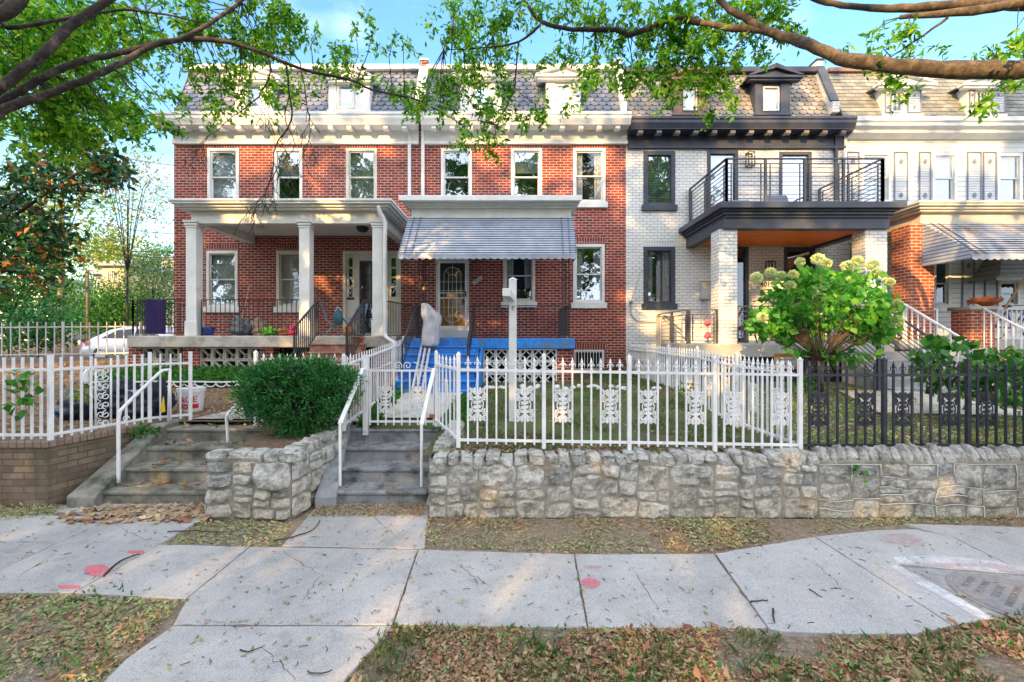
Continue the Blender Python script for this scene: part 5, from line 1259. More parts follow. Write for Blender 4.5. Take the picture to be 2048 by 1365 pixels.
mb.box(bx0, bx1, 11.13, 11.38, zb3, zbt); mb.box(bx0, bx0 + .25, 11.382, YF - .005, zb3 + .002, zbt); mb.box(bx1 - .25, bx1, 11.382, YF - .005, zb3 + .002, zbt); mb.build('beam', m_navy, dk, bevel=.006)
mb = MB()
for i in range(20): yy = 11.39 + i * .11; mb.box(bx0 + .255, bx1 - .255, yy, yy + .104, zb3 + .07, zb3 + .09)
mb.build('porch_ceiling', m_wood, dk)
# balcony railing : horizontal bars
zd = zt3; zrt = Z(318, 11.25)
def hbars(house, a, b, z0, z1, m, nb=8, posts=5, name='balcony_railing', infill=True, slope=0):
    mb = MB(); a, b = Vector(a), Vector(b)
    up = lambda q, z, t: Vector((q.x, q.y, z + slope * t))
    for k in range(posts):
        t = k / (posts - 1); q = a.lerp(b, t); mb.box(q.x - .028, q.x + .028, q.y - .028, q.y + .028, z0 + slope * t, z1 + slope * t)
    mb.bar(up(a, z1, 0), up(b, z1, 1), .06, .03); mb.bar(up(a, z1 - .12, 0), up(b, z1 - .12, 1), .03, .02); mb.bar(up(a, z0 + .07, 0), up(b, z0 + .07, 1), .03, .02)
    for i in range(nb):
        z = lerp(z0 + .07, z1 - .12, (i + 1) / (nb + 1)); mb.bar(up(a, z, 0), up(b, z, 1), .014, .014)
    if infill:
        for k in range(posts - 1):
            for s in (.12, .88):
                t = (k + s) / (posts - 1); q = a.lerp(b, t); mb.box(q.x - .012, q.x + .012, q.y - .012, q.y + .012, z0 + .07 + slope * t, z1 - .12 + slope * t)
    return mb.build(name, m, house)
hbars(h3, (X(1453, 11.25), 11.25), (X(1765, 11.25), 11.25), zd, zrt, m_rail)
hbars(h3, (X(1453, 11.25), 11.25), (X(1453, 11.25), YF - .05), zd, zrt, m_rail, posts=3)
hbars(h3, (X(1765, 11.25), 11.25), (X(1765, 11.25), YF - .05), zd, zrt, m_rail, posts=3)
# porch railing below
zrp = Z(613, 11.3)
hbars(h3, (X(1380, 11.15), 11.3), (X(1380, 11.15), YF - .05), zs3, Z(620, 11.3), m_rail, posts=3, nb=5, name='porch_railing')
hbars(h3, (X(1382, 11.15), 11.26), (X(1437, 11.2), 11.26), zs3, Z(620, 11.3), m_rail, posts=2, nb=5, name='porch_railing')
hbars(h3, (X(1478, 11.2), 11.3), (X(1640, 11.2), 11.3), zs3, zrp, m_rail, posts=3, nb=5, name='porch_railing')
# steps of house 3
m_gstep = M('grey_step', (.36, .36, .35), (.27, .27, .27), 4, .9, .4, 50, dirt=(.13, .13, .12), dscale=3, dlo=.52, dhi=.7)
for i in range(5):
    z = zs3 - .185 * (i + 1); y = 11.1 - .3 * (i + 1); sx = .1 * i
    mb = MB(); mb.box(X(1690, 11) - .02 + sx * .05, X(1848, 11) + sx * .5, y, 11.098, .95, z); mb.build('step', m_gstep, h3, bevel=.012)
for xx in (7.75, 9.02):
    mb = MB(); a = Vector((xx, 11.12, 0)); b = Vector((xx + .0, 9.62, 0)); zt_, zb_ = zs3 + .95, zs3 - .02
    mb.bar(a + Vector((0, 0, zt_)), b + Vector((0, 0, zt_ - .93)), .06, .03); mb.box(xx - .03, xx + .03, 9.59, 9.65, 1.1, zt_ - .93); mb.box(xx - .03, xx + .03, 11.09, 11.15, zs3, zt_)
    for k in range(8): o = .12 + .1 * k; mb.bar(a + Vector((0, 0, zt_ - o)), b + Vector((0, 0, zt_ - .93 - o)), .014, .014)
    mb.build('stair_rail', m_navy, h3)
# wall lanterns, numbers, meter and cabinets
def lantern(house, px, py, m=m_black, w=.2, h=.42):
    p = P(px, py, YF); mb = MB(); ring(mb, p.x - w / 2, p.x + w / 2, p.z - h / 2, p.z + h / 2, .02, YF - .2, YF - .18); ring(mb, p.x - w / 2, p.x + w / 2, p.z - h / 2, p.z + h / 2, .02, YF - .04, YF - .01)
    for sx in (-1, 1):
        for sz in (-1, 1): mb.box(p.x + sx * (w / 2 - .01) - .01, p.x + sx * (w / 2 - .01) + .01, YF - .18, YF - .04, p.z + sz * (h / 2 - .01) - .01, p.z + sz * (h / 2 - .01) + .01)
    o = mb.build('wall_lantern', m, house); mb = MB(); mb.lathe((p.x, YF - .11, p.z - h / 2 + .04), [(.02, 0), (.025, .1), (.02, .22)], 10); mb.build('bulb', m_white, o)
lantern(h3, 1537, 538); lantern(h3, 1497, 322)
text('house_number', '4019', P(1534, 569, YF - .012), .2, (R(90), 0, 0), m_black, h3, .008)
mt = thing('meter_box', P(1410, 600, YF), 'grey electric meter box with a yellow label on the white brick', 'meter box')
a = P(1398, 600, YF); b = P(1421, 565, YF); mb = MB(); mb.box(a.x, b.x, YF - .16, YF - .001, a.z, b.z); mb.box(a.x - .012, b.x + .012, YF - .175, YF - .001, b.z, b.z + .02); mb.build('box', solid('meter_grey', (.4, .41, .44)), mt, bevel=.01)
mb = MB(); mb.box(a.x + .04, a.x + .22, YF - .166, YF - .16, b.z - .08, b.z - .02); mb.build('yellow_label', solid('warning_yellow', (.75, .5, .05)), mt)
mb = MB()
for xx in (a.x + .06, a.x + .2): mb.tube([(xx, YF - .06, a.z), (xx, YF - .06, a.z - .35), (xx - .02, YF - .05, a.z - .9)], .012, 6)
mb.build('conduit', solid('conduit_grey', (.35, .35, .35)), mt)
cb = thing('utility_cabinet', P(1342, 700, YF), 'tall grey utility cabinet against the white brick below the dark window', 'cabinet')
m_cab = M('cabinet_grey', (.52, .51, .47), (.45, .44, .41), 4, .5, .05, 40)
a = P(1320, 730, 13.2); b = P(1345, 634, 13.2); c_ = P(1363, 633, 13.2)
mb = MB(); mb.box(a.x, b.x, 13.2, YF - .01, 1.15, b.z); mb.box(b.x + .02, c_.x, 13.17, YF - .01, 1.15, c_.z); mb.build('body', m_cab, cb, bevel=.012)
mb = MB(); ring(mb, a.x + .04, b.x - .03, 1.3, b.z - .04, .015, 13.19, 13.2); mb.build('door', solid('door_edge', (.2, .2, .2)), cb)
mb = MB(); mb.box(a.x - .01, c_.x + .02, 13.16, YF - .02, c_.z + .002, c_.z + .025); mb.build('lid', m_cab, cb)
t = thing('wall_cable', P(1262, 620, YF), 'thin grey cable running along the foot of the white brick wall', 'cable')
mb = MB(); mb.tube([P(1262, 606, YF - .03), P(1262, 630, YF - .03), P(1275, 643, YF - .03), P(1300, 645, YF - .03), P(1322, 645, YF - .03)], .014, 6); mb.tube([P(1262, 608, YF - .04), P(1266, 590, YF - .03), P(1272, 575, YF - .02), P(1280, 545, YF - .02), P(1288, 540, YF - .02)], .006, 5); mb.lathe(P(1262, 604, YF - .05), [(.03, -.04), (.05, 0), (.03, .05)], 8); mb.build('cable', solid('cable_grey', (.28, .29, .3)), t, smooth=True)
# ================= house 4 : siding
h4 = thing('sided_house', ((x34 + xR) / 2, YF, 1.2), 'white sided row house with shutters, brick porch pier and striped awning', 'house', 'row houses')
W4 = [(1722, 1782, 305, 404), (1864, 1914, 306, 404), (1994, 2044, 307, 404), (1866, 1902, 520, 612), (1996, 2040, 560, 612)]
D4 = (1700, 1740, 515, 670)
mb = MB(); wall_holes(mb, x34 + .001, xR, .9, ztopw + .02, [hole(w) for w in W4]); mb.build('wall', m_siding, h4)
mb = MB(); mb.box(x34 + .02, xR, 25.4, 26, .9, 10.4); mb.add([(x34, YF + .7, 10.6), (xR, YF + .7, 10.6), (xR, 26, 10.28), (x34, 26, 10.28)], [(0, 1, 2, 3)]); mb.add([(xR, YF, .9), (xR, 26, .9), (xR, 26, 9.2), (xR, YF, 9.2)], [(0, 1, 2, 3)]); mb.build('rear_wall', m_siding, h4)
for i, w_ in enumerate(W4[:3]): window(h4, w_, m_white, m_white, gl=m_glass, behind=('curtain', 0, 1, m_blind))
window(h4, W4[3], m_white, m_white, gl=m_glassD); window(h4, W4[4], m_white, m_white, gl=m_glassD)
for a, b in ((1692, 1718), (1787, 1815), (1837, 1861), (1933, 1962), (1965, 1992), (2047, 2075)): shutter(h4, X(a, YF), X(b, YF), Z(403, YF), Z(304, YF), YF - .004)
for a, b in ((1700, 1722),): shutter(h4, X(a, YF), X(b, YF), Z(612, YF), Z(500, YF), YF - .004)
for a, b in ((1923, 1948), (1968, 1994)): shutter(h4, X(a, YF), X(b, YF), Z(620, YF), Z(510, YF), YF - .004)
mb = MB(); y = YF - .5; zt = Z(233, y)
mb.xprof([(y, zt), (y, zt - .12), (y + .05, zt - .15), (y + .05, zt - .24), (y + .2, zt - .30), (y + .2, zt - .38), (YF - .06, zt - .46), (YF - .001, zt - .46), (YF - .001, zt)], x34 + .12, xR); mb.build('cornice', M('gutter_white', (.6, .62, .63), (.5, .52, .53), 3, .45, .05), h4, bevel=.008)
slates(h4, x34 + .1, xR, YF + .02, zr0 - .25, YF + .72, zr1 - .05, m_slateG, 'rect', w=.3, rows=13)
mb = MB(); mb.box(x34 + .1, xR, YF + .6, YF + .9, zr1 - .06, zr1 + .06); mb.build('roof_trim', solid('rust_flashing', (.25, .15, .13)), h4)
dormer(h4, 1800, 142, 1765, 1842, (1783, 1808, 182, 226), 232, m_white, m_white, 1.75, gl=m_glassD, shutters=True, grid=(2, 3))
dormer(h4, 1970, 142, 1933, 2010, (1951, 1975, 182, 226), 232, m_white, m_white, 1.75, gl=m_glassD, shutters=True, grid=(2, 3))
mb = MB(); mb.bar(P(1690, 265, YF - .06), P(1690, 420, YF - .06), .08, .06, up=(0, 1, 0)); mb.build('downpipe', m_white, h4)
y4 = 10.86; zt4 = Z(401, y4)
pr4 = eave(h4, X(1839, y4), xR + .3, y4, zt4, .22, m_cream, fascia_in=.3, beam_h=.25)
zs4 = 2.25
mb = MB(); mb.box(X(1800, 11.1), xR, 11.1, YF - .004, zs4 - .25, zs4); mb.build('porch_slab', m_conc, h4, bevel=.015)
mb = MB(); mb.box(X(1805, 11.1), xR, 11.15, 11.4, .95, zs4 - .253); mb.build('porch_foundation', m_obrick, h4)
mb = MB(); mb.box(X(1820, 11.1), X(1869, 11.1), 11.1, 11.65, zs4, Z(450, 11.2)); mb.build('brick_pier', m_obrick, h4, bevel=.008)
mb = MB(); mb.box(X(1941, 11.0), X(1990, 11.0), 11.0, 11.5, zs4 - 1.0, Z(620, 11)); mb.build('brick_pier', m_obrick, h4, bevel=.008)
mb = MB(); mb.box(X(1937, 11.0), X(1994, 11.0), 10.95, 11.55, Z(620, 11) + .002, Z(613, 11)); mb.build('pier_cap', m_conc, h4, bevel=.01)
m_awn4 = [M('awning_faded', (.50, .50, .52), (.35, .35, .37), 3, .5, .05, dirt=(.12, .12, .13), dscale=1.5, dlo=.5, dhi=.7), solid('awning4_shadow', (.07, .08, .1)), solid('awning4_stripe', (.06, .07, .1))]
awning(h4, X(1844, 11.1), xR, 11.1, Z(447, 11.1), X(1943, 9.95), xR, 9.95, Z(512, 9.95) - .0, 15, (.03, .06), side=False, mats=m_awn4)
mb = MB(); n = 13; A = (X(1844, 11.1), 11.1); B = (X(1943, 9.95), 9.95)
zt_, zbot = Z(447, 11.1), Z(512, 9.95) - .06
for i in range(n):
    t0, t1 = i / n, (i + 1) / n
    za, zb_ = lerp(zt_, zbot, t0), lerp(zt_, zbot, t1); f0, f1 = min(1, t0 * 1.2), min(1, t1 * 1.2)
    p0 = (lerp(A[0], B[0], f0), lerp(A[1], B[1], f0)); p1 = (lerp(A[0], B[0], f1), lerp(A[1], B[1], f1))
    mb.mi = 0; mb.add([(A[0], A[1] + .1, za), (p0[0], p0[1], za), (p1[0], p1[1], zb_ + .025), (A[0], A[1] + .1, zb_ + .025)], [(0, 1, 2, 3)]); mb.mi = 1
    mb.add([(A[0], A[1] + .1, zb_ + .025), (p1[0], p1[1], zb_ + .025), (p1[0], p1[1] + .01, zb_), (A[0], A[1] + .11, zb_)], [(0, 1, 2, 3)])
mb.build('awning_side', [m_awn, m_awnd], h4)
awning(h4, X(2000, YF), xR, YF - .05, Z(480, YF), X(1992, 12.8), xR, 12.8, Z(556, 12.8), 9, (), mats=[solid('small_awning', (.33, .34, .34)), m_awnd, m_awnd], name='window_awning')
# white stair rails and balustrades on house 4
for xx in (9.62, 11.35):
    mb = MB()
    for k in range(11): t_ = k / 10; yy = lerp(11.1, 9.5, t_); zz = lerp(3.1, 2.15, t_); mb.box(xx - .011, xx + .011, yy - .011, yy + .011, zz - .95, zz)
    mb.bar((xx, 11.15, 3.12), (xx, 9.5, 2.15), .05, .035); scroll(mb, (xx, 11.2, 3.08), .06, 1.2, .01, 1, 0, 'yz')
    mb.build('stair_rail', m_white2, h4)
rail_panel(h4, (X(1873, 11.15), 11.15), (9.6, 11.15), 3.0, zs4, m_white2, pick=.011); rail_panel(h4, (X(1990, 11.05), 11.1), (xR, 11.1), 3.0, zs4, m_white2, pick=.011)
rail_panel(h4, (X(1790, 11.2), 11.3), (X(1818, 11.2), 11.3), 2.95, zs4, m_white2, pick=.011)
for i in range(5):
    z = zs4 - .19 * (i + 1); y = 11.08 - .29 * (i + 1); mb = MB(); mb.box(9.7, 11.3, y, 11.098, .9, z); mb.build('step', m_gstep, h4, bevel=.012)
# ------------------------------------------------------------ small things on porches and yards
def lath_thing(name, label, cat, p, prof, m, n=20, parts=(), group=None):
    t = thing(name, p, label, cat, group); mb = MB(); mb.lathe(p, prof, n); mb.build('body', m, t, smooth=False); return t
# clay pot on the steps
p = gp(489, 878, .81); lath_thing('clay_pot', 'empty low clay pot on the top of the mossy steps', 'plant pot', (p.x, 7.62, .80), [(.085, 0), (.12, .075), (.135, .078), (.135, .105), (.115, .105), (.10, .07), (.02, .06)], m_rust)
# ACE bucket
p = P(383, 822, 8.75); t = thing('paint_bucket', p, 'white plastic bucket with red lettering on the dirt yard', 'bucket')
m_bk = M('bucket_plastic', (.74, .74, .74), (.66, .66, .66), 4, .4, .02, 30); r0, r1, h = .185, .225, .44
mb = MB(); mb.lathe(p, [(r0, 0), (r1 * .99, h * .86), (r1 * 1.05, h * .86), (r1 * 1.05, h * .9), (r1 * 1.02, h * .9), (r1 * 1.02, h * .97), (r1 * 1.06, h * .97), (r1 * 1.06, h), (r1 * .97, h), (r1 * .9, h * .5), (.02, h * .48)], 32); mb.build('body', m_bk, t, smooth=False)
m_bred = solid('bucket_red', (.62, .02, .03), .4)
def curved_text(parent, c, rad, z, s, size, m, a0, sp):
    for i, ch in enumerate(s):
        a = a0 + i * sp; x, y = c[0] + rad * math.sin(a), c[1] - rad * math.cos(a)
        text('lettering', ch, (x, y, c[2] + z), size, (R(90), 0, a), m, parent, .002)
curved_text(t, p, .212, .235, 'ACE', .17, m_bred, -.12, .5)
mb = MB(); vs = []; n = 16
for i in range(n + 1): a = -1.1 + 2.3 * i / n; vs += [(p.x + .197 * math.sin(a), p.y - .197 * math.cos(a), p.z + .07), (p.x + .206 * math.sin(a), p.y - .206 * math.cos(a), p.z + .15)]
mb.add(vs, [(2 * i, 2 * i + 2, 2 * i + 3, 2 * i + 1) for i in range(n)]); mb.build('red_band', m_bred, t)
curved_text(t, p, .205, .11, 'We help', .065, m_bk, -.5, .17)
mb = MB(); mb.tube([(p.x + .235 * math.cos(a), p.y - .235 * math.sin(a) * .35 - .1, p.z + h * .85 - .12 * math.sin(a)) for a in [math.pi * i / 14 for i in range(15)]], .005, 5); mb.build('handle', solid('wire', (.4, .4, .4)), t)
# navy tarp bag
def blobthing(name, label, cat, c, r, m, seed, amp=.35, fr=2.2, nu=28, nv=18, group=None, squash=True):
    t = thing(name, (c[0], c[1], c[2] - r[2]), label, cat, group); mb = MB(); vs = []
    mb.blob(c, r, nu, nv, amp, seed, fr)
    if squash: mb.v = [(x, y, max(z, c[2] - r[2] * .8)) for x, y, z in mb.v]
    mb.build('body', m, t, smooth=True); return t
m_nvy = M('navy_tarp', (.012, .018, .035), (.02, .028, .05), 6, .45, .5, 18)
t = thing('tarp', P(225, 845, 7.9), 'crumpled dark navy tarp bag heaped on the dirt yard', 'tarp'); mb = MB()
for (a, b, rx, rz, sd) in ((165, 815, .36, .25, 1), (230, 805, .42, .26, 2), (290, 812, .33, .24, 3), (315, 800, .16, .33, 4), (150, 830, .25, .17, 5), (243, 780, .14, .17, 8)):
    mb.blob(P(a, b, 8.0 + .1 * (sd % 3)), (rx, .32, rz), 24, 16, .5, sd, 2.6)
mb.build('body', m_nvy, t, smooth=True)
mb = MB(); q = P(323, 812, 7.62); mb.prism([q + Vector((-.04, 0, -.12)), q + Vector((.06, 0, -.1)), q + Vector((.05, 0, .0)), q + Vector((.03, 0, .16)), q + Vector((-.0, 0, .05))], (0, .01, 0)); mb.build('yellow_strap', solid('strap_yellow', (.8, .55, .03)), t)
t = thing('plastic_tub', P(280, 812, 8.3), 'white plastic tub standing behind the navy tarp', 'tub'); q = P(283, 805, 8.4); mb = MB(); mb.lathe(q, [(.18, -.1), (.22, .22), (.24, .22), (.24, .25), (.2, .25), (.18, .1)], 22); mb.build('body', m_bk, t)
mb = MB(); mb.box(q.x - .13, q.x - .05, q.y - .225, q.y - .215, q.z + .07, q.z + .18); mb.build('label_patch', solid('purple_label', (.12, .08, .4)), t)
# green bin behind bush
t = thing('recycling_bin', P(505, 838, 7.9), 'dark green plastic bin half hidden behind the round bush', 'bin'); a = P(491, 842, 8.0); mb = MB()
mb.hexa([(a.x + .02, 7.95, .86), (a.x + .42, 7.95, .86), (a.x + .42, 8.3, .86), (a.x + .02, 8.3, .86), (a.x - .02, 7.9, 1.3), (a.x + .46, 7.9, 1.3), (a.x + .46, 8.35, 1.3), (a.x - .02, 8.35, 1.3)]); mb.box(a.x - .035, a.x + .475, 7.885, 8.365, 1.27, 1.31); mb.build('body', M('bin_green', (.02, .09, .08), (.03, .12, .1), 5, .45), t, bevel=.01)
# white scalloped edging
t = thing('lawn_edging', P(330, 755, 10.1), 'low white scalloped garden edging in front of the left porch', 'garden edging'); mb = MB(); x = X(178, 10.1); k = 0
while x < X(485, 10.1):
    z = G(x, 10.1) + .0; w = .235
    pts = [(x + w / 2 + w / 2 * math.cos(a), 10.1, z + .13 - .09 * math.sin(a)) for a in [math.pi * i / 8 for i in range(9)]]
    mb.tube(pts, .014, 6); mb.bar((x, 10.1, z + .15), (x + w, 10.1, z + .15), .03, .03); x += w
mb.build('edging', m_white2, t, smooth=False)
t = thing('garden_pipe', P(175, 745, 10.1), 'white curved pipe end beside the scalloped edging', 'pipe'); mb = MB(); branch(mb, [P(174, 768, 9.6), P(172, 748, 9.6), P(180, 738, 9.65), P(198, 745, 9.8)], .045, .045, 8); mb.build('pipe', m_white2, t, smooth=True)
# stair lift with cover
t = thing('stair_lift', P(845, 700, 10.6), 'folded stair lift under a grey cloth cover with its rail down the blue steps', 'stair lift')
m_alu = M('aluminium', (.62, .64, .68), (.5, .52, .55), 6, .35, .05, 50, metal=.4)
a = Vector((X(853, 10.9), 10.95, 2.22)); b = Vector((X(835, 9.3), 9.3, 1.24))
mb = MB()
for o in (-.10, 0, .10): mb.bar(a + Vector((o, 0, 0)), b + Vector((o, 0, 0)), .045, .07)
for k in range(8): q = a.lerp(b, k / 7); mb.bar(q + Vector((-.1, 0, -.04)), q + Vector((.1, 0, -.04)), .03, .02)
mb.build('track', m_alu, t)
mb = MB(); n = 56; rows = [(607, 845, 853), (610, 844, 858), (616, 844, 866), (624, 844, 873), (631, 844, 882), (637, 846, 884), (645, 848, 883), (655, 846, 880), (668, 845, 880), (680, 844, 879), (691, 844, 877), (694, 847, 874)]
vs = []; fs = []
for j, (py, xa_, xb_) in enumerate(rows):
    c_ = P((xa_ + xb_) / 2, py, 10.75); rx = (xb_ - xa_) / 2 * 10.75 / F
    for i in range(n):
        A_ = 2 * math.pi * i / n; k = 1.12 + .3 * noise.noise((math.cos(A_) * 2.2, math.sin(A_) * 2.2, j * .4)) + .22 * noise.noise((math.cos(A_) * 5, math.sin(A_) * 5, j * .8))
        cu_, su_ = math.copysign(abs(math.cos(A_)) ** .55, math.cos(A_)), math.copysign(abs(math.sin(A_)) ** .55, math.sin(A_)); k = .92 + .14 * noise.noise((cu_ * 2, su_ * 2, j * .6)) + .10 * noise.noise((cu_ * 6 + j * .3, su_ * 5, j * .5)) + .045 * math.sin(A_ * 9 + 2.5 * noise.noise((cu_, j * .3, 0)))
        vs.append((c_.x + rx * cu_ * k, c_.y + .2 * su_ * k, c_.z + .03 * noise.noise((cu_ * 3, su_ * 3, 7 + j))))
for j in range(len(rows) - 1):
    for i in range(n): i2 = (i + 1) % n; fs.append((j * n + i, (j + 1) * n + i, (j + 1) * n + i2, j * n + i2))
fs.append(tuple(range(n))); fs.append(tuple(range((len(rows) - 1) * n, len(rows) * n))[::-1]); mb.add(vs, fs)
o = mb.build('cloth_cover', M('grey_cover', (.50, .49, .51), (.38, .37, .40), 5, .85, 1.0, 7, dirt=(.34, .32, .35), dscale=3), t, smooth=True); md = o.modifiers.new('s', 'SUBSURF'); md.levels = md.render_levels = 1
# folding chair, bag, pumpkin, plants on porch 1
def x_chair(label, x, y, z, m, rz=0, group='folding chairs on the left porch'):
    t = thing('folding_chair', (x, y, z), label, 'folding chair', group); c, s = math.cos(rz), math.sin(rz)
    T = lambda q: (x + q[0] * c - q[1] * s, y + q[0] * s + q[1] * c, z + q[2])
    mb = MB()
    for sy in (-.2, .2): mb.bar(T((-.22, sy, 0)), T((.22, sy, .45)), .025, .025); 
    mb.build('leg', m, t); mb = MB()
    for sy in (-.18, .18): mb.bar(T((.26, sy, 0)), T((-.2, sy, .46)), .025, .025)
    mb.build('leg', m, t); mb = MB()
    for k in range(6): mb.bar(T((-.19 + .075 * k, -.2, .46)), T((-.19 + .075 * k, .2, .46)), .05, .015)
    mb.build('seat', m, t); mb = MB()
    for sy in (-.2, .2): mb.bar(T((.18, sy, .44)), T((.3, sy, .88)), .025, .025)
    for k in range(3): mb.bar(T((.24 + .02 * k, -.2, .66 + .09 * k)), T((.24 + .02 * k, .2, .66 + .09 * k)), .014, .06)
    mb.build('backrest', m, t); return t
m_teal = solid('teal_paint', (.06, .2, .27)); m_bch = solid('blue_grey_paint', (.2, .32, .45))
x_chair('teal folding chair with a bag over it on the left porch', X(668, 11.9), 11.9, zs1, m_teal, R(180 + 20)); x_chair('pale blue folding chair beside the front door of the left porch', X(705, 12.2), 12.3, zs1, m_bch, R(60))
t = thing('shoulder_bag', P(680, 640, 11.8), 'dark teal bag hanging on the folding chair', 'bag'); mb = MB(); mb.blob(P(676, 636, 11.65), (.13, .1, .2), 16, 12, .3, 3); mb.build('body', solid('bag_teal', (.04, .13, .18)), t, smooth=True); mb = MB(); mb.tube([P(670, 625, 11.6), P(675, 614, 11.6), P(683, 622, 11.6)], .012, 6); mb.build('strap', m_white, t)
for (px, py, w, h, m, nm, lab, cat, sd) in (
    (417, 664, .14, .10, solid('blue_glaze', (.015, .06, .38), .2), 'flower_pot', 'blue glazed pot on the left porch slab', 'plant pot', 1),):
    q = P(px, 671, 11.45); t = thing(nm, q, lab, cat); mb = MB(); mb.lathe(q, [(.1, 0), (.125, .05), (.13, .16), (.15, .16), (.15, .20), (.13, .20), (.12, .12)], 18); mb.build('body', m, t)
for (px, w, d_, h, col, lab, cat, nm, sd) in ((485, .24, .2, .22, (.13, .16, .2), 'grey plastic sack slumped by the porch broom', 'sack', 'plastic_sack', 1), (517, .15, .15, .22, (.42, .32, .24), 'tan paper bag next to the grey sack', 'bag', 'paper_bag', 2), (540, .2, .17, .12, (.2, .6, .03), 'bright lime green bag lying on the porch', 'bag', 'soil_bag', 3), (568, .13, .12, .11, (.7, .25, .12), 'orange plastic bag beside the lime green one', 'bag', 'plastic_bag', 4), (590, .15, .12, .14, (.65, .04, .14), 'crimson bundle at the top of the porch stairs', 'bundle', 'cloth_bundle', 5)):
    blobthing(nm, lab, cat, (X(px, 11.6), 11.6, zs1 + h * .8), (w, d_, h), M(nm + '_mat%d' % sd, col, tuple(q * .6 for q in col), 12, .5, .8, 14), sd, .9, 2.6)
t = thing('broom', P(485, 665, 12.6), 'wooden broom leaning on the brick wall behind the grey sack', 'broom'); mb = MB(); mb.tube([P(483, 640, 12.9), P(500, 568, 13.5)], .014, 6); mb.build('handle', solid('broom_wood', (.5, .36, .2)), t); mb = MB(); mb.prism([P(479, 668, 12.6), P(494, 668, 12.6), P(489, 640, 12.9), P(483, 640, 12.9)], (0, .06, 0)); mb.build('bristles', solid('straw', (.5, .4, .22)), t)
t = thing('hanging_cloth', P(311, 668, 11.15), 'dark purple pleated cloth hung over the left end of the porch railing', 'cloth'); mb = MB(); n = 40; vs = []
for i in range(n + 1): xx = lerp(X(291, 11.15), X(331, 11.15), i / n); yy = 11.14 + .014 * math.sin(i / n * 50); vs += [(xx, yy, Z(668, 11.15) - .01 * (i / n)), (xx, yy, Z(600, 11.15) + .01)]
mb.add(vs, [(2 * i, 2 * i + 2, 2 * i + 3, 2 * i + 1) for i in range(n)]); mb.build('cloth', M('purple_cloth', (.022, .014, .07), (.034, .02, .10), 3, .9, .2), t, smooth=True)
t = thing('pumpkin', P(697, 668, 11.7), 'small orange pumpkin by the folding chairs', 'pumpkin'); mb = MB(); q = P(697, 662, 11.7); mb.blob(q, (.14, .14, .11), 20, 12, .12, 1, 5); mb.build('body', solid('pumpkin_skin', (.7, .25, .02)), t, smooth=True)
lath_thing('flower_pot', 'terracotta pot at the head of the red steps', 'plant pot', P(716, 688, 11.0) , [(.10, -.05), (.14, .13), (.16, .13), (.16, .17), (.12, .17)], m_rust)
# plant bowl on house 4 pier, yard sign, pink flamingo-like ornament, grill
q = P(1970, 613, 11.2); t = thing('flower_bowl', q, 'terracotta bowl of orange flowers on the brick pier', 'flower bowl'); mb = MB(); mb.lathe(q, [(.12, 0), (.3, .10), (.33, .16), (.25, .18), (.05, .14)], 20); mb.build('bowl', m_rust, t)
leaves('flowers', ell_pts(Vector(q) + Vector((0, 0, .17)), (.34, .2, .05), 260)[0], .07, leafm('orange_flowers', [(0, (.5, .1, .02)), (1, (.75, .3, .06))], .2), t)
q = P(1597, 724, 10.6); t = thing('yard_sign', (q.x, q.y, 1.15), 'orange and white yard sign behind the white fence corner', 'yard sign'); mb = MB(); x0_, x1_ = X(1549, 10.2), X(1598, 10.2); zA, zB = Z(738, 10.2), Z(708, 10.2)
mb.box(x0_, x1_, 10.2, 10.215, zA, zB); sg = mb.build('board', solid('sign_orange', (.75, .3, .04)), t); mb = MB(); mb.box(x0_ + .03, x1_ - .08, 10.194, 10.199, zA + .04, zB - .08); mb.build('white_panel', m_white, t); mb = MB()
for xx in (x0_ + .08, x1_ - .08): mb.box(xx - .006, xx + .006, 10.2, 10.21, 1.15, zA)
mb.build('stake', m_black, t)
text('lettering', 'COMMUNITY', ((x0_ + x1_) / 2 - .02, 10.19, (zA + zB) / 2 + .03), .085, (R(90), 0, 0), m_blue, t, .001)
text('lettering', 'GARDEN', ((x0_ + x1_) / 2 - .02, 10.19, (zA + zB) / 2 - .06), .085, (R(90), 0, 0), m_blue, t, .001)
q = P(1416, 640, 12.2); t = thing('flower_ornament', (q.x, q.y, zs3), 'pink flower ornament on a stake on the painted house porch', 'ornament'); mb = MB(); mb.tube([(q.x, q.y, zs3), (q.x, q.y, zs3 + .5)], .01, 5); mb.build('stake', m_black, t)
for dz in (.2, .55): mb = MB(); mb.blob((q.x, q.y, zs3 + dz), (.1, .06, .09), 12, 8, .5, 2, 4); mb.build('petals', solid('petal_pink%d' % (dz * 10), (.65, .12, .2)), t)
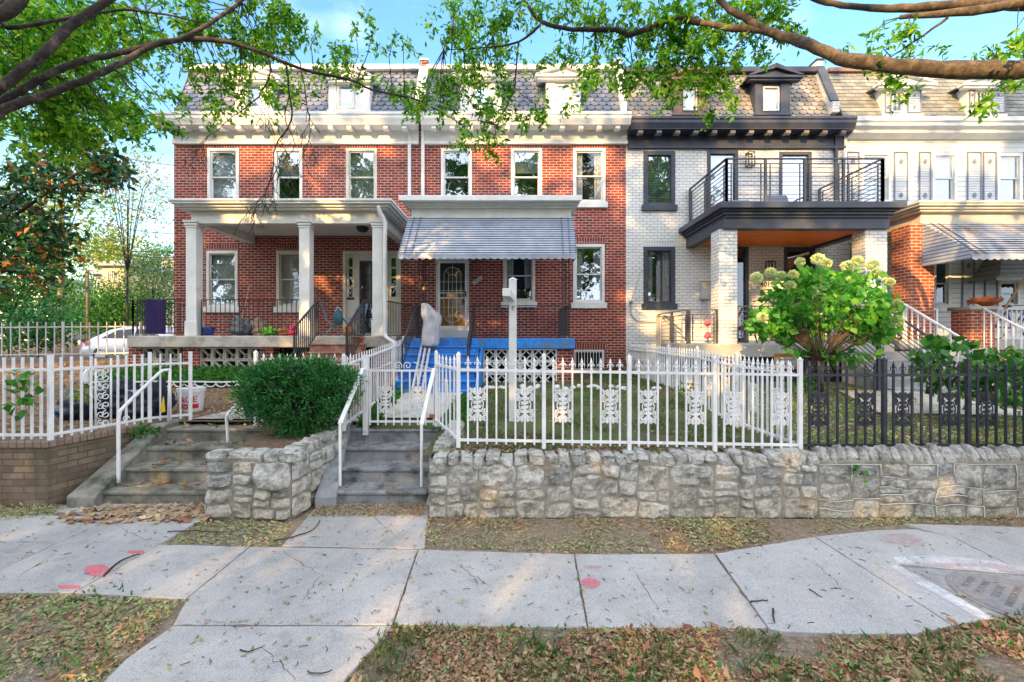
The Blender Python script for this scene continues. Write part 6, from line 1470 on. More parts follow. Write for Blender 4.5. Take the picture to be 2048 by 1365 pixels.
# balcony lounge chairs
for (px, lab, sd) in ((1490, 'low grey padded lounge chair at the left of the roof deck', 1), (1568, 'grey armchair in the middle of the roof deck', 2), (1640, 'flat grey sun lounger at the right of the roof deck', 3)):
    yq = 12.3; x = X(px, yq); t = thing('lounge_chair', (x, yq, zd), lab, 'lounge chair', 'grey chairs on the roof deck'); m = solid('grey_cushion%d' % sd, (.13, .15, .22)); h = (.28, .42, .2)[sd - 1]
    mb = MB(); mb.box(x - .35, x + .35, yq - .35, yq + .35, zd + .14, zd + .27); mb.build('seat', m, t, bevel=.03)
    mb = MB(); mb.hexa([(x - .36, yq + .22, zd + .2), (x + .36, yq + .22, zd + .2), (x + .36, yq + .36, zd + .2), (x - .36, yq + .36, zd + .2), (x - .32, yq + .36, zd + .3 + h), (x + .32, yq + .36, zd + .3 + h), (x + .32, yq + .46, zd + .3 + h), (x - .32, yq + .46, zd + .3 + h)]); mb.build('backrest', m, t, bevel=.03)
    for sx in (-.32, .32):
        for sy in (-.3, .3): mb = MB(); mb.box(x + sx - .02, x + sx + .02, yq + sy - .02, yq + sy + .02, zd, zd + .14); mb.build('leg', m_black, t)
# bicycle on porch 4
t = thing('bicycle', (X(2025, 11.8), 11.8, zs4), 'purple bicycle parked behind the white railing at the right edge', 'bicycle'); m_pur = solid('bicycle_purple', (.12, .06, .5), .3)
bx, bz, by = X(2022, 11.8), zs4 + .33, 11.8; wc = [Vector((bx - .42, by, bz)), Vector((bx + .58, by, bz))]
for c_ in wc:
    mb = MB(); mb.tube([c_ + Vector((.32 * math.cos(a), 0, .32 * math.sin(a))) for a in [2 * math.pi * i / 28 for i in range(29)]], .018, 6); w = mb.build('wheel', m_black, t, smooth=True)
    mb = MB()
    for i in range(12): a = 2 * math.pi * i / 12; mb.tube([c_, c_ + Vector((.31 * math.cos(a), 0, .31 * math.sin(a)))], .0025, 4)
    mb.build('spokes', m_alu, w)
mb = MB(); bb = Vector((bx + .02, by, bz - .03)); st = Vector((bx - .1, by, bz + .42)); hd = Vector((bx + .38, by, bz + .42)); 
for a, b in ((bb, st), (bb, hd), (st, hd), (wc[0], bb), (wc[0], st), (hd, wc[1])): mb.tube([a, b], .022, 7)
mb.build('frame', m_pur, t); mb = MB(); mb.blob(st + Vector((0, 0, .12)), (.13, .07, .035), 10, 6); mb.tube([st, st + Vector((0, 0, .1))], .012, 5); mb.build('saddle', m_black, t); mb = MB(); mb.tube([hd, hd + Vector((0, 0, .14))], .014, 5); mb.tube([hd + Vector((-.02, -.26, .16)), hd + Vector((.04, 0, .14)), hd + Vector((-.02, .26, .16))], .013, 6); mb.build('handlebar', m_black, t)
t = thing('pole', P(2005, 620, 11.0), 'light wooden pole leaning up past the flower bowl', 'pole'); mb = MB(); mb.tube([P(2008, 620, 11.0), P(2052, 552, 10.6)], .022, 7); mb.build('pole', solid('pole_wood', (.5, .35, .2)), t)
t = thing('exercise_bench', (X(1500, 12.2), 12.2, zs3), 'dark folded bench behind the porch railing of the painted house', 'bench'); mb = MB(); q = Vector((X(1492, 12.2), 12.2, zs3)); mb.box(q.x - .35, q.x + .35, 12.05, 12.3, q.z + .35, q.z + .45); mb.build('seat', m_black, t, bevel=.02); mb = MB(); mb.bar(q + Vector((-.35, 0, .4)), q + Vector((-.1, 0, .95)), .05, .03); mb.build('backrest', m_black, t)
for s in (-.3, .3): mb = MB(); mb.bar(q + Vector((s, 0, 0)), q + Vector((s * .7, 0, .36)), .03, .03); mb.build('leg', m_black, t)
t = blobthing('coiled_hose', 'dark red coil lying on the porch floor of the painted house', 'coil', (X(1590, 11.8), 11.8, zs3 + .08), (.5, .2, .07), solid('hose_red', (.35, .08, .04)), 4, .5, 5)
# ------------------------------------------------------------ street trees (near, overhead)
def px_poly(lst): return [P(a, b, y) for a, b, y in lst]
def foliage(name, root, blobs, mat, size, lai, twigs_to=None, twm=None, cl=26, asp=.36, droop=.45):
    pts = []; tw = MB()
    for (px, py, rx, ry, dens, Y) in blobs:
        c_ = P(px, py, Y); ax, az = rx * Y / F, ry * Y / F; ay = max(.3, .55 * ax)
        la = .5 * size * size * asp * .9; n = int(math.pi * ax * az * lai * dens / la / cl) + 1
        cc, d = ell_pts(c_, (ax, ay, az), n, .0)
        for q in cc:
            # a drooping twig with leaves either side
            L_ = rng.uniform(.14, .34) * (Y / 6) ** .5; dr = rng.normal(size=3); dr[2] = -abs(dr[2]) * .8 - .15; dr /= np.linalg.norm(dr)
            tt = rng.uniform(0, 1, cl)[:, None]; pts.append(q + dr * tt * L_ + rng.normal(size=(cl, 3)) * size * .38 + np.array([0, 0, -.05]) * tt ** 2)
            if twm is not None and rng.random() < .5: tw.tube([q, q + dr * L_ * .5, q + dr * L_ + np.array([0, 0, -.03])], [.004, .003, .0015], 4, cap=False)
            if twm is not None and twigs_to is not None and rng.random() < .32:
                b = min(twigs_to, key=lambda v: (v - Vector(q)).length)
                if (b - Vector(q)).length < 1.1:
                    m_ = (b + Vector(q)) / 2 + Vector((rng.normal() * .05, rng.normal() * .05, .05)); tw.tube([b, m_, q], [.009, .006, .003], 4, cap=False)
    Pn = np.concatenate(pts)
    o = leaves(name, Pn, size, mat, root, asp=asp, droop=droop, fold=.1)
    if twm is not None: tag(tw.build('twigs', twm, root), kind='stuff')
    return o
tL_ = thing('street_tree', (-6.6, 4.4, 0), 'large street tree reaching in from the left with long dark limbs', 'tree')
mb = MB(); pj = []
fork = Vector((-6.6, 4.5, 3.3))
mb.tube([(-6.75, 4.4, -.1), (-6.7, 4.4, .6), (-6.65, 4.45, 1.8), (-6.6, 4.5, 2.8), fork], [.42, .34, .3, .29, .26], 16)
mb.build('trunk', m_bark, tL_, smooth=True)
LB = [([(-220, 290, 4.6), (-60, 215, 4.7), (0, 175, 4.8), (96, 100, 4.9), (138, 52, 5.0), (217, 0, 5.1), (290, -70, 5.2)], .066, .038, fork),
      ([(-220, 320, 4.9), (-60, 265, 5.0), (0, 225, 5.1), (60, 200, 5.2), (115, 182, 5.3), (225, 135, 5.5), (310, 90, 5.7), (375, 72, 5.9), (465, 17, 6.2), (520, -30, 6.4)], .060, .02, fork),
      ([(-150, 290, 4.9), (0, 205, 5.2), (138, 130, 5.4), (241, 107, 5.6), (362, 79, 5.9), (448, 83, 6.1), (517, 103, 6.3), (603, 138, 6.5), (700, 160, 6.7), (742, 179, 6.8), (828, 198, 7.0), (873, 220, 7.1), (935, 255, 7.2)], .05, .005, fork),
      ([(-60, 30, 5.1), (14, 55, 5.1), (69, 50, 5.2), (138, 36, 5.3), (250, 20, 5.6), (330, 30, 5.8), (400, 45, 6)], .03, .01, fork + Vector((0, 0, .6))),
      ([(-200, -60, 4.6), (-40, 20, 4.7), (20, 20, 4.8), (60, -40, 4.9)], .10, .06, fork + Vector((0, 0, 1)))]
for pts, r0, r1, st in LB:
    q = px_poly(pts)
    if st is not None: q = [st] + q; 
    mb = MB(); pj += branch(mb, q, r0, r1, 10, jit=.006, sub=4); mb.build('limb', m_bark, tL_, smooth=True)
# bare hanging twigs
mb = MB()
def bare(pts, r0, lvl=2):
    q = branch(mb, px_poly(pts) if not isinstance(pts[0], Vector) else pts, r0, .0025, 5, jit=.01, sub=4)
    if lvl:
        for k in range(len(q) // 3, len(q)):
            if random.random() < .55:
                a = q[k]; d = Vector((random.uniform(-.8, .8), random.uniform(-.4, .4), -1)).normalized(); L_ = random.uniform(.18, .5) * (1 if lvl == 2 else .5)
                bare([a, a + d * L_ * .5 + Vector((random.uniform(-.03, .03), 0, 0)), a + d * L_ + Vector((random.uniform(-.06, .06), 0, 0))], .005, lvl - 1)
bare([(585, 100, 6.4), (603, 138, 6.4), (613, 207, 6.4), (620, 258, 6.4), (610, 303, 6.4), (592, 334, 6.4)], .012)
bare([(573, 130, 6.4), (579, 190, 6.4), (582, 241, 6.4), (551, 293, 6.4), (544, 345, 6.4), (523, 396, 6.4), (492, 413, 6.4)], .016)
bare([(537, 118, 6.3), (541, 148, 6.3), (517, 193, 6.3), (475, 228, 6.3), (440, 255, 6.3), (406, 283, 6.3)], .014)
bare([(579, 190, 6.4), (570, 240, 6.45), (590, 290, 6.5), (560, 330, 6.5), (530, 380, 6.5)], .01)
mb.build('bare_twigs', m_bark, tL_, smooth=True)
BL = [(40, 50, 110, 80, 1.3, 5.6), (150, 40, 90, 60, 1.2, 6), (30, 130, 90, 60, 1.1, 5.6), (130, 160, 110, 60, 1.1, 6), (60, 220, 110, 50, 1.0, 5.8), (190, 225, 110, 45, 1.2, 6.2), (110, 265, 120, 35, 1.1, 6), (250, 250, 60, 30, .6, 5.8), (240, 60, 90, 50, .8, 6.2), (330, 20, 100, 35, .8, 6.4), (430, 25, 90, 45, 1., 6.6), (520, 45, 70, 50, 1., 6.8), (590, 50, 60, 50, .9, 6.9), (640, 95, 50, 40, .8, 7.0), (470, 90, 80, 30, .8, 6.8), (400, 130, 50, 35, .8, 6.6), (450, 150, 60, 40, .8, 6.8), (550, 150, 60, 35, .8, 6.8), (420, 205, 60, 20, 1.1, 6.6), (540, 200, 40, 20, .6, 6.6), (300, 180, 60, 50, .25, 5.6), (270, 230, 60, 40, .3, 5.6), (350, 245, 25, 14, .6, 6.0), (690, 140, 60, 25, .8, 7), (745, 55, 32, 25, .45, 7), (690, 60, 25, 16, .4, 7), (800, 85, 32, 28, .45, 7.1), (800, 180, 60, 25, .8, 7.1), (870, 215, 45, 22, .8, 7.2)]
BL += [(60, 100, 120, 70, 1.2, 7), (170, 90, 110, 70, 1.2, 7.4), (60, 250, 120, 50, 1.1, 7), (190, 200, 110, 60, 1.0, 7.2), (280, 90, 60, 50, .8, 7), (110, 30, 120, 60, 1.0, 7.5)]
foliage('crown', tL_, [(a, b, c_, d_, e_ * 1.5, y_) for a, b, c_, d_, e_, y_ in BL], m_leaf, .09, 1.05, pj, m_bark, asp=.42)
tR_ = thing('street_tree', (7.6, 5.2, 0), 'street tree at the right with a thick sunlit limb sweeping across the roofs', 'tree')
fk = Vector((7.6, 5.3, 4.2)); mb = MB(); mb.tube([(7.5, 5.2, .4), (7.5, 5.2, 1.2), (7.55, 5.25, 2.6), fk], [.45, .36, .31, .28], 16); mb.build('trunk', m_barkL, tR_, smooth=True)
pj = []
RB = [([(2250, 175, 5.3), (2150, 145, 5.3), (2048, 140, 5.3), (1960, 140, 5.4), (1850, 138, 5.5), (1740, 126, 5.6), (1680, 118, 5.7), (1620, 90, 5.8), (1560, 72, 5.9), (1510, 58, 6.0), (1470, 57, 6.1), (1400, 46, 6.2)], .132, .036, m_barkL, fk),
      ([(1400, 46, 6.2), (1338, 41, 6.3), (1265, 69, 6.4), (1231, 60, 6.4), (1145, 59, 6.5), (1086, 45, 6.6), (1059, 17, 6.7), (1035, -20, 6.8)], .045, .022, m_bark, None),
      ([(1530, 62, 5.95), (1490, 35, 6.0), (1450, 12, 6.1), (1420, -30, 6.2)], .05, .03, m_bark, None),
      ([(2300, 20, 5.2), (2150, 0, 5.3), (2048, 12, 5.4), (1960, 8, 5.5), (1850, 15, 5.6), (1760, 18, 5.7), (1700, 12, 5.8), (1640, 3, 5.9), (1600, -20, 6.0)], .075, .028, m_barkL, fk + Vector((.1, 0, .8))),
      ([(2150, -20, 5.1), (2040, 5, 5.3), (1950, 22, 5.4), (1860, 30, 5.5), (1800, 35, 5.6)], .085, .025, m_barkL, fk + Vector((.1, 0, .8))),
      ([(1895, 36, 5.45), (1830, 83, 5.6), (1782, 114, 5.8)], .018, .006, m_bark, None),
      ([(1079, 52, 6.6), (1038, 83, 6.6), (973, 96, 6.7), (887, 100, 6.8)], .02, .005, m_bark, None),
      ([(1038, 83, 6.6), (1031, 145, 6.7), (1030, 176, 6.7), (1010, 220, 6.8), (990, 262, 6.8), (1000, 295, 6.8)], .014, .004, m_bark, None),
      ([(1030, 176, 6.7), (1050, 195, 6.7), (1070, 207, 6.7)], .008, .003, m_bark, None), ([(1400, 60, 6.2), (1380, 110, 6.3), (1370, 160, 6.4)], .012, .004, m_bark, None), ([(1500, 60, 6.0), (1460, 110, 6.2), (1430, 180, 6.3)], .012, .003, m_bark, None)]
for pts, r0, r1, m, st in RB:
    q = px_poly(pts)
    if st is not None: q = [st] + q
    mb = MB(); pj += branch(mb, q, r0, r1, 10, jit=.006, sub=4); mb.build('limb', m, tR_, smooth=True)
BR = [(910, 25, 45, 40, .9, 7), (960, 50, 65, 45, .9, 6.9), (1040, 15, 70, 28, .9, 6.8), (1150, 15, 110, 28, 1.0, 6.7), (1250, 35, 80, 40, 1.1, 6.6), (1330, 45, 70, 50, 1.2, 6.5), (1390, 30, 70, 50, 1.3, 6.4), (1220, 100, 50, 35, .8, 6.6), (1110, 95, 50, 28, .7, 6.7), (1000, 100, 70, 22, .8, 6.8), (920, 105, 40, 22, .8, 6.9), (870, 165, 45, 35, .7, 7), (925, 165, 55, 40, .8, 6.9), (1010, 175, 35, 40, .8, 6.9), (970, 225, 55, 30, .9, 6.9), (1050, 225, 50, 28, .8, 6.9), (860, 215, 45, 18, .6, 7.0), (985, 282, 28, 22, .9, 6.9), (923, 278, 12, 12, .9, 6.9), (1110, 190, 50, 18, .8, 6.8), (1240, 150, 55, 28, 1.1, 6.6), (1180, 135, 35, 18, .9, 6.7), (1310, 130, 45, 45, 1.0, 6.5), (1370, 130, 40, 50, 1.0, 6.5), (1330, 180, 30, 20, .8, 6.5), (1420, 95, 50, 50, 1.2, 6.4), (1430, 165, 40, 35, 1.0, 6.4), (1450, 205, 22, 15, .9, 6.4), (1465, 30, 60, 35, 1.2, 6.3), (1530, 30, 50, 35, 1.2, 6.2), (1550, 75, 35, 28, 1.1, 6.1), (1500, 95, 35, 30, .9, 6.2), (1570, 10, 50, 20, 1, 6.1), (1800, 55, 60, 32, .5, 5.6), (1780, 95, 60, 25, .5, 5.7), (1840, 75, 45, 30, .4, 5.6), (1700, 85, 30, 12, .3, 5.8), (2015, 55, 40, 45, .7, 5.3), (2040, 100, 25, 30, .8, 5.3), (2015, 180, 45, 22, .9, 5.4), (1770, 150, 45, 12, .7, 5.7), (1860, 155, 20, 8, .4, 5.6), (890, 60, 30, 30, .6, 7)]
foliage('crown', tR_, [(a, b, c_, d_, e_ * 1.45, y_) for a, b, c_, d_, e_, y_ in BR], m_leaf, .088, 1.15, pj, m_bark, asp=.42)
# upper crowns of the two street trees, above the picture: they dapple the evening sun
SE, SA = R(20), math.atan2(-.40, -.92)      # elevation, compass angle of the sun from +Y towards +X
dv = Vector((math.sin(SA) * math.cos(SE), math.cos(SA) * math.cos(SE), math.sin(SE)))
# openings carved in the unseen crowns to aim sun patches at chosen spots: (pixel, plane, radius)
GAPS = [(1545, 290, YF, .55), (1590, 262, YF, .4), (1500, 240, 13.1, .3), (1780, 280, YF, .7), (1830, 300, YF, .5), (1870, 420, 10.9, .5), (1760, 240, 13.1, .5), (1730, 215, 13.8, .2),
        (1460, 610, 11.2, .28), (1455, 700, 11.1, .35), (1500, 705, 11.1, .3), (1340, 650, 13.3, .5), (1300, 640, YF, .35), (1400, 660, YF, .35), (1560, 640, 13.3, .6), (1650, 640, 13.2, .6), (1620, 570, 13.4, .3),
        (1840, 560, 11.1, .45), (1840, 640, 11.1, .5), (1900, 480, 10.8, .35), (1960, 660, 11, .35), (1900, 640, 13, .3), (960, 600, YF, .28), (985, 620, YF, .22), (1010, 590, YF, .18), (950, 640, YF, .15), (1050, 590, YF, .1),
        (600, 690, 11.1, .25), (613, 640, 11.3, .2), (440, 430, 11, .2), (300, 720, 12.5, .8), (180, 720, 13, .9), (60, 720, 13, .8), (690, 300, YF, .2), (1185, 290, YF, .2), (1110, 345, YF, .25), (1100, 390, YF, .25), (590, 262, YF, .3), (730, 130, 14, .5), (960, 130, 14, .5), (1130, 128, 14, .5), (1250, 170, 14, .3), (1390, 160, 14, .5), (900, 240, 13.1, .25), (650, 535, YF, .2), (1175, 250, 13.1, .25), (1030, 355, YF, .2), (830, 180, 13.8, .3), (1890, 700, 10, .3), (1680, 680, 10.5, .5), (300, 305, YF, .1),
        (1960, 140, 5.4, .4), (1700, 118, 5.6, .3), (20, 500, 12.5, .9), (60, 600, 12.5, .7), (130, 350, 12, .6), (250, 420, 27, 2.5), (225, 550, 55, 6)]
GAPS += [(380, 150, 14, .5), (560, 145, 14, .5), (470, 300, YF, .3), (520, 330, YF, .25), (640, 330, YF, .3), (770, 300, YF, .3), (960, 300, YF, .25), (1180, 330, YF, .35), (1230, 400, YF, .3), (500, 240, 13.1, .35), (700, 238, 13.1, .4), (1020, 235, 13.1, .35), (1100, 262, YF, .3), (1500, 190, 14, .5), (1640, 200, 14, .5), (1600, 330, YF, .4), (1440, 300, YF, .3), (1300, 270, YF, .35), (1690, 350, YF, .3), (1950, 300, YF, .5), (1900, 200, 14, .5), (2000, 420, 10.9, .5), (1820, 430, 11, .4), (1560, 405, 10.9, .3), (500, 400, 10.9, .3), (680, 400, 10.9, .25), (1750, 520, 11.2, .4), (1740, 620, 11.2, .4), (1590, 590, 13.5, .4), (1440, 500, 11.2, .25), (395, 600, 11.3, .25), (560, 300, YF, .2)]
GAPS += [(225, 545, 34, 2.6)]
GP = [(np.array(P(a, b, y)), r) for a, b, y, r in GAPS]; dvn = np.array(dv)
def carve(p):
    keep = np.ones(len(p), bool)
    for g, r in GP:
        w = p - g; s = w @ dvn; q = np.linalg.norm(w - s[:, None] * dvn, axis=1) + rng.normal(size=len(p)) * .16
        keep &= ~(q < r * 1.15 + .2)
    return p[keep]
def upper(root, boxes, seed):
    pts = []
    for (c_, r, n) in boxes:
        p, d = clump(c_, r, n, 16, (1.0, 1.0, .8), 0); pts.append(p)
    p = np.concatenate(pts); keep = p[:, 2] > 2.3 + np.maximum(p[:, 1], 0) * .80 + .5; p = p[keep]; p = carve(p[p[:, 2] > 3.9])
    return leaves('upper_crown', p, .26, m_leafS, root, asp=.55, droop=.4)
upper(tL_, [((-8, -.5, 9.0), (4.5, 3.5, 2.6), 130)], 1)
mb = MB()
for q in ((-10, -1, 10), (-4, -2, 9.5), (-7, 1, 11)): branch(mb, [fork, (fork + Vector(q)) / 2 + Vector((0, 0, .5)), Vector(q)], .16, .04, 8)
mb.build('upper_limb', m_bark, tL_, smooth=True)
upper(tR_, [((8, -.5, 9.5), (4.5, 3.5, 2.6), 120)], 2)
mb = MB()
for q in ((4, -1, 9.5), (11, -1, 10), (7, 1, 11)): branch(mb, [fk, (fk + Vector(q)) / 2 + Vector((0, 0, .5)), Vector(q)], .16, .04, 8)
mb.build('upper_limb', m_barkL, tR_, smooth=True)
# unseen trees added across the street to block low sun; window glass mirrors them
for i, (x, y, s, zc) in enumerate(((-36, -15, 1.1, 11), (-25, -16, 1.15, 11.5), (-15.5, -15.5, 1.1, 11), (-6.5, -16.5, 1.15, 11.5), (2.5, -15.5, 1.0, 10.5), (14, -17, 1.0, 9))):
    zc += 2.6
    lab = ['leftmost', 'second from the left', 'third from the left', 'fourth from the left', 'fifth from the left', 'rightmost'][i]
    t = thing('sun_blocker_tree', (x, y, 0), f'tall unseen tree added across the road to block low sun, {lab} of six', 'tree', 'unseen sun-blocking trees across the road')
    mb = MB(); mb.tube([(x, y, -.1), (x + .1, y, 3), (x - .1, y, 9)], [.4, .32, .2], 10); mb.build('trunk', m_bark, t, smooth=True)
    p, d = clump((x, y, zc), (6.0 * s, 3.4, 9.2), 520, 13, (1.3, 1.0, 1.1), .45); p = carve(p[p[:, 2] > .4]); leaves('crown', p, .62, m_leafS, t, asp=.62)
# ------------------------------------------------------------ yew bush, hydrangea, garden plants
q = Vector((X(600, 6.95), 6.95, 1.42)); t = thing('yew_bush', (q.x, q.y, .82), 'dense round dark green bush growing in the stone planter', 'bush')
mb = MB(); base = Vector((q.x + .02, q.y, .78))
for i in range(9):
    a = 2 * math.pi * i / 9; branch(mb, [base, base + Vector((.15 * math.cos(a), .12 * math.sin(a), .25)), base + Vector((.5 * math.cos(a), .35 * math.sin(a), .6))], .022, .008, 6)
mb.build('stem', m_bark, t, smooth=True)
p = []; dd = []
for (cx_, cz, rx, rz, n) in ((0, 0, .76, .42, 330), (-.45, .08, .42, .36, 160), (.48, .10, .38, .34, 160), (.1, .26, .55, .26, 190), (-.2, -.32, .42, .25, 60), (.15, -.4, .38, .22, 60), (-.35, .28, .35, .2, 90), (.0, -.5, .2, .12, 20), (.3, .42, .2, .12, 26), (-.62, .3, .16, .12, 20), (-.1, .48, .16, .1, 18), (.7, .25, .14, .12, 18), (-.75, -.15, .14, .12, 16)):
    a, b = clump(q + Vector((cx_, 0, cz)), (rx, .5 if rz > .3 else .38, rz), int(n * .8), 32, (.12, .1, .1), .7); p.append(a); dd.append(b)
leaves('foliage', np.concatenate(p), .052, m_yew, t, asp=.36, droop=-.2, out=np.concatenate(dd))
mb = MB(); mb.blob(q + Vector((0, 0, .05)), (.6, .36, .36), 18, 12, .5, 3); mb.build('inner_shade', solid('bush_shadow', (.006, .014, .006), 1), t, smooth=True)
YH = 9.4; base = P(1641, 775, YH); t = thing('hydrangea_tree', base, 'small hydrangea tree with pale green flower heads in front of the painted porch', 'hydrangea')
mb = MB(); top = P(1642, 722, YH); mb.tube([base - Vector((0, 0, .1)), base + Vector((0, 0, .3)), top], [.07, .055, .075], 10); mb.build('trunk', m_barkL, t, smooth=True)
mb = MB(); tips = []
for i in range(64):
    a = rng.uniform(0, 2 * math.pi); ex = rng.uniform(.35, 1.15); e = Vector((ex * math.cos(a) * 1.05, ex * math.sin(a) * .7, rng.uniform(.5, 1.35) * (1.2 - .35 * ex)))
    tip = top + e; tips.append(tip); branch(mb, [top, top + e * .35 + Vector((0, 0, -.02)), top + e * .75 + Vector((rng.normal() * .05, rng.normal() * .05, 0)), tip], .017, .005, 5, sub=2)
mb.build('branches', m_barkL, t, smooth=True)
ch = P(1655, 600, YH); p, d = clump(ch, (1.2, .8, .64), 260, 6, (.17, .17, .10), .55)
p2, d2 = clump(P(1540, 645, YH), (.38, .4, .25), 40, 8, (.14, .14, .12), .3); p3, d3 = clump(P(1745, 650, YH), (.42, .4, .35), 50, 8, (.14, .14, .12), .3)
p4, d4 = clump(P(1600, 695, YH), (.5, .3, .12), 10, 7, (.1, .1, .07), 0); p5, d5 = clump(P(1700, 712, YH), (.55, .3, .1), 14, 6, (.1, .1, .07), 0)
p = np.concatenate([p, p2, p3, p4, p5]); d = np.concatenate([d, d2, d3, d4, d5])
leaves('foliage', p, .165, m_hyd, t, asp=.66, droop=.15, out=d * .5, fold=.08)
FL = [(1513, 556), (1541, 546), (1563, 551), (1586, 549), (1600, 524), (1636, 518), (1652, 527), (1695, 532), (1715, 521), (1702, 562), (1745, 530), (1752, 545), (1779, 565), (1795, 608), (1665, 602), (1648, 603), (1597, 617), (1525, 635), (1724, 637), (1793, 642), (1635, 596), (1580, 572)]
for i, (a, b) in enumerate(FL):
    c_ = P(a, b, YH - rng.uniform(-.1, .7)); hr = rng.uniform(.4, .78); pp, d_ = ell_pts(c_, (.125 * hr, .12 * hr, .105 * hr), 260, .9); leaves('flower_head', pp, .045, m_hydf, t, asp=.9, droop=0, out=d_)
def shrub(name, label, cat, c_, r, n, per, size, mat, asp=.5, group=None, cr=(.12, .12, .1), stem=True, shell=.4, droop=.2):
    t = thing(name, (c_[0], c_[1], c_[2] - r[2]), label, cat, group); p, d = clump(c_, r, n, per, cr, shell)
    leaves('foliage', p, size, mat, t, asp=asp, droop=droop, out=d * .6)
    if stem:
        mb = MB(); b = Vector((c_[0], c_[1], c_[2] - r[2]))
        for i in range(6): a = i * 1.05; mb.tube([b, b + Vector((r[0] * .6 * math.cos(a), r[1] * .6 * math.sin(a), r[2] * 1.1))], [.015, .006], 5)
        mb.build('stem', m_bark, t)
    return t
shrub('leafy_plant', 'tall big-leaved green plant rising behind the black fence', 'plant', P(1897, 728, 7.6), (.46, .35, .42), 26, 6, .19, m_green, .72, cr=(.2, .2, .15))
shrub('leafy_plant', 'bushy green plant at the right edge behind the black fence', 'plant', P(2005, 760, 7.7), (.65, .4, .40), 60, 9, .15, m_green, .6, cr=(.2, .2, .15))
shrub('low_shrub', 'low green shrub at the foot of the basement window', 'shrub', P(1260, 752, 12.9), (1.0, .4, .2), 40, 14, .1, m_green)
shrub('low_shrub', 'small dark green shrub beside the hydrangea trunk', 'shrub', P(1610, 770, 9.8), (.32, .25, .22), 22, 14, .08, m_yew)
shrub('garden_vine', 'small vine climbing the left picket fence', 'vine', P(38, 800, 6.15), (.14, .08, .34), 9, 4, .13, m_green, .8, cr=(.1, .05, .14), stem=False)
shrub('weed', 'leafy weed at the top of the brick wall beside the steps', 'weed', P(280, 865, 7.2), (.2, .15, .09), 10, 10, .09, m_green, .6, cr=(.1, .1, .05), stem=False)
shrub('weed', 'tiny green weed sprouting from the white pointed stone wall', 'weed', P(1715, 945, 5.70), (.05, .04, .07), 4, 5, .055, m_green, .7, cr=(.05, .03, .06), stem=False)
shrub('weed', 'pale green weed growing out of the navy tarp', 'weed', P(175, 785, 7.7), (.14, .1, .12), 9, 10, .08, m_lime, .4, cr=(.1, .1, .1), stem=False)
shrub('flower_plant', 'small plant with a red flower by the white side fence', 'flower', P(1372, 778, 8.6), (.14, .14, .12), 10, 10, .07, m_green, stem=False)
# ground cover (uncountable)
def scatter(name, n, area, size, mat, flat=.75, asp=.45, droop=0, zoff=.02, reject=None, patch=None, kind='stuff', sv=.4, lift=.0, fz=None):
    xs = rng.uniform(area[0], area[1], n); ys = rng.uniform(area[2], area[3], n); keep = []
    for x, y in zip(xs, ys):
        if reject and reject(x, y): continue
        if patch and noise.noise((x * patch[0], y * patch[0], patch[1])) < patch[2] + random.uniform(-.12, .12): continue
        keep.append((x, y, (fz or (lambda a, b: 0))(x, y) + zoff + random.uniform(0, lift)))
    return leaves(name, np.array(keep), size, mat, None, asp=asp, droop=droop, flat=flat, kind=kind, sv=sv, fold=.14)
def pin(poly, x, y):   # inside polygon
    r = False; n = len(poly)
    for i in range(n):
        (a, b), (c_, d) = poly[i], poly[(i + 1) % n]
        if (b > y) != (d > y) and x < (c_ - a) * (y - b) / (d - b) + a: r = not r
    return r
W = lambda pl: [(lambda g: (g.x, g.y))(gp(a, b)) for a, b in pl]
vR = W([(792, 1253), (1176, 1258), (1450, 1258), (1520, 1268), (1600, 1275), (1700, 1280), (1830, 1282), (1900, 1256), (2000, 1236), (2300, 1215), (2500, 1700), (640, 1700), (700, 1365), (755, 1275)])
vL = W([(-250, 1186), (150, 1188), (230, 1178), (365, 1202), (345, 1230), (250, 1320), (200, 1380), (-300, 1700)])
sM = W([(857, 1042), (1100, 1045), (1500, 1045), (2200, 1040), (2200, 1062), (1840, 1052), (1750, 1058), (1620, 1073), (1430, 1104), (1150, 1106), (845, 1095)])
sT = W([(412, 1036), (590, 1046), (555, 1092), (330, 1090)])
inside = lambda *ps: (lambda x, y: not any(pin(p, x, y) for p in ps))
vz = lambda x, y: .012 * noise.noise((x * 2, y * 2, 1)) + (.035 if 5.05 < y < 5.75 and x > -1.05 else 0) * min(1, max(0, (y - 5.05) * 3))
scatter('leaf_crumbs', 26000, (-1.6, 7, 2.2, 3.85), .019, m_litter, reject=inside(vR), zoff=.0, lift=.008, fz=vz, sv=.6)
scatter('leaf_crumbs', 9000, (-6, -2, 2.6, 4.3), .019, m_litterG, reject=inside(vL), zoff=.0, lift=.008, fz=vz, sv=.6)
scatter('leaf_crumbs', 11000, (-1.2, 8, 4.8, 5.8), .02, m_litter, reject=inside(sM), zoff=.0, lift=.008, fz=vz, sv=.6)
scatter('fallen_leaves', 56000, (-1.6, 7, 2.2, 3.85), .038, m_litter, reject=inside(vR), zoff=.0, lift=.03, patch=(1.6, 1, -.32), fz=vz, sv=.6)
scatter('fallen_leaves', 1500, (-1.6, 7, 2.2, 3.85), .075, m_litter, reject=inside(vR), zoff=.01, lift=.03, patch=(1.6, 1, -.2), fz=vz, asp=.6)
scatter('fallen_leaves', 14000, (-6, -2, 2.6, 4.3), .036, m_litterG, reject=inside(vL), zoff=.0, lift=.02, fz=vz, patch=(2, 3, -.12), sv=.6)
scatter('fallen_leaves', 5000, (-6, -2, 2.6, 4.3), .045, m_litter, reject=inside(vL), zoff=.0, lift=.025, fz=vz, patch=(1.6, 8, -.02), sv=.6)
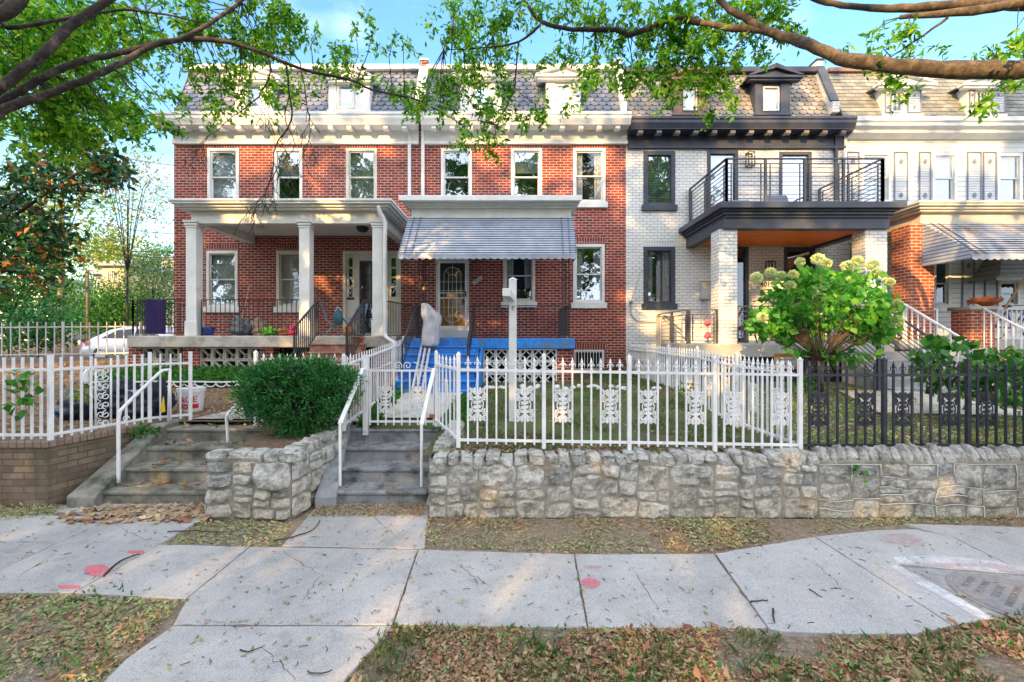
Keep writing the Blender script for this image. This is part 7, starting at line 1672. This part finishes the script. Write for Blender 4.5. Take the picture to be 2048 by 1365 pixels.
scatter('fallen_leaves', 7000, (-1.2, 8, 4.8, 5.8), .045, m_litter, reject=inside(sM), zoff=.0, lift=.02, patch=(1.3, 5, .02), fz=vz)
scatter('fallen_leaves', 6000, (-1.2, 8, 4.8, 5.8), .035, m_litterG, reject=inside(sM), zoff=.0, lift=.02, fz=vz, patch=(1.1, 31, -.02), sv=.6)
scatter('fallen_leaves', 5000, (2.0, 8, 4.8, 5.8), .045, m_litterG, reject=inside(sM), zoff=.0, lift=.03, patch=(.8, 9, -.1), fz=vz)
scatter('fallen_leaves', 1600, (-4.2, -2.2, 4.9, 5.8), .045, m_litterG, reject=inside(sT), zoff=.0, lift=.02, fz=vz)
scatter('fallen_leaves', 1300, (-7, 7, 2.9, 5.9), .038, m_litterG, zoff=.03, lift=.008, reject=lambda x, y: not inside(vR, vL, sM, sT)(x, y))
scatter('fallen_leaves', 420, (-5.7, -3.85, 5.6, 6.15), .115, leafm('big_dry_leaves', [(0, (.22, .08, .05)), (.3, (.4, .24, .14)), (.7, (.55, .42, .28)), (.9, (.35, .33, .15)), (1, (.62, .5, .38))], .1, .8), zoff=.03, lift=.03, asp=.5, flat=.92)
scatter('fallen_leaves', 1500, (-2.6, -1.15, 5.8, 6.2), .035, m_litter, zoff=.03, lift=.02)
for (y, z) in ((6.22, .2), (6.62, .4), (7.03, .6), (7.5, .8)):
    for (xa_, xb_, n, s, m) in ((-2.4, -1.2, 50, .04, m_litter), (-5.6, -4.0, 45, .1, m_litter)):
        scatter('fallen_leaves', n, (xa_, xb_, y + .12, y + .38), s, m, zoff=z + .006, lift=.008)
scatter('fallen_leaves', 14000, (-1.1, 11, 6.0, 12), .042, m_litter, zoff=.008, lift=.02, patch=(1.2, 3, -.05), fz=G, reject=lambda x, y: -2.4 < x < -.8 and y > 7.4)
scatter('fallen_leaves', 2600, (-.9, 11.5, 5.93, 6.3), .05, m_litter, zoff=.01, lift=.03, fz=G)
scatter('fallen_leaves', 15000, (-13.5, -2.9, 6.5, 14.5), .075, m_litter, zoff=.012, lift=.02, patch=(.9, 3, -.35), fz=G, reject=lambda x, y: (x > -6.1 and y < 8.0) or (x > -9.5 and y > 11))
scatter('fallen_leaves', 5000, (4, 11, 6.3, 10), .06, m_litterG, zoff=.01, lift=.02, fz=G)
scatter('lawn_grass', 30000, (-1.1, 3.7, 6.1, 13), .06, m_grass, flat=0, asp=.1, droop=-1.6, zoff=-.005, patch=(1.4, 7, .02), fz=G, reject=lambda x, y: y > 11 and x < 1.6)
scatter('lawn_grass', 7000, (3.9, 11, 6.2, 10.5), .05, m_lime, flat=0, asp=.5, droop=-.8, zoff=.0, patch=(1.4, 4, .1), fz=G)
scatter('lawn_grass', 3500, (-2.6, -2.25, 7.6, 11), .09, m_green, flat=0, asp=.4, droop=-.6, zoff=.01, fz=G)
scatter('lawn_grass', 1600, (-1.15, -.75, 7.6, 9.2), .07, m_green, flat=0, asp=.4, droop=-.6, zoff=.01, fz=G)
scatter('ground_cover', 15000, (-9.6, -3.9, 10.15, 11.15), .1, m_green, flat=0, asp=.45, droop=-.5, zoff=.0, lift=.16, fz=G)
scatter('ground_cover', 1500, (-8.5, -3.9, 9.5, 10.1), .07, m_lime, flat=0, asp=.3, droop=-.8, zoff=.0, fz=G, patch=(1, 2, 0))
scatter('verge_grass', 15000, (-1.6, 7, 2.2, 3.85), .07, m_grass, flat=0, asp=.085, droop=-1.1, zoff=-.005, reject=inside(vR), patch=(1.5, 12, .08), fz=vz, sv=.5)
scatter('verge_grass', 2600, (-1.6, 7, 2.2, 3.85), .045, m_green, flat=.2, asp=.6, droop=-.3, zoff=.01, lift=.02, reject=inside(vR), patch=(1.8, 22, .15), fz=vz)
scatter('verge_grass', 3000, (-6, -2, 2.6, 4.3), .06, m_green, flat=0, asp=.2, droop=-.8, zoff=.0, reject=inside(vL), patch=(1.5, 2, .15), fz=vz)
scatter('verge_grass', 900, (-1.1, 7, 4.8, 5.2), .05, m_green, flat=0, asp=.15, droop=-1, zoff=.0, reject=inside(sM), patch=(2, 2, .1), fz=vz)
scatter('verge_grass', 1200, (-9, -5.9, 5.7, 6.2), .05, m_litterG, flat=.5, asp=.4, zoff=.01, lift=.03)
jl = [((785, 1250), (836, 1100)), ((1176, 1256), (1149, 1108)), ((1537, 1256), (1428, 1107)), ((345, 1250), (785, 1250)), ((372, 1198), (500, 1093)), ((205, 1153), (320, 1088)), ((320, 1088), (850, 1095)), ((1905, 1250), (1629, 1073)), ((1986, 1237), (1798, 1130)), ((0, 1140), (115, 1086)), ((345, 1251), (248, 1320))]
pj_ = []
for (A_, B_) in jl:
    g0, g1 = gp(*A_), gp(*B_); k_ = int((g1 - g0).length * 70)
    for _ in range(k_):
        if noise.noise((g0.x * 3, _ * .05, 0)) > .12: continue
        q = g0.lerp(g1, rng.random()) + Vector((rng.normal() * .012, rng.normal() * .012, .027)); pj_.append(tuple(q))
leaves('joint_debris', np.array(pj_), .02, m_litter, None, asp=.4, flat=.85, kind='stuff', sv=.7, fold=.1)
# twigs lying about
def twig(label, pts, r=.006, z=.033):
    t = thing('twig', gp(pts[0][0], pts[0][1], z), label, 'twig', 'fallen twigs on the pavement'); mb = MB(); q = [gp(a, b, z + r) for a, b in pts]; branch(mb, q, r, r * .5, 6, jit=.004); mb.build('stick', m_bark, t, smooth=True)
twig('curved black twig lying over the joint beside the red spray', [(208, 1152), (228, 1132), (250, 1118), (280, 1108)], .012)
twig('long thin twig in front of the stone planter', [(548, 1082), (600, 1070), (628, 1058), (640, 1040)], .009)
twig('dark twig on the leafy triangle by the planter', [(335, 1064), (390, 1062), (450, 1064), (500, 1052)], .008)
twig('short stick on the lifted pavement slab', [(1500, 1204), (1520, 1202), (1536, 1200)], .007); twig('thin stick in the middle of the right slab', [(1618, 1178), (1630, 1186), (1644, 1195)], .006)
twig('forked stick at the bottom edge of the pavement', [(1546, 1218), (1548, 1238), (1550, 1245)], .009)
twig('small bent twig near the kerb path', [(615, 1342), (640, 1348), (664, 1340)], .006); twig('short twig on the kerb path', [(480, 1300), (505, 1302), (530, 1290)], .005)
mb = MB(); rr = random.Random(5)
for i in range(230):
    px, py = rr.uniform(0, 2048), rr.uniform(1060, 1340); g = gp(px, py, .032)
    if not inside(vR, vL, sM, sT)(g.x, g.y): continue
    a = rr.uniform(0, 3.14); L_ = rr.uniform(.02, .07); d = Vector((math.cos(a), math.sin(a), 0)) * L_; mb.tube([g - d / 2, g + Vector((d.y * .2, 0, .003)), g + d / 2], .0028, 4)
tag(mb.build('twig_litter', m_bark), kind='stuff')
mb = MB(); rr = random.Random(9)
for k in range(26):
    g = gp(rr.uniform(-20, 2060), 0, 0) if False else Vector((rr.uniform(-.6, 3.6), rr.uniform(9.9, 10.3), 0)); z = G(g.x, g.y); mb.blob((g.x, g.y, z + .03), (.07, .05, .05), 8, 6, .4, k)
tag(mb.build('white_pebbles', m_white), kind='stuff')
# ------------------------------------------------------------ left background
def bgtree(label, c_, r, n, per, size, mat, name='leafy_tree', trunk=True, droop=.3, shell=.35, asp=.5, cr=None, group='background trees at the left', base=1.8):
    t = thing(name, (c_[0], c_[1], base), label, 'tree', group); p, d = clump(c_, r, n, per, cr or (r[0] * .28,) * 3, shell); leaves('crown', p, size, mat, t, asp=asp, droop=droop)
    mb = MB(); b = Vector((c_[0], c_[1], base - .2)); c0 = Vector(c_); rt = max(.05, r[0] * .028)
    mb.tube([b, b.lerp(c0, .4), c0], [rt, rt * .8, rt * .5], 8)
    for i in range(7): a = i * .9; branch(mb, [b.lerp(c0, .5), c0 + Vector((r[0] * .4 * math.cos(a), r[1] * .4 * math.sin(a), r[2] * .2)), c0 + Vector((r[0] * .8 * math.cos(a), r[1] * .8 * math.sin(a), r[2] * (.2 + .5 * ((i * 37) % 10) / 10)))], rt * .5, .01, 6)
    mb.build('trunk', m_bark, t, smooth=True); return t
mg = thing('magnolia_tree', (-16.5, 12.6, 1.4), 'glossy magnolia with rusty leaf undersides reaching in at the left edge', 'tree'); pm = []
for (a_, b_, y_, r_, n_) in ((30, 420, 12.5, (1.5, 1.2, 1.2), 75), (10, 520, 12.2, (1.4, 1.0, 1.2), 60), (120, 345, 12.2, (1.3, .9, .6), 55), (190, 320, 12, (.9, .7, .45), 30), (70, 480, 12.3, (.9, .8, .7), 30), (215, 345, 12, (.5, .5, .35), 12), (-90, 450, 12.6, (1.9, 1.5, 2.2), 80)):
    pp, d_ = clump(P(a_, b_, y_), r_, n_, 14, (.32, .3, .25), .2); pm.append(pp)
leaves('crown', np.concatenate(pm), .2, m_mag, mg, asp=.5, droop=.2); mb = MB(); b_ = Vector((-16.5, 12.6, 1.3)); mb.tube([b_, b_ + Vector((0, 0, 2)), b_ + Vector((.2, 0, 4.5))], [.22, .18, .1], 9)
for q_ in ((30, 420), (10, 520), (120, 345), (200, 325), (70, 480)): branch(mb, [b_ + Vector((.1, 0, 2.5)), P(q_[0] - 90, q_[1] + 50, 12.4), P(q_[0], q_[1], 12.2)], .06, .012, 6)
mb.build('trunk', m_bark, mg, smooth=True)
bgtree('thin autumn tree with yellow and pink leaves against the sky', P(255, 400, 27), (2.3, 1.8, 3.6), 160, 14, .17, m_autumn, base=1.9, shell=.1)
bgtree('yellow green tree behind the magnolia', P(105, 440, 24), (2.9, 2, 3.6), 150, 14, .26, leafm('light_green', [(0, (.08, .2, .03)), (.6, (.2, .34, .05)), (1, (.42, .4, .08))], .45), base=1.8)
bgtree('bright green tree low at the far left', P(20, 560, 20), (2.6, 1.6, 2.0), 150, 14, .22, m_green, base=1.7)
bgtree('silvery green tree beside the brick house', P(305, 560, 30), (1.9, 1.6, 2.1), 330, 16, .16, leafm('silver_green', [(0, (.06, .16, .06)), (.6, (.14, .26, .11)), (1, (.3, .38, .2))], .35), base=2)
bgtree('low dark green tree behind the parked white car', P(245, 630, 29), (3.4, 1.5, 1.3), 360, 14, .22, m_green, base=1.9)
bgtree('green bush behind the shed', P(165, 600, 33), (2.6, 1.5, 1.7), 170, 14, .22, m_green, base=1.9)
bgtree('leafy hedge tree behind the distant fence', P(20, 640, 19), (2.4, 1.2, 1.3), 170, 14, .18, m_green, base=1.6)
bgtree('dark green bush at the left end of the fence', P(75, 655, 17.5), (1.4, .8, .8), 120, 14, .16, m_yew, base=1.6)
bgtree('yellow tipped tree crown above the far roof', P(215, 505, 70), (5.5, 3, 3.2), 150, 14, .5, m_lime, base=2.2)
bgtree('distant round tree far behind the car', P(330, 530, 75), (5, 3, 3), 150, 14, .45, m_green, base=2.2)
def far_house(label, x0, x1, yt, yb, Y, mat, win, roofm):
    a, b = X(x0, Y), X(x1, Y); zt, zb = Z(yt, Y), 1.6; t = thing('distant_house', ((a + b) / 2, Y, zb), label, 'house', 'houses beyond the cross street')
    mb = MB(); mb.box(a, b, Y, Y + 9, zb, zt); mb.build('wall', mat, t)
    mb = MB(); mb.prism([(a - .4, Y - .4, zt), (b + .4, Y - .4, zt), (b + .2, Y - .4, zt + .35), (a - .2, Y - .4, zt + .35)], (0, 10, 0)); mb.build('roof', roofm, t)
    for (w0, w1, w2, w3) in win:
        mb = MB(); ring(mb, X(w0, Y), X(w1, Y), Z(w3, Y), Z(w2, Y), .05, Y - .08, Y); w = mb.build('window', m_white, t); mb = MB(); mb.box(X(w0, Y) + .04, X(w1, Y) - .04, Y - .03, Y - .02, Z(w3, Y) + .04, Z(w2, Y) - .04); mb.build('pane', solid('far_pane', (.08, .06, .05), .2), w)
m_yh = M('cream_stucco', (.72, .58, .36), (.62, .5, .32), 1, .8); m_gr = solid('grey_shingle', (.3, .32, .36))
far_house('cream house with three narrow windows lit by the sun far behind the trees', 204, 248, 533, 650, 34, m_yh, [(216, 221, 541, 560), (224, 229, 541, 560), (233, 238, 541, 560)], m_gr)
far_house('grey shingled house behind the pale tree', 186, 268, 550, 650, 36, solid('grey_wall', (.42, .45, .5)), [], m_gr)
far_house('white house beside the brick corner', 322, 352, 520, 640, 58, M('far_white', (.6, .6, .58)), [], m_gr)
far_house('long pale stucco building at the far left beyond the hedge', -60, 100, 560, 660, 46, M('far_cream', (.62, .58, .5)), [(10, 22, 580, 605), (50, 62, 580, 605)], m_gr)
far_house('orange brick house low behind the magnolia', 40, 120, 575, 660, 50, M('far_orange', (.55, .25, .1)), [(60, 72, 585, 610)], m_gr)
t = thing('garage', P(148, 690, 34), 'low slate blue garage behind the distant fence', 'garage'); a, b = X(98, 34), X(196, 34); mb = MB(); mb.box(a, b, 34, 38, 1.6, Z(642, 34)); mb.build('wall', siding('blue_siding', (.10, .12, .17), .25, .7), t)
mb = MB(); mb.prism([(a - .2, 33.7, Z(642, 34)), (b + .2, 33.7, Z(642, 34)), (b - .6, 33.7, Z(636, 34)), (a + 1.3, 33.7, Z(636, 34))], (0, 4.6, 0)); mb.build('roof', m_navy, t)
mb = MB(); ring(mb, a + .7, a + 2.6, 1.7, Z(655, 34), .08, 33.94, 33.99); mb.build('door', m_navy, t)
for (px, yt, yb, Y, r, lab) in ((123, 395, 690, 26, .16, 'thick wooden utility pole behind the distant fence'), (175, 540, 682, 27, .1, 'thin pale pole left of the parked car')):
    q = P(px, yb, Y); t = thing('utility_pole', (q.x, Y, 1.7), lab, 'utility pole'); mb = MB(); mb.lathe((q.x, Y, 1.6), [(r, 0), (r * .95, 4), (r * .8, Z(yt, Y) - 1.6)], 12); mb.build('pole', M('pole_wood_%d' % px, (.3, .25, .17), (.2, .17, .12), 6, .9, .4), t, smooth=True)
    mb = MB(); mb.box(q.x - .9, q.x + .9, Y - .06, Y + .06, Z(yt, Y) - .6, Z(yt, Y) - .48); mb.build('crossarm', m_bark, t) if r > .12 else None
for i, (a, b, lab) in enumerate((((-40, 250), (352, 330), 'uppermost'), ((100, 425), (350, 462), 'second'), ((100, 478), (350, 494), 'third'), ((100, 486), (350, 506), 'lowest'))):
    A, B = P(a[0], a[1], 26), P(b[0] + 60, b[1] + 8, 30); t = thing('overhead_wire', A, f'{lab} overhead wire left of the brick house', 'wire', 'overhead wires'); mb = MB()
    mb.tube([A.lerp(B, k / 12) - Vector((0, 0, .35 * 4 * (k / 12) * (1 - k / 12))) for k in range(13)], .022, 5, cap=False); mb.build('wire', m_black, t)
# cars
def car(label, x, y, z, sgn, m, L_=4.6, w=1.8, h=1.42):
    """side-on car, rear at x, nose towards +x*sgn"""
    t = thing('parked_car', (x + sgn * L_ / 2, y, z), label, 'car', 'cars parked on the cross street')
    T = lambda u, v, zz: (x + sgn * u, y + v, z + zz); mb = MB()
    prof = [(0, .35, .72, .74), (.08, .28, .85, .80), (.5, .25, .97, .86), (1.0, .25, .99, .89), (2.0, .25, .97, .90), (3.2, .25, .93, .89), (3.9, .25, .84, .86), (4.4, .28, .70, .78), (4.6, .36, .58, .66)]
    vs = []; fs = []; k = len(prof)
    for u, zb, zt, hw in prof: vs += [T(u, -hw, zb), T(u, -hw - .02, (zb + zt) / 2), T(u, -hw * .96, zt - .04), T(u, -hw * .8, zt), T(u, hw * .8, zt), T(u, hw * .96, zt - .04), T(u, hw + .02, (zb + zt) / 2), T(u, hw, zb)]
    for i in range(k - 1):
        for j in range(8): fs.append((i * 8 + j, i * 8 + (j + 1) % 8, (i + 1) * 8 + (j + 1) % 8, (i + 1) * 8 + j))
    fs += [tuple(range(8)), tuple(range((k - 1) * 8, k * 8))]; mb.add(vs, fs); bd = mb.build('body', m, t, smooth=True)
    cab = [(.35, .97, .70), (1.0, 1.30, .62), (1.5, h - .02, .60), (2.2, h, .60), (2.7, h - .06, .60), (3.45, .93, .74)]
    mb = MB(); vs = []; fs = []
    for u, zt, hw in cab: vs += [T(u, -.80, .9), T(u, -hw, zt), T(u, hw, zt), T(u, .80, .9)]
    for i in range(len(cab) - 1):
        for j in range(3): fs.append((i * 4 + j, i * 4 + j + 1, (i + 1) * 4 + j + 1, (i + 1) * 4 + j))
    mb.add(vs, fs); mb.build('roof', m, t, smooth=True)
    mb = MB()
    for s in (-1, 1):
        sd = lambda u, zz, o=0: T(u, s * (lerp(.80, .60, min(1, (zz - .9) / (h - .9))) + .012), zz)
        mb.add([sd(.75, .97), sd(1.9, .97), sd(1.9, h - .1), sd(1.3, h - .14)], [(0, 1, 2, 3)]); mb.add([sd(1.98, .97), sd(3.05, .97), sd(2.55, h - .12), sd(1.98, h - .1)], [(0, 1, 2, 3)])
    mb.add([T(.42, -.6, 1.02), T(.42, .6, 1.02), T(1.0, .54, 1.32), T(1.0, -.54, 1.32)], [(0, 1, 2, 3)]); mb.build('window', solid('car_glass', (.02, .025, .035), .05), t)
    for u in (.85, 3.75):
        for s in (-1, 1):
            c_ = T(u, s * .80, .32); mb = MB(); mb.lathe(c_, [(.2, -.1), (.32, -.09), (.33, 0), (.32, .09), (.2, .1)], 20, 'y'); wh = mb.build('wheel', m_black, t); mb = MB(); mb.lathe(c_, [(.2, -.112), (.19, .112)], 14, 'y'); mb.build('rim', m_alu, wh)
    mb = MB()
    for s in (-1, 1): mb.hexa([T(-.02, s * .40, .66), T(-.02, s * .74, .66), T(.4, s * .885, .72), T(.4, s * .6, .72), T(-.01, s * .40, .80), T(-.01, s * .74, .82), T(.4, s * .87, .86), T(.4, s * .6, .86)])
    mb.build('tail_light', solid('tail_light_red', (.6, .02, .015), .2), t)
    mb = MB(); mb.box(min(x - sgn * .04, x), max(x - sgn * .04, x), y - .8, y + .8, z + .35, z + .55); mb.build('bumper', m, t, bevel=.02); return t
m_carw = M('white_car_paint', (.75, .75, .77), (.7, .7, .72), 2, .15, 0, spec=.7); car('white sedan parked with its red tail light towards the fence', X(165, 17), 17.7, 1.31, 1, m_carw)
car('dark blue car parked far behind the white sedan', X(160, 33), 33, 1.6, 1, solid('dark_blue_paint', (.015, .02, .06), .15))
# ------------------------------------------------------------ world, sun, camera
sc = bpy.context.scene
wd = bpy.data.worlds.new('World'); sc.world = wd; wd.use_nodes = True; t = wd.node_tree; t.nodes.clear()
sky = t.nodes.new('ShaderNodeTexSky'); sky.sky_type = 'NISHITA'; sky.sun_disc = False; sky.sun_elevation = SE; sky.sun_rotation = SA; sky.air_density = 1.2; sky.dust_density = .6; sky.ozone_density = 1.5
bg = t.nodes.new('ShaderNodeBackground'); bg.inputs[1].default_value = 0.48
tc = t.nodes.new('ShaderNodeTexCoord'); mp = t.nodes.new('ShaderNodeMapping'); mp.inputs['Scale'].default_value = (1, 1, 3.0); L(t, tc.outputs['Generated'], mp.inputs[0])
sp_ = t.nodes.new('ShaderNodeSeparateXYZ'); L(t, tc.outputs['Generated'], sp_.inputs[0])
# bright cloud added out of view, towards the sun, as fill; clear blue opposite
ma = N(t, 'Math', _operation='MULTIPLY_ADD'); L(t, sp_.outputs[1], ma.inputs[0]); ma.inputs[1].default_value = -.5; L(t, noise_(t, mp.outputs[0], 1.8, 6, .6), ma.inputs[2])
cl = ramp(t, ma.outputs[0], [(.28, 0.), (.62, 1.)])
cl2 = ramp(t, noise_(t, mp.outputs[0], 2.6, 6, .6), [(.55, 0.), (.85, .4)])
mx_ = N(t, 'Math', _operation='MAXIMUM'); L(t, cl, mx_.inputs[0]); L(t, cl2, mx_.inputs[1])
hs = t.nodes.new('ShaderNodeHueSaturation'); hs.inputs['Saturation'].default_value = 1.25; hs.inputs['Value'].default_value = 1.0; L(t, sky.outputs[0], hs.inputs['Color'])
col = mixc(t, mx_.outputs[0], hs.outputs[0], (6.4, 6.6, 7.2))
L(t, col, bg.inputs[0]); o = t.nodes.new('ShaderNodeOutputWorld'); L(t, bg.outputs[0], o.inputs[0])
sl = bpy.data.lights.new('sun', 'SUN'); sl.energy = 10.0; sl.angle = R(.5); sl.color = (1, .60, .22)
so = bpy.data.objects.new('sun', sl); C.objects.link(so); so['kind'] = 'helper'
so.rotation_euler = dv.to_track_quat('Z', 'Y').to_euler(); so.location = dv * 60
cam = bpy.data.cameras.new('camera'); co = bpy.data.objects.new('camera', cam); C.objects.link(co); co.location = (0, 0, HC); co.rotation_euler = (R(90), 0, 0)
cam.sensor_width = 36; cam.lens = 36 * F / 2048; cam.shift_y = -(682.5 - HZ) / 2048; cam.clip_start = .05; cam.clip_end = 3000
sc.camera = co
sc.view_settings.view_transform = 'Standard'; sc.view_settings.look = 'None'; sc.view_settings.exposure = 0; sc.view_settings.gamma = 1
cy = sc.cycles; cy.use_denoising = True; cy.max_bounces = 7; cy.diffuse_bounces = 4; cy.glossy_bounces = 3; cy.transmission_bounces = 3; cy.transparent_max_bounces = 8; cy.caustics_reflective = False; cy.caustics_refractive = False; cy.sample_clamp_indirect = 6
